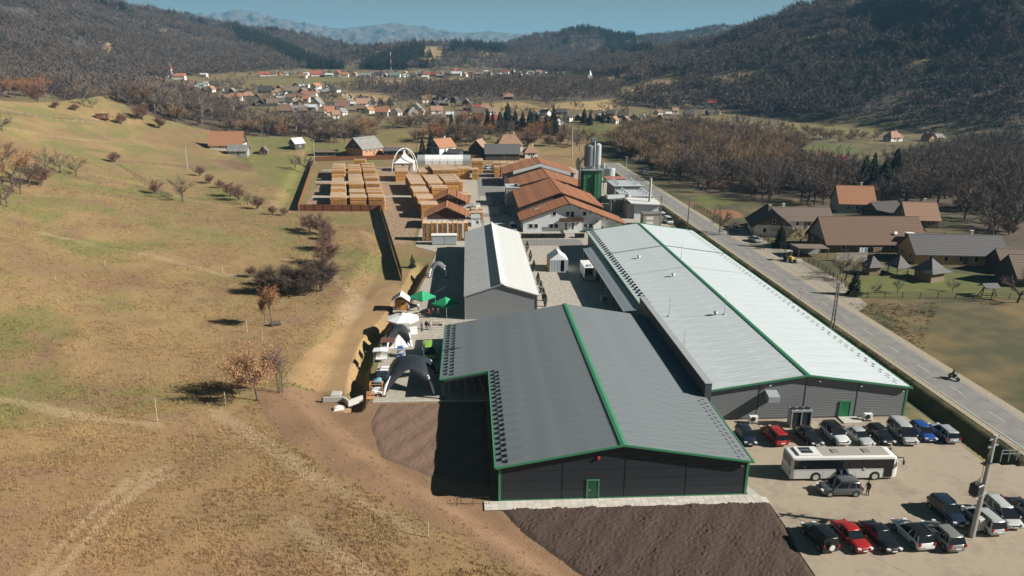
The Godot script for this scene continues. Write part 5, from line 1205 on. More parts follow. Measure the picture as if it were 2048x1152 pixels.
	for sx in [-1.05, 1.05]:
		for sz in [-1.8, 1.6]: part(o, "wheel", MB.new().tube(V(sx - 0.13, 0.45, sz), V(sx + 0.13, 0.45, sz), 0.45, 0.45, 12), mt("tyre", lin(0.012, 0.012, 0.013), 0.85))
	for i in 2:
		o = thing("heat_pump", "grey outdoor unit under the canopy, %s" % ["with two fans", "narrow one beside it"][i], "cooling unit", V(26.6 + i * 2.6, 0, -135.2 + i * 1.0))
		part(o, "casing", MB.new().cbox(-0.8 + 0.3 * i, 0.1, -0.4, 0.8 - 0.3 * i, 1.7 - 0.4 * i, 0.4, 0.04), mt("unit_grey", lin(0.3, 0.3, 0.28), 0.6))
		part(o, "fan_grille", MB.new().tube(V(0, 0.9, 0.4), V(0, 0.9, 0.44), 0.36, 0.34, 12), mt("dark_metal", Color.WHITE))
	# potted columnar conifers along the grey hall
	var zz := [-178.0, -168.2, -158.9, -148.4, -142.4, -136.9, -133.2]
	for i in 7:
		o = thing("potted_conifer", "slender potted conifer beside the grey hall, %s from the road side" % ["farthest", "second farthest", "third farthest", "fourth", "third nearest", "second nearest", "nearest"][i], "conifer", V(14.6, 0, zz[i]), i * 1.3, "potted conifers in a row")
		part(o, "pot", MB.new().tube(V(0, 0, 0), V(0, 0.4, 0), 0.24, 0.32, 10), mt("pot", lin(0.12, 0.1, 0.09), 0.8))
		b = MB.new()
		for j in 260:
			var t := rng.randf()
			var r := 0.42 * sin(PI * pow(t, 0.6)) * (0.6 + 0.5 * rng.randf()) + 0.03
			var a := rng.randf() * TAU
			var p := V(cos(a) * r, 0.4 + t * 2.1, sin(a) * r)
			var d := V(cos(a) * 0.1, 0.3, sin(a) * 0.1)
			var sd := V(-sin(a), 0.2, cos(a)) * 0.07
			b.tri(p - sd, p + sd, p + d)
		part(o, "foliage", b, mt("thuja", lin(0.018, 0.035, 0.018), 0.9))
	o = thing("bare_shrub_pot", "bare little tree leaning beside the potted conifers", "shrub", V(13.9, 0, -171.0))
	b = MB.new()
	for j in 10: b.tube(V(0, 0.5 + 0.1 * j, 0), V(-0.5 + rng.randf(), 1.6 + rng.randf(), -0.5 + rng.randf()), 0.03, 0.01, 4)
	b.tube(V(0, 0, 0), V(0, 1.6, 0), 0.06, 0.04, 5)
	part(o, "branches", b, mt("twig_pale", lin(0.3, 0.24, 0.17), 0.9))
# ---------- timber yard ----------
var pack_mesh := {}
func packs(w: float) -> Array:
	var key := "%.1f" % w
	if pack_mesh.has(key): return pack_mesh[key]
	var r := []
	for v in 4:
		var b := MB.new()
		var t: float = [0.72, 0.9, 1.0, 1.1][v]
		for i in 2:
			for j in 4:
				var y := 0.07 + i * 0.5
				var xa := -w / 2 + w * j / 4.0 + 0.025; var xb := -w / 2 + w * (j + 1) / 4.0 - 0.025
				b.k = Color(0.62, 0.325, 0.1) * t * (0.8 + 0.3 * rng.randf())
				b.bx(xa, y, -0.5, xb, y + 0.45, 0.5 + rng.randf() * 0.05)
		for i in 3: # pale top boards
			b.k = Color(0.74, 0.54, 0.38) * (0.8 + 0.25 * rng.randf())
			b.quad(V(-w / 2 - 0.04, 1.03 + 0.02 * rng.randf(), -0.18 + i * 0.34), V(w / 2 + 0.04, 1.03 + 0.02 * rng.randf(), -0.18 + i * 0.34), V(w / 2 + 0.04, 1.03, -0.5 + i * 0.34), V(-w / 2 - 0.04, 1.03, -0.5 + i * 0.34))
		r.append(b.mesh(mt("board_pack", Color.WHITE, 0.85, ntex("conc", 0.012, 0.62, 1.2), 0.5, null, 0.0, true)))
	pack_mesh[key] = r
	return r
func stack(label: String, x0: float, zf: float, w: float, deep: int, high: int, slide := -0.165, drop := 0.35, group := "lumber stacks in the timber yard") -> void:
	var o := thing("lumber_stack", label, "lumber stack", V(x0 + w / 2, 0.0, zf), 0.0, group)
	var ms := packs(w)
	var hi := high
	for i in deep:
		if i % 3 == 0: hi = high - (1 if rng.randf() < drop and i > 0 else 0)
		for j in hi:
			var p := put(o, "board_pack", ms[rng.randi() % 4], V(slide * i * 1.16 + rng.randf_range(-0.14, 0.14), j * 1.08 + (rng.randf() * 0.14 if j == hi - 1 else 0.0), -0.55 - i * 1.16 + rng.randf_range(-0.04, 0.04)))
			p.rotation.y = rng.randf_range(-0.012, 0.012)
func tile_roof(o: Node3D, m: Material, xl: float, yl: float, xr: float, yr: float, xe: float, ye: float, z0: float, z1: float, pitch := 0.5, deep := 0.16) -> void:
	var b := MB.new()
	rib_sheet(b, xl, yl, xr, yr, z0, z1, pitch, deep, 0.16)
	part(o, "roof_slope", b, m)
	b = MB.new()
	rib_sheet(b, xr, yr, xe, ye, z0, z1, pitch, deep, 0.16)
	part(o, "roof_slope", b, m)
	part(o, "ridge_cap", MB.new().prism(pv([xr - 0.22, yr + 0.04, xr + 0.22, yr + 0.04, xr, yr + 0.2]), z0, z1), m)
func timber() -> void:
	var word := ["left", "middle", "right"]
	var row := ["front", "second", "third"]
	var xs := [-44.6, -38.3, -32.2]
	var zf := [-234.6, -263.6, -299.8]
	var dp := [20, 23, 21]
	for k in 3:
		for i in 3:
			stack("tall stack of sawn boards, %s column of the %s row by the plank fence" % [word[i], row[k]], xs[i] - 0.165 * (-234.6 - zf[k]), zf[k], 5.1, dp[k] - (3 if k == 2 and i == 1 else 0), 4)
	stack("board stack closest to the rear fence behind right column", -50.6, -327.5, 5.1, 7, 5)
	stack("long board stack running beside the sheds", -14.6, -221, 5.3, 32, 4, -0.165, 0.2)
	stack("board stack behind the long one beside the sheds", -20.9, -263.5, 5.3, 21, 4, -0.165, 0.15)
	stack("long lumber stack with plain plank front, middle one of the aisle", -12.8, -254.0, 5.3, 29, 4, -0.165, 0.15)
	stack("broad lumber stack with tall ochre front facing the aisle", -8.6, -267.2, 5.0, 19, 4, -0.155, 0.1)
	stack("narrow row of boards leaning on the broad stack", -3.4, -267.6, 1.3, 19, 4, -0.155, 0.0)
	stack("stack of boards just behind orange shed roofs", -4.2, -245.0, 4.8, 6, 3)
	stack("board stack in front of the tunnel tent, left one", -14.6, -300.5, 5.4, 16, 4, -0.165, 0.1)
	stack("board stack in front of the tunnel tent, centre one", -9.3, -300.5, 5.4, 16, 4, -0.165, 0.1)
	stack("board stack in front of the tunnel tent, right one", -4.2, -304.5, 4.9, 8, 4, -0.1, 0.1)
	stack("pale stack beneath the pagoda tent", -29.6, -296.5, 5.2, 14, 4, -0.1, 0.0)
	stack("board stack in the shade left of the tunnel tent stacks", -20.8, -303.5, 5.4, 12, 3, -0.1, 0.0)
	stack("tall lone stack at the right end of tunnel tent", 1.6, -322.5, 4.9, 9, 5, 0.0, 0.0)
	stack("slim tower of boards standing on the lane", 1.4, -302.5, 2.7, 5, 4, 0.0, 0.0)
	for i in 4:
		stack("narrow stack in the near row behind orange factory roof, %s from left" % ["first", "second", "third", "fourth"][i], 11.0 + i * 2.9, -309.5 - i * 0.5, 2.2, 7, 4, 0.0, 0.1)
		stack("narrow stack in the far row behind orange factory roof, %s from left" % ["first", "second", "third", "fourth"][i], 11.0 + i * 3.3, -322.5, 2.6, 7, 4, 0.0, 0.1)
	for i in 4:
		stack("low pallet of offcuts beside the sheds, %s" % ["near left", "near right", "far left", "far right"][i], 0.7 + (i % 2) * 2.0, -219.0 - (i / 2) * 5.5, 1.6, 3, 2, 0.0, 0.0, "pallets of offcuts")
	for i in 4: # strapped bundles on the lane edge
		var c := thing("strapped_pallet", "wrapped pallet of goods on the lane edge, %s" % ["front left", "front right", "rear left", "rear right"][i], "pallet", V(0.9 + (i % 2) * 2.1, 0, -233.0 - (i / 2) * 6.0))
		part(c, "pallet", MB.new().bx(-0.75, 0, -1.6, 0.75, 0.15, 1.6), mt("bench_wood", Color.WHITE))
		part(c, "load", MB.new().cbox(-0.7, 0.15, -1.5, 0.7, 1.3 + 0.3 * (i % 3), 1.5, 0.05), mt("white_paint", Color.WHITE) if i == 1 else mt("dark_metal", Color.WHITE) if i == 0 else mt("wrap_grey", lin(0.35, 0.36, 0.36), 0.5))
	# plank fence round the yard
	var brown := mt("fence_brown", lin(0.2, 0.075, 0.03), 0.8, ntex("conc", 0.012, 0.5, 1.25), 0.5)
	var line := [V(-28.6, 0, -233.3), V(-54.9, 0, -234.8), V(-75.5, 0, -363.5), V(-30.0, 0, -368.0), V(6.0, 0, -368.0)]
	var lab := ["dark brown plank fence along the front of timber yard", "dark brown plank fence climbing the field side of timber yard", "dark brown plank fence at the rear of timber yard, left part", "dark brown plank fence at the rear of timber yard, behind tents"]
	for k in 4: plank_fence(lab[k], line[k], line[k + 1], 2.1, brown, 300)
	plank_fence("dark plank fence running down the slope towards the hut", V(-28.4, 0, -233.6), V(-14.6, 0, -152.0), 2.4, mt("fence_dark", lin(0.07, 0.04, 0.025), 0.85), 300)
	# orange roofed sheds
	var tile := streaky(mt("orange_tile", lin(0.41, 0.185, 0.095), 0.85, ntex("tilen", 0.04, 0.68, 1.12, 5), 0.2), 0.12, 0.5)
	var brick := mt("brown_tile", lin(0.36, 0.115, 0.05), 0.8, ntex("tilen", 0.03, 0.75, 1.15), 0.2)
	var wood := mt("dark_board", lin(0.06, 0.025, 0.013), 0.85)
	var render := mt("white_render", lin(0.62, 0.64, 0.66), 0.9, ntex("panel_n", 0.06, 0.9, 1.07), 0.1)
	var sz := [[-206.0, -214.5], [-229.0, -238.0]]
	for k in 2:
		var o := thing("open_shed", "orange tiled shed with dark gable, %s one" % ["the nearer", "the farther"][k], "shed", Vector3.ZERO, 0.0, "orange roofed sheds")
		tile_roof(o, tile, -12.9, 3.5, -6.5, 6.5, 0.1, 3.5, sz[k][1] - 0.8, sz[k][0] + 0.8)
		for i in 16: # gable boards
			var xa := -11.9 + i * 0.68
			var ya := minf(3.5 + (xa + 12.9) * 0.469, 3.5 + (0.1 - xa) * 0.4545) - 0.2
			var yb := minf(3.5 + (xa + 0.64 + 12.9) * 0.469, 3.5 + (0.1 - xa - 0.64) * 0.4545) - 0.2
			if minf(ya, yb) > 3.0: part(o, "gable_board", MB.new().prism(pv([xa, 2.8, xa + 0.64, 2.8, xa + 0.64, yb, xa, ya]), sz[k][0] - 0.1, sz[k][0]), wood)
		part(o, "wall", MB.new().bx(-12.1, 0, sz[k][0] - 0.25, -9.0 if k else -1.0, 2.8, sz[k][0] - 0.05).bx(-6.3, 0, sz[k][0] - 0.25, -1.0, 2.8, sz[k][0] - 0.05) if k else MB.new().bx(-12.1, 0, sz[k][0] - 0.25, -1.0, 2.8, sz[k][0] - 0.05), render)
		part(o, "wall", MB.new().bx(-12.1, 0, sz[k][1], -11.9, 3.4, sz[k][0] - 0.25).bx(-1.2, 0, sz[k][1], -1.0, 3.4, sz[k][0] - 0.25).bx(-11.9, 0, sz[k][1], -1.2, 3.4, sz[k][1] + 0.2), render)
		for x in [-0.9, -12.3]: part(o, "post", MB.new().bx(x - 0.12, 0, sz[k][0] + 0.3, x + 0.12, 3.4, sz[k][0] + 0.54), render)
		if k: part(o, "flue", MB.new().tube(V(-3.8, 2.0, sz[k][0] + 0.5), V(-3.8, 7.2, sz[k][0] + 0.5), 0.14, 0.14, 8), wood)
	# firewood pallets
	var endm := mt("log_ends", Color.WHITE, 0.85, null, 0.2, null, 0.0, true)
	for i in 9:
		var x := -12.45 + i * 1.27 + (0.25 if i > 2 else 0.0) + (0.25 if i > 4 else 0.0) + (0.3 if i > 7 else 0.0)
		var h := 4.9 - 0.15 * (i % 2)
		var o := thing("firewood_pallet", "tall pallet of split firewood under pale lid, %s from left" % ["first", "second", "third", "fourth", "fifth", "sixth", "seventh", "eighth", "ninth"][i], "firewood", V(x + 0.58, 0, -190.3), 0.0, "firewood pallets in a row")
		part(o, "crate", MB.new().bx(-0.52, 0.1, -3.0, 0.52, h - 0.1, -0.1), mt("firewood_dark", lin(0.1, 0.05, 0.02), 0.9))
		var b := MB.new()
		for yy in int(h / 0.19):
			for xx in 5:
				var t := rng.randf()
				b.k = Color(0.6, 0.33, 0.11).lerp(Color(0.3, 0.14, 0.05), t)
				b.tube(V(-0.44 + xx * 0.22 + rng.randf_range(-0.03, 0.03), 0.2 + yy * 0.19, -0.12), V(-0.44 + xx * 0.22, 0.2 + yy * 0.19, 0.02 + rng.randf() * 0.12), 0.1 + rng.randf() * 0.03, 0.09, 5)
		for yy in int(h / 0.2):
			for xx in 12:
				b.k = Color(0.55, 0.3, 0.1).lerp(Color(0.2, 0.1, 0.04), rng.randf())
				b.bx(0.5, 0.12 + yy * 0.2, -2.95 + xx * 0.24, 0.56 + rng.randf() * 0.05, 0.29 + yy * 0.2, -2.75 + xx * 0.24)
		var lg := part(o, "split_logs", b, endm)
		lg.set_meta("kind", "stuff")
		part(o, "lid", MB.new().bx(-0.56, h - 0.1, -3.05, 0.56, h + 0.02, 0.1), mt("lid_board", lin(0.62, 0.42, 0.25), 0.85))
		part(o, "corner_post", MB.new().bx(-0.58, 0, 0.06, -0.5, h - 0.1, 0.14).bx(0.5, 0, 0.06, 0.58, h - 0.1, 0.14), mt("bench_wood", Color.WHITE))
	var o2 := thing("steel_container", "pale grey double steel container before the firewood pallets", "container", V(-6.55, 0, -186.6))
	part(o2, "body", MB.new().bx(-3.2, 0.1, -1.2, 3.2, 2.5, 1.15), mt("container_grey", lin(0.34, 0.38, 0.4), 0.6))
	for s in [-1, 1]: part(o2, "door_panel", MB.new().bx(-0.05 + s * 1.6 - 1.45, 0.2, 1.15, s * 1.6 + 1.4, 2.3, 1.2), mt("container_grey", Color.WHITE))
	part(o2, "roof", MB.new().bx(-3.35, 2.5, -1.35, 3.35, 2.62, 1.3), mt("white_paint", Color.WHITE))
	o2 = thing("site_cabin", "small white cabin with flat metal roof beside sheds", "cabin", V(1.9, 0, -211.0))
	part(o2, "wall", MB.new().bx(-1.25, 0, -2.8, 1.25, 2.5, 2.8), render)
	part(o2, "roof", MB.new().bx(-1.4, 2.5, -3.0, 1.4, 2.65, 3.0), mt("container_grey", Color.WHITE))
	part(part(o2, "window", MB.new().bx(0.2, 0.9, 2.8, 1.0, 1.9, 2.84), mt("white_paint", Color.WHITE)), "pane", MB.new().bx(0.3, 1.0, 2.84, 0.9, 1.8, 2.86), mt("pane_dark", lin(0.02, 0.025, 0.03), 0.15))
	# tunnel tent and pagoda tent with arches
	o2 = thing("tunnel_tent", "long white tunnel tent behind the board stacks", "tent", V(0, 0, -357))
	for i in 7:
		var b := MB.new()
		var xa := -24.6 + i * 3.67
		for j in 8:
			var a := PI * j / 8; var c := PI * (j + 1) / 8
			b.quad(V(xa, 1.9 + sin(a) * 2.4, cos(a) * 4.0), V(xa + 3.62, 1.9 + sin(a) * 2.4, cos(a) * 4.0), V(xa + 3.62, 1.9 + sin(c) * 2.4, cos(c) * 4.0), V(xa, 1.9 + sin(c) * 2.4, cos(c) * 4.0))
		b.quad(V(xa, 0, 4.0), V(xa + 3.62, 0, 4.0), V(xa + 3.62, 1.9, 4.0), V(xa, 1.9, 4.0))
		part(o2, "cover_panel", b, mt("grey_cover", lin(0.25, 0.28, 0.28), 0.7) if i == 0 or i == 6 else mt("white_fabric", Color.WHITE))
		part(o2, "hoop", MB.new().tube(V(xa, 0, 4.02), V(xa, 1.9, 4.02), 0.07, 0.07, 5), mt("galv", Color.WHITE))
	o2 = thing("pagoda_tent", "white peaked pagoda tent crossed by two white arches", "tent", V(-28.9, 0, -333.5))
	var b2 := MB.new()
	var rows := []
	for i in 9:
		var t := i / 8.0
		var r := []
		for q in [[-1, 1], [1, 1], [1, -1], [-1, -1]]: r.append(V(q[0] * (0.1 + 4.4 * t), 9.2 - 5.6 * pow(t, 0.5), q[1] * (0.1 + 4.4 * t)))
		rows.append(r)
	for i in 8: b2.band(rows[i + 1], rows[i])
	part(o2, "canopy", b2, mt("white_fabric", Color.WHITE))
	part(o2, "wall", MB.new().bx(-4.2, 0, -4.2, -0.9, 3.4, 4.2).bx(0.9, 0, -4.2, 4.2, 3.4, 4.2), mt("beige_wall", lin(0.5, 0.45, 0.4), 0.8))
	for s in [-1, 1]:
		var p := []
		for j in 15: p.append(V(cos(PI * j / 14) * 5.3, sin(PI * j / 14) * 9.9, s * 5.2 * cos(PI * j / 14) * (1 if s > 0 else 1)))
		part(o2, "arch", MB.new().path(p, 0.17, 6), mt("white_paint", Color.WHITE))
func plank_fence(label: String, a: Vector3, b: Vector3, h: float, m: Material, most: int) -> void:
	var o := thing("plank_fence", label, "fence")
	var l := a.distance_to(b)
	var d := (b - a) / l
	var ang := atan2(-d.z, d.x)
	var step := 0.5
	var n := int(l / step)
	var me := MB.new().bx(0.01, 0.08, -0.02, step - 0.015, h, 0.02).mesh(m)
	var pm := MB.new().bx(-0.07, -0.3, -0.1, 0.07, h + 0.1, 0.0).mesh(m)
	for i in n:
		var p := a + d * (i * step)
		p.y = gh(p.x, p.z)
		put(o, "plank", me, p + V(0, rng.randf() * 0.06, 0), ang)
		if i % 6 == 0: put(o, "post", pm, p, ang)
	for i in range(0, n, 12):
		var p := a + d * (i * step); var q := a + d * minf((i + 12) * step, l)
		p.y = gh(p.x, p.z); q.y = gh(q.x, q.z)
		part(o, "rail", MB.new().tube(p + V(0, h * 0.3, 0), q + V(0, h * 0.3, 0), 0.05, 0.05, 4).tube(p + V(0, h * 0.8, 0), q + V(0, h * 0.8, 0), 0.05, 0.05, 4), m)
# ---------- factory ----------
func window_at(o: Node3D, p: Vector3, turn: float, w: float, h: float, cross := true) -> MeshInstance3D:
	var f := put(o, "window", win_mesh(w, h), p, turn)
	put(f, "pane", pane_mesh(w, h, cross))
	return f
var wcache := {}
func win_mesh(w: float, h: float) -> Mesh:
	var key := "f%.2f_%.2f" % [w, h]
	if not wcache.has(key):
		var t := 0.09
		wcache[key] = MB.new().bx(-w / 2 - t, -h / 2 - t, 0, -w / 2, h / 2 + t, 0.07).bx(w / 2, -h / 2 - t, 0, w / 2 + t, h / 2 + t, 0.07).bx(-w / 2, h / 2, 0, w / 2, h / 2 + t, 0.07).bx(-w / 2, -h / 2 - t, 0, w / 2, -h / 2, 0.1).mesh(mt("frame_white", lin(0.68, 0.68, 0.66), 0.6))
	return wcache[key]
func pane_mesh(w: float, h: float, cross: bool) -> Mesh:
	var key := "p%.2f_%.2f_%s" % [w, h, cross]
	if not wcache.has(key):
		var b := MB.new()
		b.bx(-w / 2, -h / 2, 0.005, w / 2, h / 2, 0.025)
		wcache[key] = b.mesh(mt("pane_dark", lin(0.02, 0.025, 0.03), 0.12))
	return wcache[key]
func factory() -> void:
	var tile := mt("orange_tile", Color.WHITE)
	var brick := mt("brown_tile", Color.WHITE)
	var render := mt("white_render", Color.WHITE)
	var galv := mt("galv", Color.WHITE)
	var dark := mt("dark_metal", Color.WHITE)
	var wood := mt("dark_board", Color.WHITE)
	var o := thing("office_house", "wide white office house with orange tiled roof and balcony", "building")
	var zf := -200.6
	tile_roof(o, tile, 14.2, 3.55, 28.1, 8.5, 44.4, 2.35, -210.8, zf + 1.0, 0.55, 0.16)
	part(o, "wall", MB.new().prism(pv([15.2, 0, 43.4, 0, 43.4, 2.6, 28.1, 8.2, 15.2, 3.8]), zf - 0.3, zf), render)
	part(o, "wall", MB.new().bx(15.2, 0, -210.5, 15.5, 3.8, zf - 0.3).bx(43.1, 0, -210.5, 43.4, 2.6, zf - 0.3), render)
	part(o, "barge_board", rake(14.2, 3.5, 28.1, 8.45, zf + 1.0, zf + 1.08, 0.3), wood)
	part(o, "barge_board", rake(28.1, 8.45, 44.4, 2.3, zf + 1.0, zf + 1.08, 0.3), wood)
	for q in [[18.2, 4.75], [21.2, 5.8], [24.2, 6.85], [28.1, 8.0], [31.0, 6.95], [34.2, 5.75], [37.5, 4.5], [39.0, 3.9], [42.0, 2.9]]:
		part(o, "rafter_end", MB.new().bx(q[0] - 0.1, q[1] - 0.35, zf, q[0] + 0.1, q[1] - 0.05, zf + 0.95), wood)
	for x in [17.4, 18.9, 23.2, 24.6, 33.0, 34.4]: window_at(o, V(x, 1.75, zf), 0, 1.05, 1.15)
	for q in [[24.0, 1.0], [32.6, 1.0], [27.8, 1.0]]: window_at(o, V(q[0], 5.25, zf), 0, 0.95, 1.1)
	window_at(o, V(29.1, 5.05, zf), 0, 0.85, 1.6)
	var dr := part(o, "door", MB.new().bx(27.9, 0.5, zf, 28.9, 2.75, zf + 0.06), mt("frame_white", Color.WHITE))
	part(dr, "pane", MB.new().tube(V(28.4, 2.0, zf + 0.05), V(28.4, 2.0, zf + 0.09), 0.2, 0.2, 10), mt("pane_dark", Color.WHITE))
	for x in [27.4, 29.4]: window_at(o, V(x, 1.6, zf), 0, 0.5, 2.1, false)
	window_at(o, V(30.6, 2.3, zf), 0, 0.45, 0.3, false)
	var bal := part(o, "balcony", MB.new().bx(25.3, 3.2, zf, 32.2, 3.4, zf + 1.25), wood)
	for i in 23: part(bal, "slat", MB.new().bx(25.3 + i * 0.3, 3.4, zf + 1.18, 25.57 + i * 0.3, 4.15, zf + 1.22), wood)
	part(bal, "rail", MB.new().bx(25.2, 4.15, zf + 1.12, 32.3, 4.25, zf + 1.3), mt("board_rail", lin(0.13, 0.06, 0.03), 0.8))
	for i in 3: part(o, "front_step", MB.new().bx(26.6, 0, zf + 0.1 + i * 0.7, 30.0, 0.5 - i * 0.16, zf + 0.8 + i * 0.7), mt("concrete_light", Color.WHITE))
	# stair and low annex beside the white house front
	part(o, "stair_wall", MB.new().prism(pv([35.0, 0.0, 37.2, 0.0, 37.2, 3.4, 36.6, 3.4, 35.0, 2.2]), zf + 0.05, zf + 1.6), mt("white_paint", Color.WHITE))
	part(o, "cellar_door", MB.new().bx(37.3, 0.0, zf, 38.1, 1.5, zf + 0.08), wood)
	part(o, "sliding_door", MB.new().bx(39.2, 0.0, zf, 41.5, 2.7, zf + 0.06), mt("pale_grey", lin(0.45, 0.48, 0.5), 0.7))
	for i in 2: part(o, "roof_hatch", MB.new().box(V(19.6, 5.75 - i * 0.32, -206.0 + i * 1.1), V(1.5, 0.12, 0.35), Basis(V(0, 0, 1), 0.34)), mt("white_paint", Color.WHITE))
	# hedges in front
	for q in [[14.2, 26.2, "clipped dark hedge left of the office house steps"], [28.9, 31.5, "short dark hedge right of the office house steps"]]:
		var b := MB.new()
		for i in int((q[1] - q[0]) * 260):
			var p := V(rng.randf_range(q[0], q[1]), 0.05 + 0.95 * sqrt(rng.randf()), rng.randf_range(-194.0, -192.4))
			var a := rng.randf() * TAU
			b.tri(p + V(cos(a), 0.3, sin(a)) * 0.14, p - V(cos(a), -0.2, sin(a)) * 0.14, p + V(0, 0.22, 0))
		b.bx(q[0] + 0.15, 0, -193.85, q[1] - 0.15, 0.8, -192.55)
		solo("hedge", b, mt("hedge_leaf", lin(0.03, 0.033, 0.02), 0.9), q[2], "hedge")
	# production wings behind
	var wing := [[-211.2, -240.5, 14.6, 5.1, 27.0, 9.6, 40.0, 5.0, "tall"], [-240.8, -268.0, 14.6, 5.3, 27.2, 9.2, 41.0, 5.0, "middle"], [-284.0, -304.0, 13.4, 5.0, 28.0, 9.3, 42.0, 5.0, "rear"]]
	var nm := ["orange and brown tiled factory wing directly behind office house", "tiled factory wing between two others, beside the grey dust box", "rear tiled factory wing with a pale clerestory band"]
	for k in 3:
		var w: Array = wing[k]
		o = thing("factory_wing", nm[k], "building", Vector3.ZERO, 0.0, "tiled factory wings")
		tile_roof(o, tile if k != 1 else tile, w[2], w[3], w[4], w[5], w[6], w[7], w[1], w[0], 0.55, 0.17)
		part(o, "wall", MB.new().prism(pv([w[2] + 0.6, 0, w[6] - 0.6, 0, w[6] - 0.6, w[7] - 0.1, w[4], w[5] - 0.3, w[2] + 0.6, w[3] - 0.1]), w[1] + 0.5, w[1] + 0.8).prism(pv([w[2] + 0.6, 0, w[6] - 0.6, 0, w[6] - 0.6, w[7] - 0.1, w[4], w[5] - 0.3, w[2] + 0.6, w[3] - 0.1]), w[0] - 0.8, w[0] - 0.5).bx(w[2] + 0.6, 0, w[1] + 0.8, w[2] + 0.9, w[3] - 0.2, w[0] - 0.8).bx(w[6] - 0.9, 0, w[1] + 0.8, w[6] - 0.6, w[7] - 0.2, w[0] - 0.8), mt("wing_wall_brown", lin(0.1, 0.075, 0.06), 0.9))  # same dark brown on all wing walls
		if k == 2:
			for s in [-1, 1]: # clerestory bands on the front gable
				var xe: float = w[2] + 4.0 if s < 0 else w[6] - 2.0
				var ye: float = w[3] + 1.15 if s < 0 else w[7] + 0.6
				part(o, "clerestory_band", rake(xe, ye, w[4], w[5] - 0.25, w[0] + 0.02, w[0] + 0.16, 1.3), mt("pale_band", lin(0.5, 0.52, 0.54), 0.6))
		part(o, "roof_pipe", MB.new().tube(V(w[4] + 4, w[5] - 1.6, (w[0] + w[1]) / 2), V(w[4] + 4, w[5] + 0.3, (w[0] + w[1]) / 2), 0.12, 0.12, 6), galv)
		part(o, "fascia_board", rake(w[2], w[3], w[4], w[5], w[0], w[0] + 0.1, 0.35), wood)
		part(o, "fascia_board", rake(w[4], w[5], w[6], w[7], w[0], w[0] + 0.1, 0.35), wood)
	o = thing("dust_extraction_box", "tall grey sheet metal box at the factory wing corner", "machine housing", V(15.6, 0, -246.0))
	part(o, "casing", MB.new().bx(-3.1, 0, -4.2, 3.1, 6.1, 4.2), mt("box_grey", lin(0.33, 0.36, 0.37), 0.55))
	for i in 9: part(o, "rib", MB.new().bx(-2.95 + i * 0.72, 0.1, 4.2, -2.87 + i * 0.72, 6.0, 4.26), mt("box_grey", Color.WHITE))
	part(o, "lid", MB.new().bx(-3.2, 6.1, -4.3, 3.2, 6.25, 4.3), mt("lid_grey", lin(0.42, 0.45, 0.46), 0.5))
	part(o, "fan", MB.new().tube(V(0.2, 6.25, 1.5), V(0.2, 6.9, 1.5), 0.5, 0.5, 10).tube(V(0.2, 6.7, 1.5), V(0.9, 6.9, 2.4), 0.3, 0.3, 8), dark)
	# silo tower
	o = thing("silo_tower", "green clad dust silo tower with grey hoppers on top", "silo", V(40.6, 0, -238.6))
	var gp := [mt("silo_green", lin(0.03, 0.2, 0.085), 0.5, ntex("stain", 0.015, 0.72, 1.15, 5), 0.15), mt("silo_green2", lin(0.025, 0.165, 0.07), 0.5)]
	for i in 5:
		for j in 6:
			part(o, "cladding_panel", MB.new().bx(-3.0 + i * 1.2 + 0.02, 0.1 + j * 2.1, 2.5, -3.0 + (i + 1) * 1.2 - 0.02, (j + 1) * 2.1, 2.62 + 0.06 * (i % 2)), pick(gp))
	for j in 6: part(o, "cladding_panel", MB.new().bx(3.0, 0.1 + j * 2.1, -2.5, 3.1, (j + 1) * 2.1, 2.5), pick(gp))
	part(o, "core", MB.new().bx(-2.98, 0, -2.5, 2.98, 12.7, 2.48), gp[1])
	part(o, "duct", MB.new().bx(-3.9, 0, 1.2, -3.05, 12.4, 2.4), dark)
	part(o, "duct", MB.new().bx(0.6, 0.2, 2.75, 1.2, 11.4, 3.3), gp[1])
	part(o, "ladder", MB.new().bx(1.75, 0.5, 2.7, 1.8, 13.5, 2.76).bx(2.2, 0.5, 2.7, 2.25, 13.5, 2.76), galv)
	for i in 26: part(o, "rung", MB.new().bx(1.8, 0.8 + i * 0.48, 2.71, 2.2, 0.84 + i * 0.48, 2.75), galv)
	for i in 6: part(o, "brace", MB.new().tube(V(-3.0, 1.5 + i * 2.0, 2.8), V(0.5, 2.9 + i * 2.0, 2.8), 0.07, 0.07, 4), gp[1])
	part(o, "platform", MB.new().bx(-3.4, 12.7, -2.9, 3.5, 12.9, 3.3), galv)
	for y in [13.4, 13.9]: part(o, "railing", MB.new().bx(-3.4, y, 3.24, 3.5, y + 0.06, 3.3).bx(-3.4, y, -2.9, -3.34, y + 0.06, 3.24).bx(3.44, y, -2.9, 3.5, y + 0.06, 3.24), galv)
	for i in 8: part(o, "railing_post", MB.new().bx(-3.4 + i * 0.98, 12.9, 3.24, -3.34 + i * 0.98, 13.95, 3.3), galv)
	var hop := mt("hopper_steel", lin(0.13, 0.15, 0.17), 0.7)
	part(o, "hopper", MB.new().tube(V(-0.9, 14.0, 0), V(-0.9, 20.2, 0), 1.75, 1.75, 16).tube(V(-0.9, 12.9, 0), V(-0.9, 14.0, 0), 1.0, 1.75, 16).tube(V(-0.9, 20.2, 0), V(-0.9, 20.9, 0), 1.75, 0.9, 16), hop)
	part(o, "hopper", MB.new().tube(V(1.9, 14.2, -0.2), V(1.9, 20.6, -0.2), 1.05, 1.05, 14).tube(V(1.9, 13.0, -0.2), V(1.9, 14.2, -0.2), 0.5, 1.05, 14).tube(V(1.9, 20.6, -0.2), V(1.9, 21.2, -0.2), 1.05, 0.4, 14), mt("hopper_pale", lin(0.36, 0.39, 0.41), 0.65))
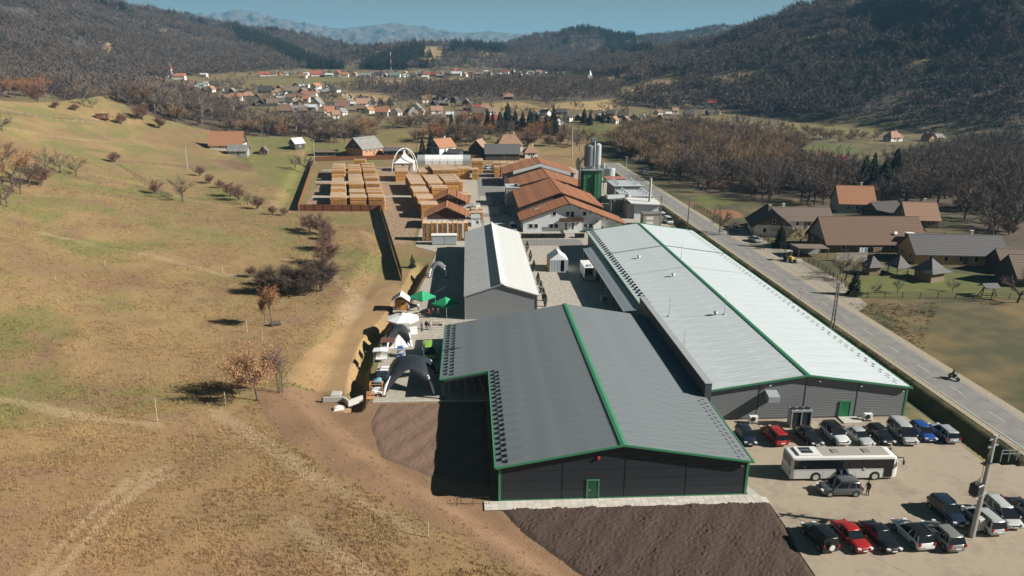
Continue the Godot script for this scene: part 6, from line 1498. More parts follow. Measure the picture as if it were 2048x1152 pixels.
	part(o, "filter_head", MB.new().cbox(-0.6, 20.9, -0.9, 0.9, 22.8, 0.8, 0.1), hop)
	part(o, "pipe", MB.new().path([V(0.6, 13.0, 1.4), V(0.6, 19.0, 1.5), V(0.6, 21.6, 1.0), V(0.2, 22.0, 0.2)], 0.22, 8), galv)
	part(o, "pipe", MB.new().path([V(-4.2, 6.0, 0.6), V(-4.2, 14.5, 0.6), V(-3.2, 16.0, 0.3), V(-2.0, 17.0, 0)], 0.3, 8), galv)
	part(o, "cyclone", MB.new().tube(V(-4.6, 12.4, -0.4), V(-4.6, 14.2, -0.4), 0.3, 0.75, 10).tube(V(-4.6, 14.2, -0.4), V(-4.6, 15.6, -0.4), 0.75, 0.7, 10).tube(V(-4.6, 15.6, -0.4), V(-4.6, 16.4, -0.4), 0.45, 0.45, 8), mt("hopper_pale", Color.WHITE))
	part(o, "cyclone", MB.new().tube(V(3.6, 12.9, 1.9), V(3.6, 13.7, 1.9), 0.25, 0.55, 10).tube(V(3.6, 13.7, 1.9), V(3.6, 14.5, 1.9), 0.55, 0.5, 10), mt("hopper_pale", Color.WHITE))
	for q in [[-3.4, 24.0], [-2.8, 21.0]]: part(o, "mast", MB.new().tube(V(q[0], 12.9, -2.4), V(q[0], q[1], -2.4), 0.06, 0.04, 5), galv)
	# conveyor to the boiler building
	o = thing("conveyor_duct", "sloping grey conveyor duct from silo to the boiler house", "conveyor")
	part(o, "duct", MB.new().box(V(46.8, 6.3, -223.5), V(8.6, 1.0, 1.3), Basis(V(0, 1, 0), 0.35)), mt("conveyor_grey", lin(0.4, 0.42, 0.42), 0.5))
	for x in [44.6, 49.0]: part(o, "leg", MB.new().bx(x - 0.1, 0, -223.4, x + 0.1, 5.9, -223.2), galv)
	# boiler house and kilns
	o = thing("boiler_house", "white boiler house with pale metal roof by the road", "building")
	part(o, "wall", MB.new().bx(51.0, 0, -228.0, 58.6, 4.6, -218.8), mt("blue_white", lin(0.5, 0.56, 0.6), 0.8))
	part(o, "roof", MB.new().hexa([V(49.6, 4.9, -217.6), V(59.6, 4.4, -217.6), V(59.6, 4.4, -229.0), V(49.6, 4.9, -229.0), V(49.6, 5.15, -217.6), V(59.6, 4.65, -217.6), V(59.6, 4.65, -229.0), V(49.6, 5.15, -229.0)]), mt("pale_roof", Color.WHITE))
	part(o, "roof_band", MB.new().bx(51.0, 3.4, -218.8, 58.7, 4.5, -218.7), mt("pale_grey", Color.WHITE))
	for x in [54.0, 55.4]: window_at(o, V(x, 2.0, -218.78), 0, 1.1, 0.9)
	part(o, "flue", MB.new().tube(V(56.4, 4.5, -222.0), V(56.4, 12.2, -222.0), 0.42, 0.38, 10), mt("hopper_pale", Color.WHITE))
	part(o, "side_wall", MB.new().bx(49.0, 0, -227.0, 51.0, 4.6, -219.5), mt("plank_grey", lin(0.28, 0.26, 0.25), 0.85))
	for k in 2:
		o = thing("drying_kiln", "flat roofed drying kiln with curved roof vents, %s" % ["nearer one", "farther one"][k], "kiln", Vector3.ZERO, 0.0, "drying kilns")
		var z0: float = [-243.0, -259.0][k]; var z1: float = [-229.5, -245.0][k]
		var y: float = [5.1, 6.0][k]
		part(o, "wall", MB.new().bx(49.8, 0, z0 + 0.3, 59.4, y - 0.1, z1 - 0.3), mt("kiln_wall", lin(0.3, 0.28, 0.27), 0.8))
		for i in 11: part(o, "wall_rib", MB.new().bx(49.9 + i * 0.9, 0.2, z1 - 0.3, 50.1 + i * 0.9, y - 0.3, z1 - 0.22), mt("plank_grey", Color.WHITE))
		for i in 6: part(o, "roof_panel", MB.new().bx(49.5, y, z0 + i * (z1 - z0) / 6.0 + 0.05, 59.7, y + 0.14, z0 + (i + 1) * (z1 - z0) / 6.0 - 0.05), mt("kiln_roof", lin(0.42, 0.44, 0.45), 0.5))
		for i in 8:
			var x := 51.2 if i % 2 == 0 else 57.6
			var z := z0 + 1.4 + (i / 2) * (z1 - z0 - 2.4) / 3.4
			part(o, "roof_vent", MB.new().path([V(x, y, z), V(x, y + 0.7, z), V(x + 0.35, y + 0.95, z), V(x + 0.8, y + 0.7, z)], 0.24, 7), galv)
	o = thing("kiln_annex", "open sided timber annex with leaning boards by the silo", "annex")
	part(o, "roof", MB.new().bx(44.6, 4.6, -236.0, 49.4, 4.8, -226.0), mt("seam", Color.WHITE))
	for q in [[44.8, -226.2], [49.2, -226.2], [44.8, -235.8], [49.2, -235.8]]: part(o, "post", MB.new().bx(q[0] - 0.12, 0, q[1] - 0.12, q[0] + 0.12, 4.6, q[1] + 0.12), galv)
	for i in 6: part(o, "board", MB.new().bx(45.2 + i * 0.7, 0, -229.0, 45.75 + i * 0.7, 3.6, -228.9), mt("plank_grey", Color.WHITE))
	part(o, "red_sheet", MB.new().bx(50.0, 6.2, -268.0, 57.0, 6.3, -260.0), mt("red_sheet", lin(0.33, 0.13, 0.1), 0.7))
	for q in [[50.2, -267.8], [56.8, -267.8], [50.2, -260.2], [56.8, -260.2]]: part(o, "post", MB.new().bx(q[0] - 0.1, 0, q[1] - 0.1, q[0] + 0.1, 6.2, q[1] + 0.1), galv)
	o = thing("storage_tank", "pale round steel tank beyond the kilns", "tank", V(57.8, 0, -296.0))
	part(o, "shell", MB.new().tube(V(0, 0, 0), V(0, 5.4, 0), 2.3, 2.3, 20, false).smooth(0.3), mt("hopper_pale", Color.WHITE))
	part(o, "lid", MB.new().tube(V(0, 5.4, 0), V(0, 5.7, 0), 2.4, 2.3, 20), galv)
	o = thing("transformer_cabin", "beige flat roofed cabin with louvres next to the boiler house", "cabin", V(53.9, 0, -209.2))
	part(o, "wall", MB.new().bx(-2.7, 0, -2.0, 2.7, 3.6, 2.0), mt("beige_conc", lin(0.32, 0.3, 0.25), 0.9))
	part(o, "roof", MB.new().bx(-2.85, 3.6, -2.15, 2.85, 3.8, 2.15), mt("roof_felt", lin(0.14, 0.14, 0.13), 0.9))
	for i in 2: part(o, "louvre", MB.new().bx(-1.9, 0.6 + i * 1.4, 2.0, 0.2, 1.5 + i * 1.4, 2.05), mt("white_paint", Color.WHITE))
	var wl := thing("yard_bench", "beige bench block standing alone in the lane shadow", "bench", V(11.3, 0, -222.4))
	part(wl, "seat", MB.new().cbox(-1.2, 0.5, -0.5, 1.2, 0.62, 0.5, 0.03), mt("bench_wood", Color.WHITE))
	part(wl, "body", MB.new().cbox(-1.15, 0.0, -0.45, 1.15, 0.5, 0.45, 0.03), mt("beige_conc", Color.WHITE))
# ---------- houses ----------
# ridge along local x; l long, w deep, wh wall height, rh roof rise
func roof_mat(c: String) -> Material:
	match c:
		"O": return mt("rf_orange", lin(0.39, 0.185, 0.1), 0.88, ntex("tilef", 0.05, 0.5, 1.3), 0.5)
		"P": return mt("rf_pink", lin(0.34, 0.205, 0.135), 0.88, ntex("tilef", 0.05, 0.5, 1.3), 0.5)
		"B": return mt("rf_brown", lin(0.18, 0.113, 0.078), 0.9, ntex("tilef", 0.05, 0.5, 1.3), 0.5)
		"T": return mt("rf_taupe", lin(0.18, 0.135, 0.105), 0.9, ntex("tilef", 0.05, 0.5, 1.3), 0.5)
		"R": return mt("rf_red", lin(0.36, 0.085, 0.065), 0.8, ntex("tilef", 0.05, 0.5, 1.3), 0.5)
		"G": return mt("rf_grey", lin(0.24, 0.235, 0.22), 0.85, ntex("stain", 0.015, 0.72, 1.15, 5), 0.2)
		"D": return mt("rf_dark", lin(0.055, 0.05, 0.05), 0.85, ntex("tilef", 0.05, 0.5, 1.3), 0.5)
		"S": return mt("rf_slate", lin(0.12, 0.115, 0.12), 0.8, ntex("tilef", 0.05, 0.5, 1.3), 0.5)
		"N": return mt("rf_green", lin(0.14, 0.18, 0.16), 0.8)
	return mt("rf_white", lin(0.5, 0.53, 0.55), 0.6)
func wall_mat(c: String) -> Material:
	match c:
		"w": return mt("wl_white", lin(0.62, 0.6, 0.56), 0.9, ntex("panel_n", 0.06, 0.9, 1.07), 0.15)
		"g": return mt("wl_grey", lin(0.26, 0.26, 0.26), 0.9)
		"d": return mt("wl_dark", lin(0.06, 0.05, 0.042), 0.9)
		"o": return mt("wl_ochre", lin(0.45, 0.3, 0.15), 0.9)
		"b": return mt("wl_brick", lin(0.4, 0.2, 0.11), 0.9)
		"n": return mt("wl_green", lin(0.3, 0.42, 0.3), 0.9)
	return mt("wl_brown", lin(0.13, 0.09, 0.06), 0.9)
func house(called: String, label: String, at: Vector3, turn: float, l: float, w: float, wh: float, rh: float, roof: String, wall: String, opt := {}) -> Node3D:
	var o := thing(called, label, opt.get("cat", "house"), at, turn, opt.get("group", ""))
	var rm := roof_mat(roof); var wm := wall_mat(wall)
	var ov: float = opt.get("ov", 0.5)
	var hip: float = opt.get("hip", 0.0) * w * 0.5
	var k := rh / (w / 2)
	var b := MB.new()
	var x := l / 2; var z := w / 2
	# walls down below the ground on slopes
	b.hexa([V(-x, -1.5, z), V(x, -1.5, z), V(x, -1.5, -z), V(-x, -1.5, -z), V(-x, wh, z), V(x, wh, z), V(x, wh, -z), V(-x, wh, -z)])
	part(o, "wall", b, wm)
	if hip < 0.1:
		for s in [-1, 1]:
			b = MB.new()
			if s > 0: b.tri(V(x, wh, z), V(x, wh, -z), V(x, wh + rh, 0))
			else: b.tri(V(-x, wh, -z), V(-x, wh, z), V(-x, wh + rh, 0))
			part(o, "gable", b, wall_mat(opt.get("gable", wall)))
	var xe := x + ov; var ze := z + ov; var ye := wh - ov * k
	var near: bool = opt.get("near", false)
	for s in [1, -1]:
		b = MB.new()
		var rows: int = opt.get("rows", 9) if near else 1
		var courses := []
		for i in rows + 1:
			var t := float(i) / rows
			courses.append([lerpf(xe, xe - hip - (ov if hip > 0 else 0.0), t), lerpf(ye, wh + rh, t), lerpf(ze, 0.0, t)])
		for i in rows:
			var c: Array = courses[i]; var d: Array = courses[i + 1]
			var lift := 0.06 if near else 0.0
			var a0 := V(-c[0], c[1] + lift, c[2] * s); var a1 := V(c[0], c[1] + lift, c[2] * s)
			var d1 := V(d[0], d[1], d[2] * s); var d0 := V(-d[0], d[1], d[2] * s)
			if s > 0: b.quad(a0, a1, d1, d0)
			else: b.quad(a1, a0, d0, d1)
			if near: # the step of each course
				var e0 := V(-c[0], c[1], c[2] * s); var e1 := V(c[0], c[1], c[2] * s)
				if s > 0: b.quad(e0, e1, a1, a0)
				else: b.quad(e1, e0, a0, a1)
		# underside and eave edge
		var u := V(0, 0.14, 0)
		var p0 := V(-xe, ye, ze * s); var p1 := V(xe, ye, ze * s)
		var q0 := V(-xe + hip + (ov if hip > 0 else 0.0), wh + rh, 0); var q1 := V(xe - hip - (ov if hip > 0 else 0.0), wh + rh, 0)
		if s > 0:
			b.quad(p0 - u, p1 - u, p1, p0); b.quad(q0 - u, q1 - u, p1 - u, p0 - u)
			b.quad(p1 - u, q1 - u, q1, p1); b.quad(q0 - u, p0 - u, p0, q0)
		else:
			b.quad(p1 - u, p0 - u, p0, p1); b.quad(p0 - u, p1 - u, q1 - u, q0 - u)
			b.quad(q1 - u, p1 - u, p1, q1); b.quad(p0 - u, q0 - u, q0, p0)
		part(o, "roof_slope", b, rm)
	if hip > 0.1:
		for s in [1, -1]:
			b = MB.new()
			if s > 0: b.tri(V(xe, ye, ze), V(xe, ye, -ze), V(xe - hip - ov, wh + rh, 0))
			else: b.tri(V(-xe, ye, -ze), V(-xe, ye, ze), V(-xe + hip + ov, wh + rh, 0))
			part(o, "roof_hip", b, rm)
	part(o, "ridge_cap", MB.new().tube(V(-xe + hip + (ov if hip > 0 else 0.0), wh + rh, 0), V(xe - hip - (ov if hip > 0 else 0.0), wh + rh, 0), 0.13, 0.13, 6), rm)
	if opt.get("chim", true):
		var cx: float = x * (0.4 if not opt.has("cx") else opt.cx)
		part(o, "chimney", MB.new().bx(cx - 0.3, wh + rh - 1.0, -0.9, cx + 0.3, wh + rh + 0.9, -0.3).bx(cx - 0.38, wh + rh + 0.9, -0.98, cx + 0.38, wh + rh + 1.02, -0.22), wall_mat("b") if not near else wall_mat("w"))
	var nw: int = opt.get("win", 2)
	for s in [1, -1]:
		for i in nw:
			var wx := -x + l * (i + 1.0) / (nw + 1.0)
			window_at(o, V(wx, wh * 0.55, (z + 0.01) * s), 0.0 if s > 0 else PI, 0.9, minf(1.2, wh * 0.42))
	if opt.get("gwin", true):
		for s in [1, -1]:
			for e in [-1, 1]: window_at(o, V((x + 0.01) * s, wh * 0.55, e * z * 0.45), PI / 2 * s, 0.85, minf(1.2, wh * 0.42))
			if rh > 2.6 and hip < 0.1: window_at(o, V((x + 0.01) * s, wh + rh * 0.3, 0), PI / 2 * s, 0.8, 0.9)
	if opt.get("door", true): part(o, "door", MB.new().bx(-0.5 + x * 0.1, 0.05, z, 0.5 + x * 0.1, 2.0, z + 0.06), wall_mat("x"))
	return o
func at_ground(x: float, z: float, dy := 0.0) -> Vector3: return V(x, gh(x, z) + dy, z)
func pyramid_hut(label: String, at: Vector3, turn: float, w: float, wh: float, rh: float, open: bool) -> void:
	var o := thing("garden_pavilion", label, "pavilion", at, turn)
	var wd := mt("hut_planks", lin(0.25, 0.18, 0.12), 0.9, ntex("conc", 0.012, 0.5, 1.25), 0.6)
	if open:
		for sx in [-1, 1]:
			for sz in [-1, 1]: part(o, "post", MB.new().bx(sx * w * 0.45 - 0.08, 0, sz * w * 0.45 - 0.08, sx * w * 0.45 + 0.08, wh, sz * w * 0.45 + 0.08), wd)
		part(o, "railing", MB.new().bx(-w * 0.45, 0.7, w * 0.45 - 0.03, w * 0.45, 0.95, w * 0.45 + 0.03), wd)
	else:
		var n := int(w / 0.35)
		for i in n:
			for s in [-1, 1]:
				part(o, "plank", MB.new().bx(-w * 0.45 + i * w * 0.9 / n + 0.01, 0, s * w * 0.45 - 0.04, -w * 0.45 + (i + 1) * w * 0.9 / n - 0.02, wh, s * w * 0.45 + 0.04), wd)
				part(o, "plank", MB.new().bx(s * w * 0.45 - 0.04, 0, -w * 0.45 + i * w * 0.9 / n + 0.01, s * w * 0.45 + 0.04, wh, -w * 0.45 + (i + 1) * w * 0.9 / n - 0.02), wd)
	var e := w * 0.68
	var c := [V(-e, wh - 0.15, e), V(e, wh - 0.15, e), V(e, wh - 0.15, -e), V(-e, wh - 0.15, -e)]
	for i in 4:
		var b := MB.new()
		var a: Vector3 = c[i]; var d: Vector3 = c[(i + 1) % 4]
		var m0 := a * V(0.62, 1, 0.62) + V(0, rh * 0.28, 0); var m1 := d * V(0.62, 1, 0.62) + V(0, rh * 0.28, 0)
		b.quad(a, d, m1, m0)
		b.tri(m0, m1, V(0, wh + rh, 0))
		part(o, "roof_side", b, roof_mat("S"))
func houses() -> void:
	# right of the road
	house("farmhouse", "white farmhouse with dark roof and brown gable by the road", at_ground(85.5, -198.5), PI / 2 - 0.22, 12.0, 10.0, 3.3, 3.8, "D", "w", {"near": true, "gable": "x", "ov": 0.9, "cx": -0.2})
	house("farmhouse_wing", "low brown tiled wing behind the white farmhouse", at_ground(97.5, -206.5), -0.04, 17.0, 7.5, 2.8, 3.0, "T", "w", {"near": true, "gwin": false, "win": 4, "cx": -0.55})
	var h := house("tiled_farmhouse", "long steep tiled farmhouse roof facing the road, largest on the right", at_ground(103.3, -179.5), -0.04, 25.0, 12.0, 2.9, 5.4, "B", "x", {"near": true, "rows": 16, "win": 5, "ov": 0.7, "gable": "g", "chim": false})
	part(h, "roof_box", MB.new().bx(7.3, 3.2, 5.2, 9.1, 5.2, 6.6), mt("roof_blue", lin(0.06, 0.14, 0.3), 0.7))
	part(h, "roof_box_lid", MB.new().bx(7.2, 5.2, 5.1, 9.2, 5.32, 6.7), mt("white_paint", Color.WHITE))
	part(h, "satellite_dish", MB.new().tube(V(5.4, 4.9, 4.4), V(5.4, 4.95, 4.5), 0.42, 0.42, 10), mt("white_paint", Color.WHITE))
	house("slate_roof_house", "long house with slate grey roof right of the tiled farmhouse", at_ground(117.5, -165.5), -0.12, 21.0, 9.5, 2.9, 3.6, "S", "o", {"near": true, "rows": 12, "win": 5})
	house("tiled_barn", "brown tiled barn roof at the right edge beside the lawn", at_ground(122.5, -146.5), -0.12, 9.0, 8.5, 2.4, 3.8, "T", "d", {"near": true, "chim": false, "win": 0, "gwin": false, "cat": "barn"})
	house("tiled_shed", "brown tiled shed just behind the barn at right edge", at_ground(126.5, -155.5), -0.12, 9.5, 7.0, 2.3, 3.0, "T", "d", {"near": true, "chim": false, "win": 0, "gwin": false, "cat": "shed"})
	house("village_house", "orange tiled house with grey gable standing above dark barns", at_ground(126.5, -230.5), -0.16, 11.0, 9.5, 3.6, 4.8, "O", "g", {"near": true, "win": 3})
	house("village_house", "orange tiled house with dormer behind the parked farm trailers", at_ground(134.5, -207.5), -0.16, 9.0, 9.0, 2.8, 4.2, "P", "x", {"near": true})
	house("dark_barn", "large dark barn roof behind the long tiled farmhouse", at_ground(117.5, -193.5), -1.2, 15.0, 9.5, 2.8, 3.6, "D", "d", {"near": true, "chim": false, "win": 0, "gwin": false, "cat": "barn"})
	house("dark_shed", "dark shed with pale lean-to edge between two orange roofs", at_ground(131.0, -220.0), 0.3, 10.0, 7.0, 2.6, 2.4, "D", "d", {"chim": false, "win": 0, "gwin": false, "cat": "shed"})
	house("low_shed", "low flat taupe shed roof beyond the slate roofed house", at_ground(121.5, -184.0), -0.3, 9.0, 5.5, 2.2, 0.9, "T", "d", {"near": true, "chim": false, "win": 0, "gwin": false, "cat": "shed"})
	pyramid_hut("small pavilion with steep grey roof at the lawn edge, left one", at_ground(91.5, -154.5), 0.1, 3.0, 2.1, 2.2, false)
	pyramid_hut("small open pavilion with steep grey roof, middle one", at_ground(97.5, -154.0), 0.2, 3.2, 2.1, 2.4, true)
	pyramid_hut("largest plank pavilion with pyramid roof on the lawn", at_ground(101.8, -149.2), 0.35, 4.6, 2.4, 2.6, false)
	var o := thing("log_shelter", "little roofed log shelter beside the rail fence", "shelter", at_ground(106.6, -136.8), 0.05)
	for s in [-1, 1]:
		part(o, "roof_slope", MB.new().prism(pv([0, 2.7, 1.3, 1.9, 1.3, 2.0, 0, 2.8]) if s > 0 else pv([-1.3, 1.9, 0, 2.7, 0, 2.8, -1.3, 2.0]), -1.7, 1.7, Transform3D(Basis(Vector3.UP, PI / 2), Vector3.ZERO)), roof_mat("S"))
		part(o, "post", MB.new().tube(V(s * 1.7, 0, 0.5), V(s * 1.0, 2.2, 0), 0.12, 0.1, 6).tube(V(s * 1.7, 0, -0.5), V(s * 1.0, 2.2, 0), 0.12, 0.1, 6), wall_mat("x"))
	o = thing("carport", "flat roofed grey carport beside the lay-by wall", "carport", at_ground(84.8, -171.5), 0.05)
	part(o, "roof", MB.new().hexa([V(-4.2, 2.5, 2.6), V(3.8, 2.2, 2.6), V(4.4, 2.2, -2.2), V(-4.2, 2.5, -2.2), V(-4.2, 2.65, 2.6), V(3.8, 2.35, 2.6), V(4.4, 2.35, -2.2), V(-4.2, 2.65, -2.2)]), roof_mat("T"))
	for q in [[-4.0, 2.4], [3.6, 2.4], [-4.0, -2.0], [4.1, -2.0]]: part(o, "post", MB.new().bx(q[0] - 0.08, 0, q[1] - 0.08, q[0] + 0.08, 2.4, q[1] + 0.08), wall_mat("x"))
	part(o, "back_wall", MB.new().bx(-4.0, 0, -2.1, 4.1, 2.2, -2.0), wall_mat("g"))
	solo("rendered_wall", MB.new().bx(-4.0, 0, -0.15, 4.0, 1.9, 0.15).bx(-4.1, 1.9, -0.22, 4.1, 2.0, 0.22), mt("beige_conc", Color.WHITE), "pale rendered garden wall beside the carport", "wall", at_ground(92.8, -166.0), 0.04)
	for i in 2:
		o = thing("laundry_line", "line of hanging laundry under the farmhouse eaves, %s" % ["white and blue towels", "brown cloths"][i], "laundry", at_ground(99.0 + i * 3.6, -171.8))
		part(o, "line", MB.new().tube(V(-1.5, 1.9, 0), V(1.5, 1.9, 0), 0.015, 0.015, 4), mt("galv", Color.WHITE))
		for j in 3: part(o, "cloth", MB.new().bx(-1.1 + j * 0.75, 0.7, -0.02, -0.5 + j * 0.75, 1.88, 0.02), mt("white_fabric", Color.WHITE) if i == 0 and j != 2 else mt("blue_cloth", lin(0.2, 0.33, 0.45), 0.9) if i == 0 else mt("brown_cloth", lin(0.3, 0.2, 0.13), 0.9))
	# behind the timber yard
	house("hay_barn", "large grey roofed barn with dark gable behind timber yard", at_ground(-53.0, -379.0), 0.95, 15.0, 11.5, 3.4, 5.2, "G", "b", {"near": true, "gable": "d", "chim": false, "win": 4, "cat": "barn"})
	house("village_house", "orange tiled house left of the dark barns behind tunnel tent", at_ground(-13.5, -381.0), 0.75, 11.0, 8.5, 3.6, 3.8, "O", "w", {"near": true, "gable": "d"})
	house("lean_shed", "low slate shed roof in front of the orange tiled house", at_ground(-6.5, -374.0), -0.5, 7.0, 5.5, 2.0, 1.6, "S", "d", {"near": true, "chim": false, "win": 0, "gwin": false, "cat": "shed"})
	house("dark_barn", "dark boarded barn with long slate roof behind tunnel tent", at_ground(17.0, -370.0), 0.0, 17.0, 9.0, 3.0, 4.0, "S", "d", {"near": true, "chim": false, "win": 0, "gwin": false, "cat": "barn"})
	house("dark_barn", "steep dark barn with pinkish roof slope left of the slate barn", at_ground(5.5, -378.0), 1.3, 11.0, 8.0, 3.4, 4.2, "P", "d", {"near": true, "chim": false, "win": 0, "gwin": false, "cat": "barn"})
	house("village_house", "hipped pinkish brown house behind the slate roofed barn", at_ground(21.5, -388.0), 0.1, 13.0, 10.0, 3.4, 4.6, "P", "w", {"near": true, "hip": 0.7})
	house("village_house", "small white house with hipped brown roof near the road poles", at_ground(31.5, -372.5), 0.1, 6.5, 6.0, 2.9, 3.0, "P", "w", {"near": true, "hip": 0.8})
	house("farmhouse", "farmhouse with broad orange tiled roof on the hillside", at_ground(-119.0, -373.0), 0.02, 15.5, 9.5, 2.6, 6.0, "O", "w", {"near": true, "chim": false, "gable": "d", "rows": 12})
	house("grey_shed", "grey plank shed in front of the hillside farmhouse", at_ground(-111.5, -364.0), 0.03, 9.0, 5.5, 2.4, 2.4, "G", "g", {"near": true, "chim": false, "win": 0, "gwin": false, "cat": "shed"})
	house("garden_shed", "small gabled shed between farmhouse and blue roofed hut", at_ground(-101.0, -370.0), PI / 2, 4.0, 3.6, 2.0, 2.0, "T", "x", {"chim": false, "win": 0, "gwin": false, "cat": "shed"})
	house("blue_roof_hut", "little hut with pale blue metal roof near the farm", at_ground(-88.0, -384.0), 0.9, 6.0, 4.6, 3.2, 2.2, "W", "d", {"chim": false, "win": 1, "cat": "hut"})
	house("low_shed", "low dark shed row behind the rear plank fence", at_ground(-72.0, -376.0), 0.0, 11.0, 4.0, 2.0, 0.8, "T", "d", {"chim": false, "win": 0, "gwin": false, "cat": "shed"})
	house("low_shed", "low slate shed right of the hay barn", at_ground(-37.0, -378.0), 0.0, 12.0, 5.0, 2.2, 1.2, "S", "d", {"chim": false, "win": 0, "gwin": false, "cat": "shed"})
	o = thing("shepherd_wagon", "rusty wooden wagon hut standing on the upper meadow", "wagon", at_ground(-178.0, -374.0), 0.1)
	part(o, "body", MB.new().cbox(-2.8, 0.7, -1.2, 2.8, 2.9, 1.2, 0.1), mt("rust", lin(0.2, 0.09, 0.045), 0.9, ntex("stain", 0.015, 0.72, 1.15, 5), 0.4))
	part(o, "roof", MB.new().prism(pv([-1.4, 2.85, 1.4, 2.85, 0.9, 3.2, -0.9, 3.2]), -3.0, 3.0, Transform3D(Basis(Vector3.UP, PI / 2), Vector3.ZERO)), wall_mat("x"))
	part(o, "flue", MB.new().tube(V(0.6, 3.1, 0), V(0.6, 4.3, 0), 0.12, 0.12, 6), mt("galv", Color.WHITE))
	for sx in [-1.9, 1.9]:
		for sz in [-1.0, 1.0]: part(o, "wheel", MB.new().tube(V(sx, 0.4, sz - 0.1), V(sx, 0.4, sz + 0.1), 0.45, 0.45, 10), mt("tyre", Color.WHITE))
	window_at(o, V(0.9, 1.9, 1.21), 0, 0.7, 0.7)
	# the village
	for d in VILLAGE:
		var opt := {"win": 1 if d[3] < 9.0 else 2, "gwin": d[1] > -700.0, "door": d[1] > -700.0, "hip": d[10], "group": d[12], "chim": d[13] == 1}
		house(d[14], d[11], at_ground(d[0], d[1]), d[2], d[3], d[4], d[5], d[6], d[7], d[8], opt)
	for i in VILLAGE.size(): # an outbuilding beside every second village plot
		var d: Array = VILLAGE[i]
		if i % 2 or d[1] > -430.0: continue
		var sx: float = d[0] + (d[3] * 0.5 + 5.0) * (1.0 if i % 4 == 0 else -1.0); var sz: float = d[1] - 5.0
		house("outbuilding", "shed beside " + d[11], at_ground(sx, sz), d[2] + 0.9 * (i % 3), 5.5 + i % 3, 4.2, 2.2, 1.9, ["T", "B", "G", "D"][(i / 2) % 4], ["d", "x", "w"][(i / 2) % 3], {"win": 0, "gwin": false, "door": d[1] > -700.0, "chim": false, "cat": "shed", "group": "village outbuildings"})
	# church
	o = thing("village_church", "white church with red spire below the left mountain", "church", at_ground(-325.0, -850.0), 0.0)
	o.scale = V(0.72, 0.72, 0.72)
	part(o, "nave_wall", MB.new().bx(-16, -2, -5, -3, 4.5, 5).bx(2, -2, -5, 21, 4.0, 5), wall_mat("w"))
	part(o, "nave_roof", MB.new().prism(pv([-5.8, 4.2, 5.8, 4.2, 0, 9.5]), -16.5, -2.8, Transform3D(Basis(Vector3.UP, PI / 2), Vector3.ZERO)), roof_mat("O"))
	part(o, "hall_roof", MB.new().prism(pv([-5.8, 3.7, 5.8, 3.7, 0, 8.2]), 2.0, 21.5, Transform3D(Basis(Vector3.UP, PI / 2), Vector3.ZERO)), roof_mat("O"))
	part(o, "tower", MB.new().bx(-2.8, -2, -2.4, 2.0, 13.5, 2.4), wall_mat("w"))
	part(o, "belfry_dark_plate", MB.new().bx(-1.2, 9.0, 2.4, 0.4, 12.0, 2.46), mt("pane_dark", Color.WHITE))  # dark plate on the solid tower, painting the shade of an opening
	var b := MB.new()
	for i in 4:
		var c := [V(-3.3, 13.5, 2.9), V(2.5, 13.5, 2.9), V(2.5, 13.5, -2.9), V(-3.3, 13.5, -2.9)]
		b.tri(c[i], c[(i + 1) % 4], V(-0.4, 24.0, 0))
	part(o, "spire", b, roof_mat("O"))
	o = thing("radio_mast", "thin red and white radio mast before the central hill", "mast", at_ground(-100.0, -1000.0))
	for i in 6: part(o, "mast_section", MB.new().tube(V(0, i * 5.0, 0), V(0, i * 5.0 + 5.0, 0), 0.25, 0.25, 6), mt("white_paint", Color.WHITE) if i % 2 else roof_mat("R"))
	solo("bell_tower", MB.new().bx(-2.4, 0, -2.4, 2.4, 9, 2.4).tube(V(0, 9, 0), V(0, 14, 0), 2.4, 0.5, 8), wall_mat("w"), "small white bell tower in the far village", "tower", at_ground(140.0, -860.0))
# ---------- vehicles ----------
# stations: t (0 rear, 1 front), top, half width factor, bottom
const BODY := [[0.0, 0.62, 0.8, 0.42], [0.015, 0.86, 0.9, 0.3], [0.06, 0.94, 0.96, 0.25], [0.16, 0.96, 1.0, 0.22], [0.3, 0.95, 1.0, 0.2], [0.6, 0.93, 1.0, 0.2], [0.72, 0.9, 1.0, 0.2], [0.85, 0.84, 0.98, 0.2], [0.94, 0.76, 0.94, 0.22], [0.985, 0.64, 0.86, 0.28], [1.0, 0.5, 0.76, 0.36]]
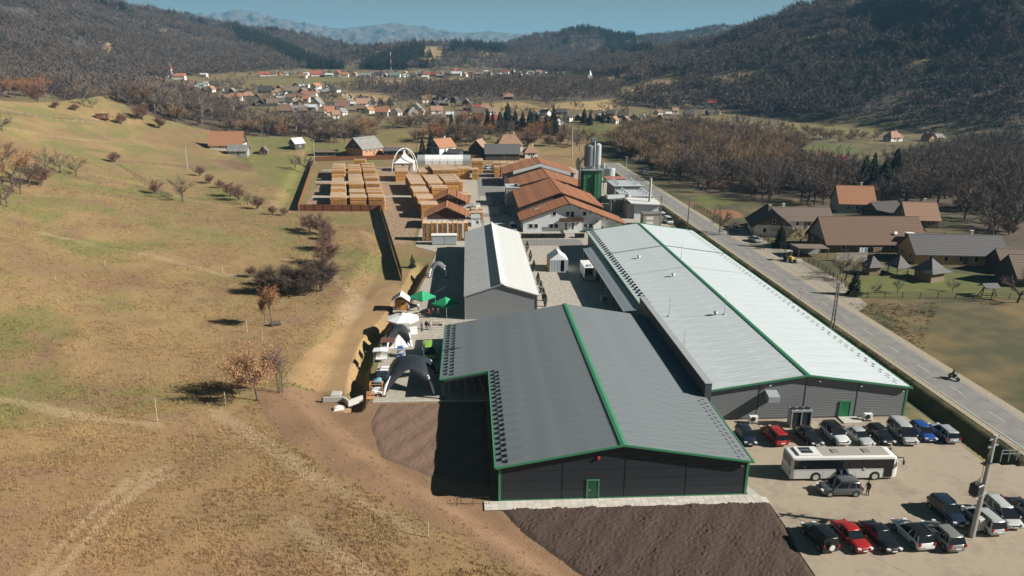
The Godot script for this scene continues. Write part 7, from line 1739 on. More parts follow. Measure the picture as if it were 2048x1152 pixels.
# length, width, height, body scale in y, cabin: rear base, rear roof, front roof, windscreen base (as t)
const CARS := {"hatch": [4.0, 1.74, 1.5, 1.0, 0.02, 0.1, 0.55, 0.74], "sedan": [4.6, 1.8, 1.45, 0.98, 0.14, 0.3, 0.56, 0.72], "estate": [4.6, 1.8, 1.52, 0.98, 0.02, 0.1, 0.57, 0.73], "suv": [4.5, 1.86, 1.7, 1.12, 0.03, 0.1, 0.55, 0.72], "mpv": [4.5, 1.8, 1.68, 1.05, 0.02, 0.07, 0.6, 0.82], "van": [5.0, 1.92, 1.92, 1.1, 0.015, 0.04, 0.64, 0.84], "offroad": [4.2, 1.78, 1.82, 1.15, 0.02, 0.04, 0.56, 0.66]}
func car(label: String, kind: String, col: Color, at: Vector3, turn: float, opt := {}) -> Node3D:
	var d: Array = CARS[kind]
	var o := thing("parked_car" if not opt.has("name") else opt.name, label, "car", at, turn, opt.get("group", "cars in the gravel car park"))
	var L: float = d[0]; var hw: float = d[1] / 2; var H: float = d[2]; var ys: float = d[3]
	var paint := mt("paint_%s" % col.to_html(), col, 0.25, null, 0.2, null, 0.15)
	paint.clearcoat_enabled = true; paint.clearcoat = 0.7; paint.clearcoat_roughness = 0.08
	var glass := mt("car_glass", lin(0.012, 0.015, 0.018), 0.06)
	var dark := mt("dark_metal", Color.WHITE)
	var zt := func(t: float) -> float: return -L / 2 + L * t
	var b := MB.new()
	var prev := []
	for st in BODY:
		var w: float = hw * st[2]; var yt: float = st[1] * ys; var yb: float = st[3]
		var z: float = zt.call(st[0])
		var r := [V(-w * 0.9, yb, z), V(w * 0.9, yb, z), V(w, yb + 0.12, z), V(w, yt - 0.16, z), V(w * 0.93, yt - 0.04, z), V(w * 0.55, yt, z), V(-w * 0.55, yt, z), V(-w * 0.93, yt - 0.04, z), V(-w, yt - 0.16, z), V(-w, yb + 0.12, z)]
		if prev.size(): b.band(prev, r)
		else:
			var q := r.duplicate(); q.reverse(); b.cap(q)
		prev = r
	b.cap(prev)
	part(o, "body", b.smooth(0.55), paint)
	# glasshouse
	var yb := 0.9 * ys; var yr := H
	var zA: float = zt.call(d[4]); var zB: float = zt.call(d[5]); var zC: float = zt.call(d[6]); var zD: float = zt.call(d[7])
	var wb := hw * 0.93; var wt := hw * 0.76
	var e := 0.05
	b = MB.new()
	b.hexa([V(-wb, yb, zD), V(wb, yb, zD), V(wb, yb, zA), V(-wb, yb, zA), V(-wt, yr - e, zC), V(wt, yr - e, zC), V(wt, yr - e, zB), V(-wt, yr - e, zB)])
	part(o, "glasshouse", b, glass)
	var roofc: Material = paint
	if opt.has("roof"): roofc = mt("roof_" + String(opt.roof.to_html()), opt.roof, 0.2)
	b = MB.new()
	var r0 := b.ring(-wt - 0.03, zB - 0.06, wt + 0.03, zC + 0.06, 0.12, yr - e - 0.02)
	var r1 := b.ring(-wt, zB, wt, zC, 0.14, yr)
	var r2 := b.ring(-wt + 0.2, zB + 0.25, wt - 0.2, zC - 0.25, 0.15, yr + 0.045)
	b.band(r0, r1); b.band(r1, r2); b.cap(r2)
	part(o, "roof", b.smooth(0.5), roofc)
	for s in [-1, 1]:
		var pil := [[zD, zC, 0.06], [lerpf(zA, zD, 0.52), lerpf(zB, zC, 0.5), 0.06], [zA + 0.12, zB + 0.1, 0.12 if kind != "sedan" else 0.16]]
		if kind in ["estate", "suv", "mpv", "van"]: pil.append([lerpf(zA, zD, 0.22), lerpf(zB, zC, 0.22), 0.05])
		for p in pil:
			b = MB.new()
			var a := V(s * (wb + 0.012), yb - 0.02, p[0]); var c := V(s * (wt + 0.015), yr - e, p[1])
			b.quad(a + V(0, 0, p[2]), a - V(0, 0, p[2]), c - V(0, 0, p[2]), c + V(0, 0, p[2])) if s > 0 else b.quad(a - V(0, 0, p[2]), a + V(0, 0, p[2]), c + V(0, 0, p[2]), c - V(0, 0, p[2]))
			part(o, "pillar", b, paint)
		part(o, "mirror", MB.new().cbox(s * (hw + 0.08) - 0.08, yb + 0.0, zD - 0.28, s * (hw + 0.08) + 0.08, yb + 0.16, zD - 0.14, 0.03), paint)
		var hl: Mesh = MB.new().box(V(0, 0, 0), V(0.34, 0.13, 0.3)).mesh(mt("headlamp_glass", lin(0.55, 0.57, 0.58), 0.15))
		put(o, "headlight", hl, V(s * hw * 0.68, 0.66 * ys, zt.call(0.975)), s * 0.35)
		put(o, "tail_light", MB.new().box(V(0, 0, 0), V(0.2, 0.28 if kind != "sedan" else 0.16, 0.12)).mesh(mt("tail_red", lin(0.3, 0.012, 0.012), 0.25)), V(s * hw * 0.82, 0.8 * ys, zt.call(0.012)))
		for t in [0.185, 0.81]:
			var z: float = zt.call(t)
			var rad := 0.32 * (1.1 if ys > 1.05 else 1.0)
			var wh := put(o, "wheel", car_tyre(rad), V(s * (hw - 0.09), rad, z))
			put(wh, "rim", car_rim(rad), V(s * 0.1, 0, 0))
			part(o, "wheel_arch", MB.new().tube(V(s * (hw - 0.03), rad + 0.02, z), V(s * (hw + 0.008), rad + 0.02, z), rad + 0.07, rad + 0.07, 14), dark)
	part(o, "plate", MB.new().bx(-0.26, 0.42, zt.call(1.0) - 0.02, 0.26, 0.53, zt.call(1.0) + 0.02), mt("white_paint", Color.WHITE))
	part(o, "plate", MB.new().bx(-0.26, 0.55, zt.call(0.0) - 0.03, 0.26, 0.66, zt.call(0.0) + 0.02), mt("white_paint", Color.WHITE))
	part(o, "grille", MB.new().bx(-hw * 0.42, 0.5 * ys, zt.call(0.995) - 0.02, hw * 0.42, 0.62 * ys, zt.call(0.995) + 0.03), dark)
	if opt.get("rails", false):
		for s in [-1, 1]: part(o, "roof_rail", MB.new().bx(s * wt - 0.03, yr + 0.02, zB + 0.2, s * wt + 0.03, yr + 0.1, zC - 0.2), dark)
	if opt.get("spare", false):
		var sp := part(o, "spare_wheel", MB.new().tube(V(0.15, 0.95, zt.call(0.0) - 0.24), V(0.15, 0.95, zt.call(0.0) - 0.02), 0.36, 0.36, 14), mt("tyre", lin(0.012, 0.012, 0.013), 0.85))
		part(sp, "cover", MB.new().tube(V(0.15, 0.95, zt.call(0.0) - 0.27), V(0.15, 0.95, zt.call(0.0) - 0.24), 0.27, 0.3, 14), mt("white_paint", Color.WHITE))
	return o
func car_tyre(r: float) -> Mesh:
	var key := "tyre%.2f" % r
	if not wcache.has(key): wcache[key] = MB.new().tube(V(-0.11, 0, 0), V(0.11, 0, 0), r, r, 16).mesh(mt("tyre", lin(0.012, 0.012, 0.013), 0.85))
	return wcache[key]
func car_rim(r: float) -> Mesh:
	var key := "rim%.2f" % r
	if not wcache.has(key): wcache[key] = MB.new().tube(V(-0.02, 0, 0), V(0.02, 0, 0), r * 0.66, r * 0.66, 10).mesh(mt("rim_alloy", lin(0.35, 0.36, 0.37), 0.35, null, 0.2, null, 0.6))
	return wcache[key]
func bus() -> void:
	var o := thing("coach_bus", "white coach with dark window band parked across the gravel lot", "bus", V(41.7, 0, -70.8), PI / 2 - 0.02)
	# local: front +z, length 12.2
	var white := mt("bus_white", lin(0.62, 0.62, 0.6), 0.35)
	var glass := mt("bus_glass", lin(0.01, 0.012, 0.014), 0.08)
	var dark := mt("dark_metal", Color.WHITE)
	var L := 6.1; var W := 1.27; var H := 2.98
	var b := MB.new()
	var prev := []
	for st in [[-L, 0.93, 2.75], [-L + 0.12, 0.99, H - 0.05], [-L + 0.5, 1.0, H], [L - 0.9, 1.0, H], [L - 0.35, 0.97, H - 0.06], [L - 0.05, 0.9, H - 0.35], [L, 0.86, 2.0]]:
		var w: float = W * st[1]; var y: float = st[2]; var z: float = st[0]
		var r := [V(-w, 0.32, z), V(w, 0.32, z), V(w, y - 0.3, z), V(w * 0.97, y - 0.1, z), V(w * 0.8, y, z), V(-w * 0.8, y, z), V(-w * 0.97, y - 0.1, z), V(-w, y - 0.3, z)]
		if prev.size(): b.band(prev, r)
		else:
			var q := r.duplicate(); q.reverse(); b.cap(q)
		prev = r
	b.cap(prev)
	part(o, "body", b.smooth(0.75), white)
	# side windows, right side (+x after turning faces the viewer)
	for s in [-1, 1]:
		for i in 7:
			var z0 := -L + 0.35 + i * 1.55
			part(o, "side_window", MB.new().bx(s * W * 1.003 - 0.02, 1.55, z0, s * W * 1.003 + 0.02, 2.6, z0 + 1.5), glass)
		part(o, "window_band", MB.new().bx(s * W - 0.012, 1.5, -L + 0.3, s * W + 0.012, 2.64, L - 0.55), dark)
		for z in [-L + 2.9, L - 2.55]:
			var wh := put(o, "wheel", MB.new().tube(V(-0.16, 0, 0), V(0.16, 0, 0), 0.5, 0.5, 18).mesh(mt("tyre", Color.WHITE)), V(s * (W - 0.12), 0.5, z))
			put(wh, "rim", MB.new().tube(V(-0.03, 0, 0), V(0.03, 0, 0), 0.34, 0.3, 12).mesh(mt("rim_cream", lin(0.5, 0.48, 0.42), 0.5)), V(s * 0.15, 0, 0))
			part(o, "wheel_arch", MB.new().tube(V(s * (W - 0.05), 0.52, z), V(s * (W + 0.01), 0.52, z), 0.6, 0.6, 18), dark)
		for i in 4: part(o, "hatch_panel", MB.new().bx(s * W - 0.01, 0.45, -L + 3.7 + i * 1.25, s * W + 0.02, 1.25, -L + 4.85 + i * 1.25), white)
		part(o, "skirt_line", MB.new().bx(s * W - 0.01, 1.32, -L + 0.3, s * W + 0.018, 1.36, L - 0.6), mt("line_grey", lin(0.25, 0.25, 0.25), 0.5))
		part(o, "headlight", MB.new().box(V(s * W * 0.7, 0.8, L - 0.02), V(0.4, 0.22, 0.1)), mt("headlamp_glass", lin(0.55, 0.57, 0.58), 0.15))
		part(o, "tail_light", MB.new().box(V(s * W * 0.85, 1.0, -L), V(0.16, 0.5, 0.08)), mt("tail_red", lin(0.3, 0.012, 0.012), 0.25))
		part(o, "mirror", MB.new().path([V(s * W * 0.85, 2.75, L - 0.1), V(s * W * 1.05, 2.85, L + 0.35), V(s * W * 1.1, 2.5, L + 0.45)], 0.045, 6).box(V(s * W * 1.1, 2.25, L + 0.45), V(0.22, 0.5, 0.12)), dark)
	part(o, "door", MB.new().bx(-W - 0.03, 0.42, -L + 5.2, -W + 0.01, 2.6, -L + 6.4), glass)
	part(o, "door", MB.new().bx(-W - 0.03, 0.42, L - 1.55, -W + 0.01, 2.6, L - 0.6), glass)
	part(o, "windscreen", MB.new().hexa([V(-W * 0.86, 1.2, L + 0.012), V(W * 0.86, 1.2, L + 0.012), V(W * 0.86, 1.2, L - 0.1), V(-W * 0.86, 1.2, L - 0.1), V(-W * 0.84, 2.7, L - 0.0), V(W * 0.84, 2.7, L - 0.0), V(W * 0.84, 2.7, L - 0.2), V(-W * 0.84, 2.7, L - 0.2)]), glass)
	part(o, "rear_window", MB.new().bx(-W * 0.8, 1.75, -L - 0.03, W * 0.8, 2.65, -L + 0.02), glass)
	part(o, "roof_panel", MB.new().bx(-W * 0.74, H, -L + 3.6, W * 0.74, H + 0.03, L - 1.0), mt("bus_roof", lin(0.3, 0.28, 0.24), 0.7))
	var pod := part(o, "roof_pod", MB.new().cbox(-W * 0.72, H, -L + 0.8, W * 0.72, H + 0.2, -L + 3.4, 0.06), white)
	part(pod, "vent_grille", MB.new().bx(-W * 0.5, H + 0.2, -L + 1.3, W * 0.5, H + 0.23, -L + 2.6), dark)
	for i in 4: part(pod, "fan", MB.new().tube(V(0.0, H + 0.22, -L + 1.45 + i * 0.32), V(0, H + 0.26, -L + 1.45 + i * 0.32), 0.14, 0.14, 8), mt("rim_alloy", Color.WHITE))
	for z in [-1.2, 2.4]: part(o, "roof_hatch", MB.new().cbox(-0.45, H + 0.03, z, 0.45, H + 0.1, z + 0.8, 0.03), mt("hatch_grey", lin(0.2, 0.19, 0.18), 0.6))
	# small shield emblem near the front
	var em := part(o, "shield_emblem", MB.new().prism(pv([0.0, -0.24, 0.16, -0.05, 0.16, 0.2, -0.16, 0.2, -0.16, -0.05]), 0, 0.02, Transform3D(Basis(Vector3.UP, -PI / 2), V(-W - 0.015, 1.42, 2.2))), mt("emblem_blue", lin(0.05, 0.18, 0.42), 0.5))
	part(em, "emblem_field", MB.new().prism(pv([0.0, -0.12, 0.08, 0.0, 0.08, 0.12, -0.08, 0.12, -0.08, 0.0]), 0, 0.01, Transform3D(Basis(Vector3.UP, -PI / 2), V(-W - 0.036, 1.42, 2.2))), mt("white_paint", Color.WHITE))
	part(o, "bumper", MB.new().cbox(-W * 0.9, 0.3, L - 0.1, W * 0.9, 0.62, L + 0.06, 0.04), mt("hatch_grey", Color.WHITE))
# ---------- people ----------
func sdf_mesh(bones: Array, cell: float) -> MB:
	var lo := V(9, 9, 9); var hi := V(-9, -9, -9)
	for q in bones:
		for p in [q[0], q[1]]:
			var r := maxf(q[2], q[3]) + cell * 2
			lo = lo.min(p - V(r, r, r)); hi = hi.max(p + V(r, r, r))
	var n := Vector3i(((hi - lo) / cell).ceil()) + Vector3i.ONE
	var f := PackedFloat32Array(); f.resize(n.x * n.y * n.z)
	var id := PackedInt32Array(); id.resize(f.size())
	for x in n.x:
		for y in n.y:
			for z in n.z:
				var p := lo + V(x, y, z) * cell
				var d := 9.0; var best := 9.0; var bi := 0
				for i in bones.size():
					var a: Vector3 = bones[i][0]; var ab: Vector3 = bones[i][1] - a
					var t := clampf((p - a).dot(ab) / maxf(ab.length_squared(), 1e-6), 0.0, 1.0)
					var e: float = (p - a - ab * t).length() - lerpf(bones[i][2], bones[i][3], t)
					if e < best:
						best = e; bi = i
					var k := 0.045
					var hh := clampf(0.5 + 0.5 * (d - e) / k, 0.0, 1.0)
					d = lerpf(d, e, hh) - k * hh * (1.0 - hh)
				var w := (x * n.y + y) * n.z + z
				f[w] = d; id[w] = bi
	var vert := {}
	var cid := {}
	var sx := n.y * n.z; var sy := n.z
	for x in n.x - 1:
		for y in n.y - 1:
			for z in n.z - 1:
				var w := x * sx + y * sy + z
				var acc := Vector3.ZERO; var m := 0
				for e in [[0, 0, 0, 1, 0, 0], [0, 0, 0, 0, 1, 0], [0, 0, 0, 0, 0, 1], [1, 0, 0, 1, 1, 0], [1, 0, 0, 1, 0, 1], [0, 1, 0, 1, 1, 0], [0, 1, 0, 0, 1, 1], [0, 0, 1, 1, 0, 1], [0, 0, 1, 0, 1, 1], [1, 1, 0, 1, 1, 1], [1, 0, 1, 1, 1, 1], [0, 1, 1, 1, 1, 1]]:
					var fa := f[w + e[0] * sx + e[1] * sy + e[2]]; var fb := f[w + e[3] * sx + e[4] * sy + e[5]]
					if (fa < 0.0) != (fb < 0.0):
						acc += V(e[0], e[1], e[2]).lerp(V(e[3], e[4], e[5]), fa / (fa - fb)); m += 1
				if m:
					vert[w] = lo + (V(x, y, z) + acc / m) * cell
					cid[w] = id[w]
	var b := MB.new()
	for x in range(1, n.x - 1):
		for y in range(1, n.y - 1):
			for z in range(1, n.z - 1):
				var w := x * sx + y * sy + z
				for q in [[sx, sy, 1], [sy, 1, sx], [1, sx, sy]]:
					if (f[w] < 0.0) != (f[w + q[0]] < 0.0):
						var c := [w - q[1] - q[2], w - q[2], w, w - q[1]]
						if not (vert.has(c[0]) and vert.has(c[1]) and vert.has(c[2]) and vert.has(c[3])): continue
						b.k = bones[id[w if f[w] < 0.0 else w + q[0]]][4]
						if f[w] < 0.0: b.quad(vert[c[0]], vert[c[1]], vert[c[2]], vert[c[3]])
						else: b.quad(vert[c[3]], vert[c[2]], vert[c[1]], vert[c[0]])
	return b.smooth(0.0)
# joints of a figure 1.75 m tall facing +z; lean forward, arm and leg swing
func figure(jacket: Color, legs: Color, hair: Color, pose: String) -> MB:
	var sk := Color(0.42, 0.25, 0.17); var shoe := Color(0.02, 0.02, 0.02)
	var hip := V(0, 0.92, 0); var chest := V(0, 1.3, 0.0); var head := V(0, 1.6, 0.03)
	var hl := V(-0.1, 0.9, 0); var hr := V(0.1, 0.9, 0)
	var kl := V(-0.11, 0.5, 0.02); var kr := V(0.11, 0.5, 0.02)
	var fl := V(-0.12, 0.08, 0); var fr := V(0.12, 0.08, 0)
	var el := V(-0.27, 1.14, 0.0); var er := V(0.27, 1.14, 0.0)
	var wl := V(-0.28, 0.88, 0.08); var wr := V(0.28, 0.88, 0.08)
	if pose == "walk":
		kl.z = 0.16; fl.z = 0.22; kr.z = 0.02; fr.z = -0.26; fr.y = 0.1; wl.z = -0.12; wr.z = 0.2
	elif pose == "bend":
		chest = V(0, 1.18, 0.26); head = V(0, 1.36, 0.5); el = V(-0.25, 0.98, 0.42); er = V(0.25, 0.98, 0.42); wl = V(-0.18, 0.76, 0.52); wr = V(0.18, 0.76, 0.52)
	elif pose == "sit":
		hip = V(0, 0.88, -0.1); hl.z = -0.1; hr.z = -0.1; kl = V(-0.2, 0.78, 0.32); kr = V(0.2, 0.78, 0.32); fl = V(-0.2, 0.36, 0.22); fr = V(0.2, 0.36, 0.22); chest = V(0, 1.28, 0.06); head = V(0, 1.6, 0.14); el = V(-0.34, 1.12, 0.24); er = V(0.34, 1.12, 0.24); wl = V(-0.32, 1.05, 0.52); wr = V(0.32, 1.05, 0.52)
	elif pose == "arms":
		el = V(-0.27, 1.14, 0.08); er = V(0.27, 1.14, 0.08); wl = V(-0.12, 1.12, 0.26); wr = V(0.12, 1.14, 0.26)
	var sl := chest + V(-0.18, 0.1, 0); var sr := chest + V(0.18, 0.1, 0)
	var nk := chest.lerp(head, 0.55)
	var up := (head - nk).normalized()
	var r := [[hip, chest, 0.15, 0.165, jacket], [chest + V(-0.1, 0.08, 0), chest + V(0.1, 0.08, 0), 0.12, 0.12, jacket], [nk - up * 0.08, nk + up * 0.05, 0.06, 0.055, sk], [head + up * -0.03, head + up * 0.06, 0.085, 0.1, sk], [head + up * 0.1 + V(0, 0, -0.03), head + up * 0.03 + V(0, 0, -0.06), 0.085, 0.08, hair], [head + V(0, -0.01, 0.09), head + V(0, -0.03, 0.11), 0.018, 0.022, sk]]
	for q in [[hl, kl, fl], [hr, kr, fr]]:
		r.append([q[0], q[1], 0.095, 0.068, legs]); r.append([q[1], q[2], 0.068, 0.05, legs]); r.append([q[2] - V(0, 0.03, 0.03), q[2] + V(0, -0.04, 0.16), 0.05, 0.042, shoe])
	for q in [[sl, el, wl], [sr, er, wr]]:
		r.append([q[0], q[1], 0.065, 0.052, jacket]); r.append([q[1], q[2], 0.052, 0.04, jacket])
		var dir: Vector3 = (q[2] - q[1]).normalized()
		r.append([q[2], q[2] + dir * 0.09, 0.036, 0.036, sk]); r.append([q[2] + dir * 0.09, q[2] + dir * 0.17 + V(0, -0.02, 0.01), 0.026, 0.014, sk]); r.append([q[2] + dir * 0.04, q[2] + dir * 0.1 + V(-signf(q[0].x) * 0.05, 0, 0.03), 0.018, 0.013, sk])
	return sdf_mesh(r, 0.04)
func people() -> void:
	var m := mt("people", Color.WHITE, 0.85, null, 0.2, null, 0.0, true)
	var blk := Color(0.012, 0.012, 0.014); var navy := Color(0.015, 0.03, 0.08); var wht := Color(0.55, 0.55, 0.55); var red := Color(0.4, 0.02, 0.03)
	var gry := Color(0.22, 0.24, 0.26); var jean := Color(0.05, 0.07, 0.12); var hr := Color(0.03, 0.02, 0.012)
	var stand := {}
	var list := [
		["person standing in black clothes behind the dark grey car", V(42.9, 0, -66.6), -1.2, blk, blk, "stand"],
		["person in dark blue jacket bending down beside the bus door", V(41.1, 0, -69.2), 2.9, navy, blk, "bend"],
		["second person in dark blue jacket stooping by the bus wheel", V(42.0, 0, -69.1), -2.6, navy, jean, "bend"],
		["person in black jacket standing by the serving counter", V(-7.7, 0, -121.2), 0.4, blk, blk, "stand"],
		["person in white jacket walking right of the serving counter", V(-7.0, 0, -120.9), -0.5, wht, gry, "walk"],
		["person in blue jacket standing next to the serving counter", V(-8.5, 0, -120.3), 1.0, jean, blk, "stand"],
		["person in grey jacket standing before the wooden hut", V(-11.6, 0, -130.4), 0.2, gry, blk, "stand"],
		["person in a red jacket in the shade under gazebo", V(-7.6, 0, -127.4), -0.6, red, blk, "arms"],
		["person in dark clothes in gazebo shade beside the red jacket", V(-6.9, 0, -127.8), 0.5, blk, jean, "stand"],
		["person in grey jacket in deep shade near grey hall", V(-5.9, 0, -127.6), -0.4, gry, jean, "stand"],
		["person with a pale top sitting upright at the gazebo bench", V(-9.8, 0, -131.3), 0.9, wht, jean, "arms"],
		["person walking in the lane shadow by the office house", V(11.2, 0, -228.0), 0.2, gry, blk, "walk"],
		["person standing farther up the lane shadow", V(11.2, 0, -243.0), 0.3, blk, jean, "stand"]]
	for q in list:
		var key := str(q[3], q[4], q[5])
		if not stand.has(key): stand[key] = figure(q[3], q[4], hr, q[5]).mesh(m)
		var o := put(self, "person", stand[key], q[1], q[2])
		tag(o, q[0], "person", "")
	# motorcycle and rider
	var at := V(72.2, 0.022, -96.0)
	var o := thing("motorcycle", "dark motorcycle riding along the road", "motorcycle", at, 0.25)
	var dk := mt("dark_metal", Color.WHITE)
	for z in [-0.68, 0.72]:
		var w := part(o, "wheel", MB.new().tube(V(-0.07, 0.31, z), V(0.07, 0.31, z), 0.31, 0.31, 16), mt("tyre", Color.WHITE))
		part(w, "rim", MB.new().tube(V(-0.08, 0.31, z), V(0.08, 0.31, z), 0.2, 0.2, 12), mt("rim_alloy", Color.WHITE))
	part(o, "engine", MB.new().cbox(-0.16, 0.3, -0.3, 0.16, 0.62, 0.3, 0.06), mt("rim_alloy", Color.WHITE))
	part(o, "fuel_tank", MB.new().cbox(-0.17, 0.62, -0.05, 0.17, 0.92, 0.45, 0.08), dk)
	part(o, "seat", MB.new().cbox(-0.15, 0.68, -0.75, 0.15, 0.8, -0.02, 0.05), dk)
	part(o, "fork", MB.new().tube(V(-0.1, 0.31, 0.72), V(-0.1, 0.98, 0.46), 0.03, 0.03, 6).tube(V(0.1, 0.31, 0.72), V(0.1, 0.98, 0.46), 0.03, 0.03, 6), mt("galv", Color.WHITE))
	part(o, "handlebar", MB.new().tube(V(-0.36, 1.02, 0.42), V(0.36, 1.02, 0.42), 0.02, 0.02, 6), dk)
	part(o, "headlight", MB.new().tube(V(0, 0.88, 0.52), V(0, 0.88, 0.64), 0.08, 0.1, 10), mt("headlamp_glass", Color.WHITE))
	part(o, "exhaust", MB.new().tube(V(0.17, 0.32, 0.1), V(0.19, 0.38, -0.85), 0.05, 0.06, 8), mt("galv", Color.WHITE))
	part(o, "rear_mudguard", MB.new().cbox(-0.08, 0.66, -1.0, 0.08, 0.72, -0.6, 0.02), dk)
	var rd := put(self, "person", figure(blk, blk, blk, "sit").mesh(m), at + V(0, 0.0, 0) + Basis(Vector3.UP, 0.25) * V(0, 0, -0.2), 0.25)
	tag(rd, "motorcycle rider in black leathers on the road", "person")
func vehicles() -> void:
	var blk := lin(0.012, 0.013, 0.015); var navy := lin(0.015, 0.025, 0.045); var red := lin(0.34, 0.02, 0.018); var silver := lin(0.42, 0.43, 0.43); var white := lin(0.62, 0.63, 0.63); var grey := lin(0.1, 0.105, 0.11); var blue := lin(0.02, 0.07, 0.28)
	var row := [["navy hatchback at the building end of back row", "hatch", navy, 34.1, -79.3, -0.05], ["red hatchback parked nose-in in the back row", "mpv", red, 37.7, -79.3, PI + 0.1], ["black saloon in the back row beside the red car", "sedan", blk, 41.9, -79.0, 0.12], ["white car with black roof in the back row", "suv", white, 45.4, -79.1, 0.08], ["low silver saloon in the back row", "sedan", silver, 48.2, -78.6, 0.1], ["black hatchback left of the silver van", "hatch", blk, 51.1, -78.7, 0.05], ["long silver van in the back row", "van", silver, 54.1, -79.0, -0.08], ["bright blue hatchback in the back row", "hatch", blue, 56.9, -79.2, -0.05], ["silver estate car at the grass end of back row", "estate", lin(0.36, 0.39, 0.42), 59.5, -79.0, PI - 0.02],
		["dark blue off-road car alone left of concrete pole", "suv", navy, 49.0, -62.3, 0.0], ["silver compact van directly behind the concrete pole", "mpv", silver, 51.8, -60.8, PI + 0.05], ["silver people carrier right of the concrete pole", "mpv", lin(0.5, 0.51, 0.51), 54.5, -61.7, -0.06], ["dark navy car cut by the right picture edge", "sedan", navy, 57.4, -62.0, -0.04],
		["black off-road car with a white spare wheel cover", "offroad", blk, 33.8, -58.9, PI + 0.1], ["red saloon in the front row", "sedan", red, 37.0, -58.9, 0.12], ["black saloon right of the red saloon", "sedan", blk, 39.8, -58.7, 0.1], ["white sports utility car with dark roof in front row", "suv", white, 43.2, -58.9, PI + 0.06], ["grey crossover at the right end of front row", "suv", lin(0.2, 0.2, 0.19), 46.0, -58.5, PI + 0.06]]
	for r in row:
		var opt := {}
		if "black roof" in r[0] or "dark roof" in r[0]: opt.roof = blk
		if "spare" in r[0]: opt.spare = true
		if r[1] in ["estate", "suv", "mpv"]: opt.rails = true
		car(r[0], r[1], r[2], V(r[3], 0.002, r[4]), r[5], opt)
	car("dark grey sports utility car in front of the bus", "suv", grey, V(40.0, 0.002, -67.2), -PI / 2 - 0.04, {"rails": true})
	car("lime green van parked beside the dark hall", "van", lin(0.3, 0.5, 0.06), V(-6.6, 0.002, -108.6), 0.15, {"group": "", "name": "parked_van"})
	car("blue car parked by the farmhouse fence", "hatch", lin(0.02, 0.04, 0.15), V(76.4, 0.01, -201.5), 0.1, {"group": "cars by the road"})
	car("grey silver car parked on the lay-by", "sedan", lin(0.25, 0.27, 0.28), V(76.9, 0.01, -187.0), 0.1, {"group": "cars by the road"})
	car("white van beside the boiler house, nearer one", "van", white, V(60.0, 0.0, -212.5), 0.05, {"group": "white vans by the boiler house"})
	car("white van beside the boiler house, farther one", "van", white, V(60.0, 0.0, -219.0), 0.05, {"group": "white vans by the boiler house"})
	car("pale car parked in the shade left of office house", "van", lin(0.4, 0.44, 0.48), V(12.6, 0.007, -203.5), 0.05, {"group": ""})
	for i in 2: car("white car behind the lone board stack, %s" % ["left one", "right one"][i], "hatch", white, V(8.6 + i * 3.0, 0.007, -338.0), 0.2, {"group": "white cars behind the stacks"})
	for i in 3: car("car on the verge by the far road bend, %s" % ["nearest white one", "dark one", "farthest pale one"][i], "hatch", [white, blk, silver][i], at_ground(78.0 + i * 2.2, -318.0 - i * 9.0), 0.1, {"group": "cars by the far bend"})
	bus()
	var o := thing("garden_tractor", "small yellow tractor standing on the lay-by", "tractor", V(77.4, 0.01, -166.0), 0.2)
	var yl := mt("tractor_yellow", lin(0.5, 0.36, 0.05), 0.5)
	part(o, "bonnet", MB.new().cbox(-0.45, 0.7, -0.1, 0.45, 1.3, 1.4, 0.08), yl)
	part(o, "cab_frame", MB.new().bx(-0.6, 0.9, -1.2, -0.52, 2.4, -1.12).bx(0.52, 0.9, -1.2, 0.6, 2.4, -1.12).bx(-0.6, 0.9, -0.2, -0.52, 2.4, -0.12).bx(0.52, 0.9, -0.2, 0.6, 2.4, -0.12), mt("dark_metal", Color.WHITE))
	part(o, "cab_roof", MB.new().cbox(-0.75, 2.4, -1.35, 0.75, 2.52, 0.05, 0.04), mt("beige_conc", Color.WHITE))
	part(o, "seat", MB.new().cbox(-0.3, 0.9, -0.95, 0.3, 1.05, -0.45, 0.04), mt("dark_metal", Color.WHITE))
	part(o, "loader_bucket", MB.new().cbox(0.3, 0.2, 1.6, 1.9, 0.9, 2.4, 0.05), mt("beige_conc", Color.WHITE))
	part(o, "exhaust", MB.new().tube(V(-0.3, 1.3, 1.0), V(-0.3, 2.9, 1.0), 0.06, 0.06, 6), yl)
	for q in [[-0.65, -0.75, 0.65], [0.65, -0.75, 0.65], [-0.55, 1.1, 0.42], [0.55, 1.1, 0.42]]: part(o, "wheel", MB.new().tube(V(q[0] - 0.15, q[2], q[1]), V(q[0] + 0.15, q[2], q[1]), q[2], q[2], 14), mt("tyre", Color.WHITE))
# ---------- trees ----------
func twig(b: MB, p: Vector3, d: Vector3, l: float, w: float) -> void:
	var s := d.cross(V(rng.randf() - 0.5, rng.randf() - 0.5, rng.randf() - 0.5)).normalized() * w
	b.tri(p - s, p + s, p + d * l)
func rdir(d: Vector3, spread: float) -> Vector3:
	return (d + V(rng.randf_range(-1, 1), rng.randf_range(-1, 1), rng.randf_range(-1, 1)) * spread).normalized()
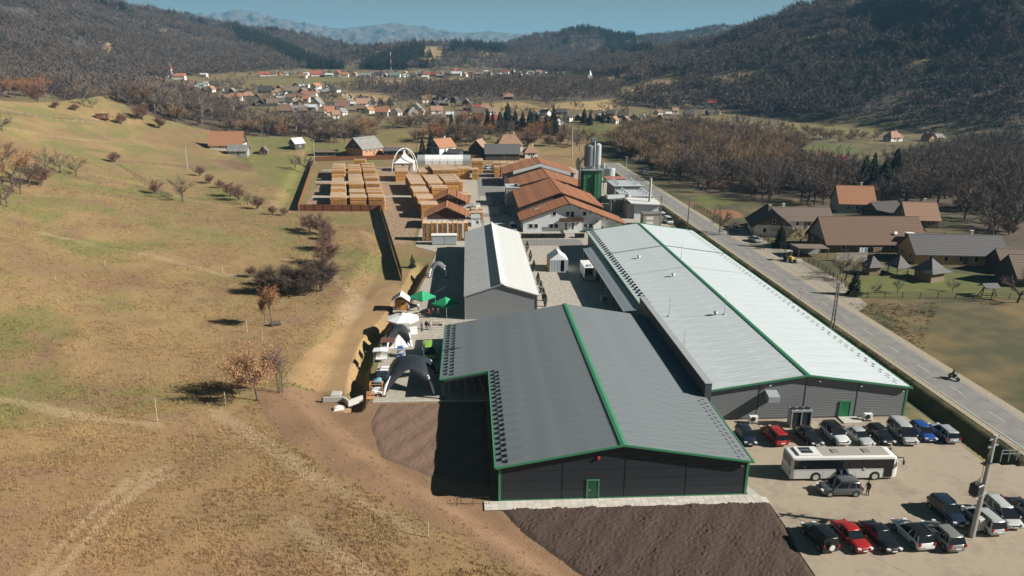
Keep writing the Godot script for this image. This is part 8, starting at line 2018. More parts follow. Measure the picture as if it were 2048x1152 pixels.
# trunk and crown meshes of a bare tree, about 10 units high
func bare(seed_: int, cfg: Dictionary) -> Array:
	rng.seed = seed_
	var tr := MB.new(); var cr := MB.new()
	var bark: Color = cfg.bark; var tw: Color = cfg.twig
	tr.k = bark
	var fork: float = cfg.fork
	var stems: int = cfg.get("stems", 1)
	var ends := []
	for s in stems:
		var base := V(rng.randf_range(-0.5, 0.5), -0.3, rng.randf_range(-0.5, 0.5)) * (0.0 if stems == 1 else 1.0)
		var top := base + V(rng.randf_range(-0.4, 0.4), fork + 0.3, rng.randf_range(-0.4, 0.4)) * (1.0 if stems == 1 else 1.2)
		tr.tube(base, top, cfg.rad, cfg.rad * 0.72, 6, false)
		ends.append([base, top, cfg.rad * 0.72])
	var limbs := []
	for e in ends:
		for i in int(cfg.limbs / stems):
			var t := rng.randf_range(cfg.get("t0", 0.55), 1.0)
			var p: Vector3 = e[0].lerp(e[1], t)
			var a := rng.randf() * TAU
			var d := V(cos(a) * cfg.wide, cfg.rise + rng.randf() * 0.5, sin(a) * cfg.wide).normalized()
			var l: float = cfg.len * rng.randf_range(0.7, 1.1)
			var mid := p + d * l * 0.5
			var q := mid + rdir((d + V(0, 0.35, 0)).normalized(), 0.2) * l * 0.55
			tr.tube(p, mid, e[2] * 0.5, e[2] * 0.34, 4, false)
			tr.tube(mid, q, e[2] * 0.34, e[2] * 0.16, 3, false)
			limbs.append([p, mid, q, e[2] * 0.3])
		limbs.append([e[1], e[1] + V(0, cfg.len * 0.5, 0), e[1] + V(rng.randf_range(-0.5, 0.5), cfg.len * 1.05, rng.randf_range(-0.5, 0.5)), e[2] * 0.4])
	for L in limbs:
		for i in cfg.branches:
			var t := rng.randf_range(0.3, 1.0)
			var p: Vector3 = L[0].lerp(L[1], t * 2.0) if t < 0.5 else L[1].lerp(L[2], t * 2.0 - 1.0)
			var d := rdir((L[2] - L[0]).normalized(), 0.75)
			d.y = absf(d.y) * 0.8 + 0.12
			d = d.normalized()
			var l: float = cfg.len * rng.randf_range(0.3, 0.55)
			cr.k = bark.lerp(tw, 0.4)
			cr.tube(p, p + d * l, 0.05, 0.018, 3, false)
			for j in cfg.twigs:
				var f := 0.85 + rng.randf() * 0.35
				cr.k = Color(tw.r * f, tw.g * f, tw.b * f)
				twig(cr, p + d * l * rng.randf_range(0.15, 1.0), rdir(d, 0.8), cfg.tl * rng.randf_range(0.6, 1.3), cfg.tw)
			if cfg.has("leaf"):
				for j in cfg.leafn:
					var f := 0.55 + rng.randf() * 0.75
					cr.k = Color(cfg.leaf.r * f, cfg.leaf.g * f, cfg.leaf.b * f)
					var c: Vector3 = p + d * l * rng.randf_range(0.2, 1.3) + V(rng.randf_range(-1, 1), rng.randf_range(-1, 1), rng.randf_range(-1, 1)) * cfg.leafr
					var u: Vector3 = rdir(Vector3.UP, 1.5) * cfg.leafs; var v: Vector3 = rdir(Vector3.RIGHT, 1.5).cross(u).normalized() * cfg.leafs
					cr.tri(c - u, c + v, c + u)
	var m := mt("wood_v", Color.WHITE, 0.95, null, 0.2, null, 0.0, true)
	return [tr.mesh(m), cr.mesh(m)]
func spruce(seed_: int, dense: int) -> Array:
	rng.seed = seed_
	var tr := MB.new(); var cr := MB.new()
	tr.k = Color(0.07, 0.05, 0.035)
	tr.tube(V(0, -0.3, 0), V(0, 9.6, 0), 0.2, 0.03, 6, false)
	var y := 0.9
	while y < 9.9:
		var t := (y - 0.9) / 9.0
		var r := 2.9 * pow(1.0 - t, 0.8) + 0.12
		for i in int(dense * (1.0 - t * 0.6)):
			var a := rng.randf() * TAU
			var rr := r * rng.randf_range(0.75, 1.15)
			var d := V(cos(a), -0.25, sin(a)).normalized()
			var p := V(0, y + rng.randf() * 0.3, 0)
			var f := 0.6 + rng.randf() * 0.8
			cr.k = Color(0.013 * f, 0.02 * f, 0.011 * f)
			var s := V(-sin(a), 0, cos(a)) * (0.16 + rr * 0.12)
			cr.tri(p + d * rr * 0.15 - s * 0.5, p + d * rr * 0.6 - s + V(0, -0.12, 0), p + d * rr)
			cr.tri(p + d * rr * 0.15 + s * 0.5, p + d * rr, p + d * rr * 0.6 + s + V(0, -0.12, 0))
			cr.tri(p + d * rr * 0.4 + V(0, 0.16, 0), p + d * rr * 0.5 + V(0, -0.4, 0), p + d * rr * 1.04)
		y += 0.36 + 0.1 * (1.0 - t)
	var m := mt("wood_v", Color.WHITE, 0.95, null, 0.2, null, 0.0, true)
	return [tr.mesh(m), cr.mesh(m)]
var kinds := {}
func grow(kind: String, k: int) -> Array:
	var key := kind + str(k)
	if kinds.has(key): return kinds[key]
	var st := rng.state
	var r: Array
	var grey := Color(0.14, 0.108, 0.09); var tawny := Color(0.23, 0.155, 0.085); var dark := Color(0.085, 0.065, 0.06)
	var base := {"bark": dark, "twig": grey, "fork": 2.6, "rad": 0.24, "limbs": 8, "wide": 0.9, "rise": 0.55, "len": 4.4, "branches": 7, "twigs": 9, "tl": 1.3, "tw": 0.035}
	match kind:
		"bare", "garden": base.twig = [Color(0.105, 0.083, 0.073), Color(0.085, 0.07, 0.066), Color(0.13, 0.095, 0.072)][k % 3]; r = bare(100 + k, base)
		"rust":
			base.merge({"twig": Color(0.26, 0.13, 0.06), "branches": 8, "leaf": Color(0.3, 0.13, 0.05), "leafn": 6, "leafr": 0.5, "leafs": 0.2}, true); r = bare(200 + k, base)
		"tawny":
			base.merge({"twig": tawny, "fork": 1.6, "rise": 0.7, "limbs": 11, "branches": 8, "twigs": 10, "tl": 1.4}, true); r = bare(300 + k, base)
		"slim":
			base.merge({"twig": Color(0.19, 0.15, 0.125), "bark": Color(0.26, 0.22, 0.18), "fork": 5.5, "wide": 0.5, "rise": 0.9, "len": 3.4, "limbs": 10}, true); r = bare(400 + k, base)
		"shrub":
			base.merge({"t0": 0.05, "stems": 5, "fork": 2.0, "rad": 0.1, "limbs": 15, "len": 5.4, "wide": 0.75, "rise": 0.8, "branches": 7, "twigs": 12, "tl": 2.0, "tw": 0.055, "twig": Color(0.17, 0.095, 0.07)}, true); r = bare(500 + k, base)
		"bush":
			base.merge({"t0": 0.05, "stems": 9, "fork": 2.4, "rad": 0.09, "limbs": 27, "len": 5.0, "wide": 0.8, "rise": 0.75, "branches": 8, "twigs": 14, "tl": 1.6, "tw": 0.035, "twig": Color(0.1, 0.07, 0.055)}, true); r = bare(600 + k, base)
		"thicket":
			base.merge({"stems": 6, "fork": 3.5, "rad": 0.06, "limbs": 12, "len": 5.0, "wide": 0.3, "rise": 1.2, "branches": 6, "twigs": 6, "tl": 1.6, "tw": 0.02, "twig": Color(0.2, 0.13, 0.1)}, true); r = bare(650 + k, base)
		"oak":
			base.merge({"fork": 2.9, "rad": 0.16, "limbs": 13, "len": 4.3, "wide": 1.0, "rise": 0.5, "branches": 9, "twigs": 5, "tl": 0.9, "tw": 0.015, "leaf": Color(0.36, 0.2, 0.1), "leafn": 40, "leafr": 0.6, "leafs": 0.14}, true); r = bare(700 + k, base)
		"oakslim":
			base.merge({"fork": 4.6, "rad": 0.09, "limbs": 9, "len": 2.9, "wide": 0.45, "rise": 0.9, "branches": 7, "twigs": 4, "tl": 0.7, "tw": 0.015, "leaf": Color(0.3, 0.15, 0.075), "leafn": 30, "leafr": 0.4, "leafs": 0.13}, true); r = bare(750 + k, base)
		"spruce": r = spruce(800 + k, 22)
		"far": # light model for distant woods
			base.merge({"twig": [Color(0.105, 0.083, 0.073), Color(0.085, 0.07, 0.066), Color(0.13, 0.095, 0.072)][k % 3], "limbs": 4, "branches": 4, "twigs": 6, "tl": 2.2, "tw": 0.16, "rad": 0.2, "fork": 3.0}, true); r = bare(900 + k, base)
		"farspruce": r = spruce(950 + k, 7)
		"pinelet": r = spruce(980 + k, 14)
		_: r = spruce(990 + k, 12)
	rng.state = st
	kinds[key] = r
	return r
func tree(kind: String, called: String, label: String, cat: String, x: float, z: float, h: float, group: String) -> void:
	var k := rng.randi() % 3
	var ms := grow(kind, k)
	var o := thing(called, label, cat, V(x, gh(x, z), z), rng.randf() * TAU, group)
	var s := h / 10.0
	var w := s * rng.randf_range(0.9, 1.15)
	if kind == "shrub": w *= 1.25
	if kind == "bush":
		w *= 0.95
		s *= 0.75
	if kind == "spruce":
		s *= rng.randf_range(0.75, 1.15)
		w *= rng.randf_range(0.75, 1.2)
	for i in 2:
		var p := put(o, ["trunk", "crown"][i], ms[i])
		p.scale = V(w, s, w)
func scatter(called: String, label: String, ms: Array, xf: Array) -> void:
	if xf.is_empty(): return
	var o := Node3D.new()
	o.name = numbered(called)
	add_child(o)
	tag(o, label, "woodland", "", "stuff")
	for i in 2:
		var mm := MultiMesh.new()
		mm.transform_format = MultiMesh.TRANSFORM_3D
		mm.mesh = ms[i]
		mm.instance_count = xf.size()
		for j in xf.size(): mm.set_instance_transform(j, xf[j])
		var q := MultiMeshInstance3D.new()
		q.multimesh = mm
		q.name = ["trunks", "crowns"][i]
		o.add_child(q, true)
		q.set_meta("kind", "stuff")
func txf(x: float, z: float, h: float) -> Transform3D:
	var s := h / 10.0
	var w := s * rng.randf_range(0.9, 1.25)
	return Transform3D(Basis(Vector3.UP, rng.randf() * TAU).scaled(V(w, s, w)), V(x, gh(x, z), z))
var keepout := []
func free_at(x: float, z: float) -> bool:
	for q in keepout:
		if absf(x - q[0]) < q[2] and z - q[1] > -q[2] and z - q[1] < q[3]: return false
	return true
func plants() -> void:
	for d in VILLAGE: keepout.append([d[0], d[1], d[3] * 0.5 + 2.0, 38.0 if d[1] < -440.0 else 14.0])
	var words := {"bare": ["bare_tree", "tree"], "rust": ["russet_tree", "tree"], "shrub": ["bare_shrub", "shrub"], "bush": ["dark_bush", "bush"], "thicket": ["thin_sapling_clump", "shrub"], "oak": ["leafy_oak", "tree"], "oakslim": ["slender_oak", "tree"], "garden": ["garden_tree", "tree"], "spruce": ["spruce_tree", "tree"], "pinelet": ["young_pine", "tree"], "cypress": ["cypress_tree", "tree"]}
	for t in TREES:
		var k: String = t[3]
		var l: String = t[4]
		tree("spruce" if k == "cypress" else k, words[k][0], l, words[k][1], t[0], t[1], maxf(t[2], 1.5), "" if k in ["oak", "oakslim", "thicket", "pinelet", "cypress"] else k + " growth")
	# woods: the largest as trees of their own, the rest as one mass each
	var own := []
	var mass := {}
	for w in WOODS:
		var p := pv(w[2])
		var bb := Rect2(p[0], Vector2.ZERO)
		for q in p: bb = bb.expand(q)
		var n := int(bb.get_area() / 100.0 * w[1])
		n = mini(n, 9000)
		for i in n:
			var x := bb.position.x + rng.randf() * bb.size.x; var z := bb.position.y + rng.randf() * bb.size.y
			if x > 64.0 and x < 76.0 and z > -380.0: continue
			if not Geometry2D.is_point_in_polygon(Vector2(x, z), p): continue
			var zi := zone_of(x, z)
			if (zi >= 1 and zi < ZONE_DATA.size()) or not free_at(x, z): continue
			var kind := "bare"
			var t := rng.randf()
			var nn := nz.get_noise_2d(x * 6.0, z * 6.0)
			var h := rng.randf_range(9.0, 15.5)
			match w[0]:
				"left": kind = "tawny" if nn > 0.15 and t < 0.6 else "slim" if t < 0.2 else "rust" if nn < -0.3 and t < 0.25 else "bare"
				"road": kind = "tawny" if z < -300.0 and t < 0.65 else "bare"
				"tuft":
					kind = "tawny"; h *= 0.6
				"mid":
					kind = "tawny" if t < 0.3 else "shrub" if t < 0.5 else "rust" if t < 0.6 else "bare"
					h *= 0.5 if kind == "shrub" else 0.8
				"far", "village": h *= 0.55
				"band", "band2": h *= 0.75
				"slope": kind = "tawny" if t < 0.15 else "slim" if t < 0.3 else "bare"
			if rng.randf() < 0.25 and z > -520.0 and w[0] in ["road", "far_right", "backyard", "left"]:
				kind = "shrub"; h = rng.randf_range(2.5, 4.5)
			if z > -520.0: own.append([Vector2(x, z).length(), kind, x, z, h, w[0]])
			else:
				var key := "far"
				if not mass.has(w[0]): mass[w[0]] = []
				mass[w[0]].append(txf(x, z, h))
	own.sort_custom(func(a, b): return a[0] < b[0])
	var wl := {"left": "wood behind the left meadow", "road": "roadside wood right of the road", "far_right": "dark wood at the right edge", "mid": "gardens behind the timber yard", "band": "wooded band in the valley", "band2": "wooded band by the tan field", "slope": "wooded slope foot", "tuft": "row of willows in the right meadow", "backyard": "dark wood behind the farmhouses", "village": "gardens of the valley village", "far": "far village"}
	var kn := {"bare": "bare grey brown tree", "tawny": "tawny twigged bare tree", "slim": "slim pale stemmed bare tree", "rust": "russet tinted tree", "shrub": "bare shrub"}
	var rest := {}
	for i in own.size():
		var q: Array = own[i]
		if i < 300: tree(q[1], {"bare": "bare_tree", "tawny": "tawny_tree", "slim": "slim_tree", "rust": "russet_tree", "shrub": "bare_shrub"}[q[1]], "%s in the %s" % [kn[q[1]], wl[q[5]]], "tree", q[2], q[3], q[4], "%ss in the %s" % [kn[q[1]], wl[q[5]]])
		else:
			var key: String = q[1] + str(rng.randi() % 3)
			if not rest.has(key): rest[key] = []
			rest[key].append(txf(q[2], q[3], q[4]))
	for key in rest: scatter("valley_wood", "mass of %ss in the valley woods, %s" % [kn[key.left(-1)], ["first kind", "second kind", "third kind"][int(key.right(1))]], grow(key.left(-1), int(key.right(1))), rest[key])
	for key in mass:
		var parts := [[], [], []]
		for t in mass[key]: parts[rng.randi() % 3].append(t)
		for k in 3: scatter("distant_wood", "distant bare trees of the %s" % wl[key], grow("far", k), parts[k])
	# mountain forest
	var cw := []
	for d in CONIFER_WOODS:
		var p := pv(d)
		var bb := Rect2(p[0], Vector2.ZERO)
		for q in p: bb = bb.expand(q)
		cw.append([p, bb])
	var decid := [[], [], []]
	var conif := []
	var tries := 0
	while tries < 95000:
		tries += 1
		var s := 430.0 * pow(6.2, sqrt(rng.randf()))
		var x := rng.randf_range(-0.86, 0.86) * s - 0.03 * s
		var z := -s
		gh(x, z)
		if rmask < 2.5: continue
		var q := Vector2(x, z)
		var con := false
		for c in cw:
			if inside(c[0], c[1], q): con = true
		if con or (nz.get_noise_2d(x * 2.5 + 900.0, z * 2.5) > 0.42 and s > 1100.0):
			conif.append(txf(x, z, rng.randf_range(12.0, 19.0)))
			continue
		var zi := zone_of(x, z)
		if zi >= 0 and zi < ZONE_DATA.size(): continue
		if x > -190.0 and x < 130.0 and s > 1120.0 and s < 1490.0 and rng.randf() < 0.6: continue
		if nz2.get_noise_2d(x * 0.5, z * 0.5) > 0.38 and rng.randf() < 0.75: continue
		decid[rng.randi() % 3].append(txf(x, z, rng.randf_range(8.0, 14.0)))
	for k in 3: scatter("mountain_forest", "bare deciduous forest covering the mountain sides, %s" % ["grey trees", "dark trees", "brown trees"][k], grow("far", k), decid[k])
	scatter("conifer_forest", "dark conifer stands on the mountain ridges", grow("farspruce", 0), conif)
func grass() -> void:
	var b := MB.new()
	rng.seed = 77
	for i in 7:
		var a := rng.randf() * TAU
		var p := V(cos(a), 0, sin(a)) * rng.randf() * 0.12
		var f := 0.7 + rng.randf() * 0.6
		b.k = Color(f, f, f)
		twig(b, p - V(0, 0.03, 0), rdir(V(0, 1, 0), 0.7), rng.randf_range(0.12, 0.26), 0.018)
	var mm := MultiMesh.new()
	mm.transform_format = MultiMesh.TRANSFORM_3D
	mm.use_colors = true
	mm.mesh = b.mesh(mt("grass_v", Color.WHITE, 0.95, null, 0.2, null, 0.0, true))
	var xf := []; var cl := []
	var tries := 0
	while xf.size() < 90000 and tries < 260000:
		tries += 1
		var s := 40.0 * pow(7.0, pow(rng.randf(), 0.8))
		var x := rng.randf_range(-0.85, 0.75) * s - 6.0
		if x > -60.0 and x < pl(TOE, s) * 0.0 + 59.0 and not (x < pl(TOE, s) - 1.0): continue
		if x > 59.0 and x < 75.0 and not (x > 60.5 and x < 66.0 and s > 74.0): continue
		if x > 75.0 and s > 133.0: continue
		var zi := zone_of(x, -s)
		if zi == 0 or zi == 1:
			if rng.randf() > 0.1: continue
		var d := nz2.get_noise_2d(x * 4.0, s * 4.0)
		if d < -0.05 and rng.randf() < 0.7: continue
		var h := gh(x, -s)
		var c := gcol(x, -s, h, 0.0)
		var k := rng.randf_range(0.7, 1.5) * (1.0 + s * 0.003)
		xf.append(Transform3D(Basis(Vector3.UP, rng.randf() * TAU).scaled(V(k, k * rng.randf_range(0.6, 1.2), k)), V(x, h, -s)))
		var f := rng.randf_range(0.75, 1.35)
		cl.append(Color(c.r * f, c.g * f, c.b * f))
	mm.instance_count = xf.size()
	for i in xf.size():
		mm.set_instance_transform(i, xf[i]); mm.set_instance_color(i, cl[i])
	var o := MultiMeshInstance3D.new()
	o.multimesh = mm
	o.name = "dry_grass"
	add_child(o)
	tag(o, "short dry winter grass on the slopes and verges", "grass", "", "stuff")
func stones() -> void:
	rng.seed = 404
	var b := MB.new()
	b.tube(V(0, -0.03, 0), V(0.01, 0.07, 0), 0.1, 0.06, 5)
	var mm := MultiMesh.new()
	mm.transform_format = MultiMesh.TRANSFORM_3D
	mm.use_colors = true
	mm.mesh = b.mesh(mt("stone_v", Color.WHITE, 0.95, null, 0.2, null, 0.0, true))
	var xf := []; var cl := []
	for i in 60000:
		var x := rng.randf_range(-34.0, 30.0); var z := rng.randf_range(-140.0, -44.0)
		var zi := zone_of(x, z)
		if zi != 0 and zi != 1: continue
		if nz2.get_noise_2d(x * 6.0, z * 6.0) < 0.02 and rng.randf() < 0.8: continue
		var k := rng.randf_range(0.25, 0.7) if rng.randf() < 0.97 else rng.randf_range(0.8, 1.4)
		xf.append(Transform3D(Basis(Vector3.UP, rng.randf() * TAU).scaled(V(k * rng.randf_range(0.8, 1.6), k, k)), V(x, gh(x, z), z)))
		cl.append((ZONES[zi][2] as Color) * rng.randf_range(0.55, 1.15))
	mm.instance_count = xf.size()
	for i in xf.size():
		mm.set_instance_transform(i, xf[i]); mm.set_instance_color(i, cl[i])
	var o := MultiMeshInstance3D.new()
	o.multimesh = mm
	o.name = "earth_clods"
	add_child(o)
	tag(o, "loose clods and stones strewn over the graded earth bank", "stones", "", "stuff")
# ---------- fences, poles, signs ----------
func rail_fence(label: String, pts: Array, h: float, step: float, rails: int, m: Material, called := "rail_fence") -> void:
	var o := thing(called, label, "fence")
	var pm := MB.new().tube(V(0, -0.4, 0), V(0, h + 0.1, 0), 0.08, 0.07, 5).mesh(m)
	for i in pts.size() - 1:
		var a := Vector2(pts[i][0], pts[i][1]); var b := Vector2(pts[i + 1][0], pts[i + 1][1])
		var n := maxi(1, int(a.distance_to(b) / step))
		for j in n:
			var p := a.lerp(b, float(j) / n); var q := a.lerp(b, float(j + 1) / n)
			var P := at_ground(p.x, p.y); var Q := at_ground(q.x, q.y)
			put(o, "post", pm, P)
			for k in rails:
				var y := h * (k + 1.0) / (rails + 0.15)
				part(o, "rail", MB.new().tube(P + V(0, y, 0), Q + V(0, y + rng.randf_range(-0.05, 0.05), 0), 0.045, 0.04, 4, false), m)
func pole(label: String, x: float, z: float, h: float, r: float, m: Material, arms: int, turn := 0.0, tilt := 0.0) -> Node3D:
	var o := thing("utility_pole", label, "pole", at_ground(x, z), turn)
	part(o, "shaft", MB.new().tube(V(0, -0.5, 0), V(tilt * h, h, 0), r, r * 0.65, 8), m)
	for i in arms:
		var y := h - 0.35 - i * 0.8
		part(o, "cross_arm", MB.new().bx(-0.8 + tilt * y, y - 0.05, -0.05, 0.8 + tilt * y, y + 0.05, 0.05), mt("galv", Color.WHITE))
		for s in [-0.7, 0.0, 0.7]: part(o, "insulator", MB.new().tube(V(s + tilt * y, y + 0.05, 0), V(s + tilt * y, y + 0.25, 0), 0.06, 0.04, 6), mt("insul", lin(0.3, 0.28, 0.25), 0.3))
	return o
func lattice_pole(label: String, x: float, z: float, h: float) -> void:
	var o := thing("lattice_pole", label, "pole", at_ground(x, z))
	var m := mt("pole_concrete", lin(0.2, 0.19, 0.17), 0.9)
	for s in [-1, 1]: part(o, "leg", MB.new().hexa([V(s * 0.3 - 0.07, -0.5, 0.16), V(s * 0.3 + 0.07, -0.5, 0.16), V(s * 0.3 + 0.07, -0.5, -0.16), V(s * 0.3 - 0.07, -0.5, -0.16), V(s * 0.15 - 0.06, h, 0.12), V(s * 0.15 + 0.06, h, 0.12), V(s * 0.15 + 0.06, h, -0.12), V(s * 0.15 - 0.06, h, -0.12)]), m)
	for i in 11:
		var y := 0.5 + i * (h - 0.7) / 10.0
		part(o, "rung", MB.new().bx(-0.26 + 0.013 * i, y, -0.1, 0.26 - 0.013 * i, y + 0.18, 0.1), m)
	for y in [h - 0.2, h - 0.9]:
		part(o, "cross_arm", MB.new().bx(-0.9, y - 0.05, -0.06, 0.9, y + 0.05, 0.06), mt("galv", Color.WHITE))
		for s in [-0.8, -0.3, 0.3, 0.8]: part(o, "insulator", MB.new().tube(V(s, y + 0.05, 0), V(s, y + 0.25, 0), 0.06, 0.04, 6), mt("insul", lin(0.3, 0.28, 0.25), 0.3))
func wire(label: String, a: Vector3, b: Vector3, sag: float, r := 0.02) -> void:
	var p := []
	for i in 13:
		var t := i / 12.0
		p.append(a.lerp(b, t) - V(0, sag * 4.0 * t * (1.0 - t), 0))
	solo("power_line", MB.new().path(p, r, 4), mt("wire", lin(0.06, 0.06, 0.06), 0.6), label, "cable")
func misc() -> void:
	var wood := mt("fence_weathered", lin(0.13, 0.1, 0.075), 0.9)
	var dkw := mt("fence_blackened", lin(0.035, 0.026, 0.02), 0.9)
	rail_fence("dark rail fence between the lawn and the road meadow", [[77.2, -136.6], [95.0, -135.3], [113.0, -134.0], [130.0, -132.8]], 1.3, 3.2, 3, dkw)
	rail_fence("rail fence along the road before the farmhouse garden", [[76.0, -238.0], [77.0, -221.0], [77.4, -209.0]], 1.2, 2.6, 3, dkw)
	rail_fence("dark board fence beside the lay-by gardens", [[78.6, -196.0], [80.4, -178.0], [81.8, -160.0], [79.5, -141.0]], 1.5, 2.2, 4, dkw)
	rail_fence("weathered rail fence descending the hillside field", FENCE_A, 1.1, 3.0, 3, wood)
	rail_fence("weathered rail fence branching towards the hedgerow", FENCE_B, 1.1, 3.0, 3, wood)
	rail_fence("post fence beside the ploughed garden bed", FENCE_C, 1.2, 3.0, 2, wood)
	rail_fence("low rail fence along the meadow below farm", FENCE_D, 1.0, 4.0, 2, wood)
	rail_fence("paddock fence in front of farm sheds", FENCE_E, 1.2, 2.6, 2, wood)
	rail_fence("low fence remains on the upper meadow by wagon", FENCE_F, 0.9, 4.0, 2, wood)
	for i in POSTS.size():
		var q: Array = POSTS[i]
		solo("field_post", MB.new().tube(V(0, -0.3, 0), V(0.05, q[2], 0), 0.06, 0.05, 5), mt("post_pale", lin(0.4, 0.34, 0.26), 0.9), "thin wooden field post, %s" % q[3], "post", at_ground(q[0], q[1]), 0.0, "single field posts")
	# pole with transformer in the car park
	var conc := mt("pole_light", lin(0.42, 0.41, 0.39), 0.85, ntex("conc", 0.012, 0.62, 1.2), 0.4)
	var o := pole("thick concrete pole with transformer in the car park", 49.4, -58.9, 11.2, 0.28, conc, 2, 0.4, 0.022)
	part(o, "transformer", MB.new().cbox(-1.5, 5.2, -0.45, -0.5, 6.3, 0.45, 0.08), mt("dark_metal", Color.WHITE))
	for i in 3: part(o, "bushing", MB.new().tube(V(-1.3 + i * 0.3, 6.3, 0), V(-1.3 + i * 0.3, 6.75, 0), 0.08, 0.05, 6), mt("insul", lin(0.3, 0.28, 0.25), 0.3))
	part(o, "bracket", MB.new().bx(-1.5, 5.0, -0.3, 0.4, 5.15, 0.3), mt("galv", Color.WHITE))
	part(o, "switch_gear", MB.new().box(V(-0.45, 8.4, 0.1), V(0.9, 0.12, 0.5)).tube(V(-0.7, 8.4, 0.2), V(-0.9, 9.1, 0.2), 0.06, 0.05, 6).tube(V(-0.3, 8.4, 0.2), V(-0.2, 9.1, 0.2), 0.06, 0.05, 6), mt("dark_metal", Color.WHITE))
	part(o, "loose_cable", MB.new().path([V(0.5, 10.6, 0), V(-0.9, 9.4, 0.3), V(-1.2, 8.3, 0.3), V(-0.9, 7.2, 0.2), V(-1.0, 6.7, 0)], 0.025, 4), mt("wire", lin(0.06, 0.06, 0.06), 0.6))
	part(o, "steel_stays", MB.new().tube(V(-1.4, 5.0, 0), V(0.3, 4.0, 0), 0.04, 0.04, 4), mt("galv", Color.WHITE))
	var c := thing("switch_cabinet", "pale electrical cabinet at the foot of concrete pole", "cabinet", V(50.6, 0, -59.7), 0.2)
	part(c, "casing", MB.new().cbox(-0.45, 0.3, -0.3, 0.45, 1.6, 0.3, 0.03), mt("cab_beige", lin(0.42, 0.4, 0.35), 0.6))
	part(c, "door", MB.new().bx(-0.38, 0.4, 0.3, 0.38, 1.5, 0.33), mt("cab_beige", Color.WHITE))
	part(c, "leg", MB.new().bx(-0.4, 0, -0.2, -0.3, 0.3, 0.2).bx(0.3, 0, -0.2, 0.4, 0.3, 0.2), mt("dark_metal", Color.WHITE))
	lattice_pole("openwork concrete pole between white hall and road", 64.9, -119.0, 9.2)
	lattice_pole("openwork concrete pole beside transformer cabin", 55.4, -204.5, 9.6)
	pole("brown wooden pole beside the road near farmhouse", 64.0, -205.6, 10.5, 0.2, wood, 1)
	pole("pale pole beside the road by the kilns", 66.4, -304.0, 9.5, 0.16, conc, 1)
	pole("pale pole on the left meadow", -114.0, -303.4, 9.0, 0.16, conc, 1)
	pole("pale pole at the corner of timber yard fence", -74.6, -360.0, 11.0, 0.18, conc, 1)
	pole("grey pole beside the farm sheds", -99.4, -364.0, 10.5, 0.18, wood, 1)
	pole("wooden pole rising behind the pagoda tent", -26.0, -372.0, 14.0, 0.16, wood, 1)
	pole("tall pale pole behind the factory roofs", 52.8, -372.0, 15.0, 0.3, conc, 1)
	pole("dark wooden pole near far bend, left", 58.5, -384.0, 12.0, 0.16, wood, 1)
	pole("dark wooden pole near far bend, right", 66.0, -388.0, 12.0, 0.16, wood, 1)
	wire("power line over the left meadow", at_ground(-205.0, -290.0, 9.0), at_ground(-114.0, -303.4, 8.7), 2.0)
	wire("power line from meadow pole to timber yard corner", at_ground(-114.0, -303.4, 8.7), at_ground(-74.6, -360.0, 10.7), 1.6)
	wire("power line passing behind the hay barn", at_ground(-74.6, -360.0, 10.7), at_ground(-26.0, -372.0, 13.6), 1.5)
	wire("power line from car park pole towards the road", V(50.0, 10.8, -58.9), V(66.0, 9.0, -30.0), 0.8)
	for i in 3:
		wire("roadside power line, %s strand from white hall to farmhouse pole" % ["left", "middle", "right"][i], V(64.2 + i * 0.7, gh(64.9, -119.0) + 9.1, -119.0), V(63.4 + i * 0.6, gh(64.0, -205.6) + 10.3, -205.6), 1.6, 0.018)
	# warning sign by the road
	o = thing("warning_sign", "triangular warning sign on post at road edge", "road sign", at_ground(65.9, -134.5))
	part(o, "post", MB.new().tube(V(0, -0.4, 0), V(0, 2.7, 0), 0.04, 0.04, 6), mt("galv", Color.WHITE))
	part(o, "plate", MB.new().prism(pv([-0.5, 2.1, 0.5, 2.1, 0.0, 2.95]), 0.04, 0.07), mt("sign_red", lin(0.4, 0.03, 0.03), 0.5))
	part(o, "face", MB.new().prism(pv([-0.34, 2.19, 0.34, 2.19, 0.0, 2.77]), 0.07, 0.08), mt("white_paint", Color.WHITE))
	part(o, "symbol", MB.new().bx(-0.04, 2.25, 0.08, 0.04, 2.55, 0.09), mt("dark_metal", Color.WHITE))
func build_all() -> void:
	near_hall(); white_hall(); grey_hall()
	site()
	yard(); timber(); factory(); houses()
	vehicles(); people(); misc()
	plants()
	grass()
	stones()
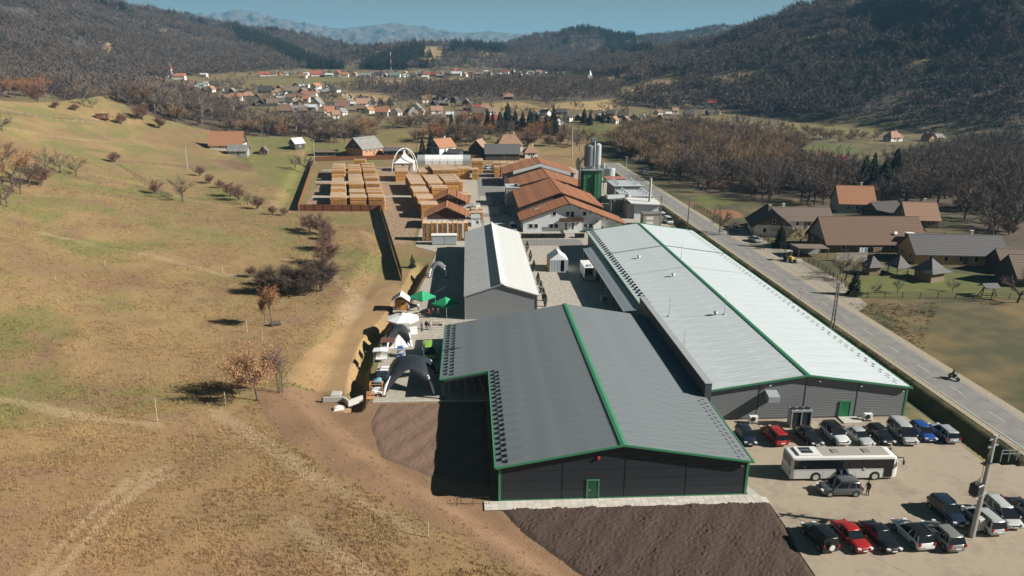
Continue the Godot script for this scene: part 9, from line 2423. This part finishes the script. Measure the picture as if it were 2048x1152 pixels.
func _ready() -> void:
	rng.seed = 20240317
	nz.seed = 11; nz.frequency = 0.004; nz.fractal_octaves = 4
	nz2.seed = 23; nz2.frequency = 0.02; nz2.fractal_octaves = 3
	# camera, sky, sun, exposure
	var cam := Camera3D.new()
	cam.name = "camera"
	add_child(cam)
	cam.position = V(0, 44, 0)
	cam.rotation_degrees = V(-16.749, -3.479, 0.4)
	cam.fov = 43.33; cam.far = 20000.0
	cam.current = true
	var sky_m := ProceduralSkyMaterial.new()
	sky_m.sky_top_color = Color(0.17, 0.3, 0.37)
	sky_m.sky_horizon_color = Color(0.8, 0.905, 0.9)
	sky_m.sky_curve = 0.12
	sky_m.ground_horizon_color = Color(0.22, 0.22, 0.2)
	sky_m.ground_bottom_color = Color(0.1, 0.085, 0.06)
	sky_m.sun_angle_max = 1.0
	var sky := Sky.new()
	sky.sky_material = sky_m
	var e := Environment.new()
	e.background_mode = Environment.BG_SKY
	e.sky = sky
	e.background_energy_multiplier = 0.26
	e.tonemap_mode = Environment.TONE_MAPPER_LINEAR
	e.tonemap_exposure = 1.9
	e.sdfgi_enabled = true; e.ssao_enabled = true; e.ssil_enabled = true
	e.fog_enabled = true
	e.fog_density = 0.000095
	e.fog_light_color = Color(0.5, 0.73, 0.88)
	var we := WorldEnvironment.new()
	we.name = "world_environment"
	we.environment = e
	add_child(we)
	var sun := DirectionalLight3D.new()
	sun.name = "sun"
	add_child(sun)
	sun.look_at_from_position(V(0.97, 0.61, 0.25) * 100.0, Vector3.ZERO)
	sun.light_energy = 1.6
	sun.light_color = Color(1.0, 0.975, 0.935)
	sun.light_angular_distance = 0.5
	sun.shadow_enabled = true
	# the setting
	for R in RIDGE_DATA:
		var p := []
		var bb := Rect2(R[1][0], R[1][2], 0, 0)
		for i in range(0, R[1].size(), 3):
			p.append(V(R[1][i], R[1][i + 1], R[1][i + 2]))
			bb = bb.expand(Vector2(R[1][i], R[1][i + 2]))
		RIDGES.append([float(R[0]), p, bb.grow(R[0])])
	for d in ZONE_DATA:
		var p := pv(d[4])
		var bb := Rect2(p[0], Vector2.ZERO)
		for q in p: bb = bb.expand(q)
		ZONES.append([p, bb, Color(d[0], d[1], d[2]), d[3] == 1])
	for d in WOODS: # leaf litter under the woods
		if d[0] in ["mid", "village", "far", "tuft"]: continue
		var p := pv(d[2])
		var bb := Rect2(p[0], Vector2.ZERO)
		for q in p: bb = bb.expand(q)
		ZONES.append([p, bb, Color(0.095, 0.07, 0.048), true])
	for d in TRACK_DATA:
		var p := pv(d[1])
		var bb := Rect2(p[0], Vector2.ZERO)
		for q in p: bb = bb.expand(q)
		TRACKS.append([p, d[0], bb.grow(3.0)])
	build_ground()
	build_all()
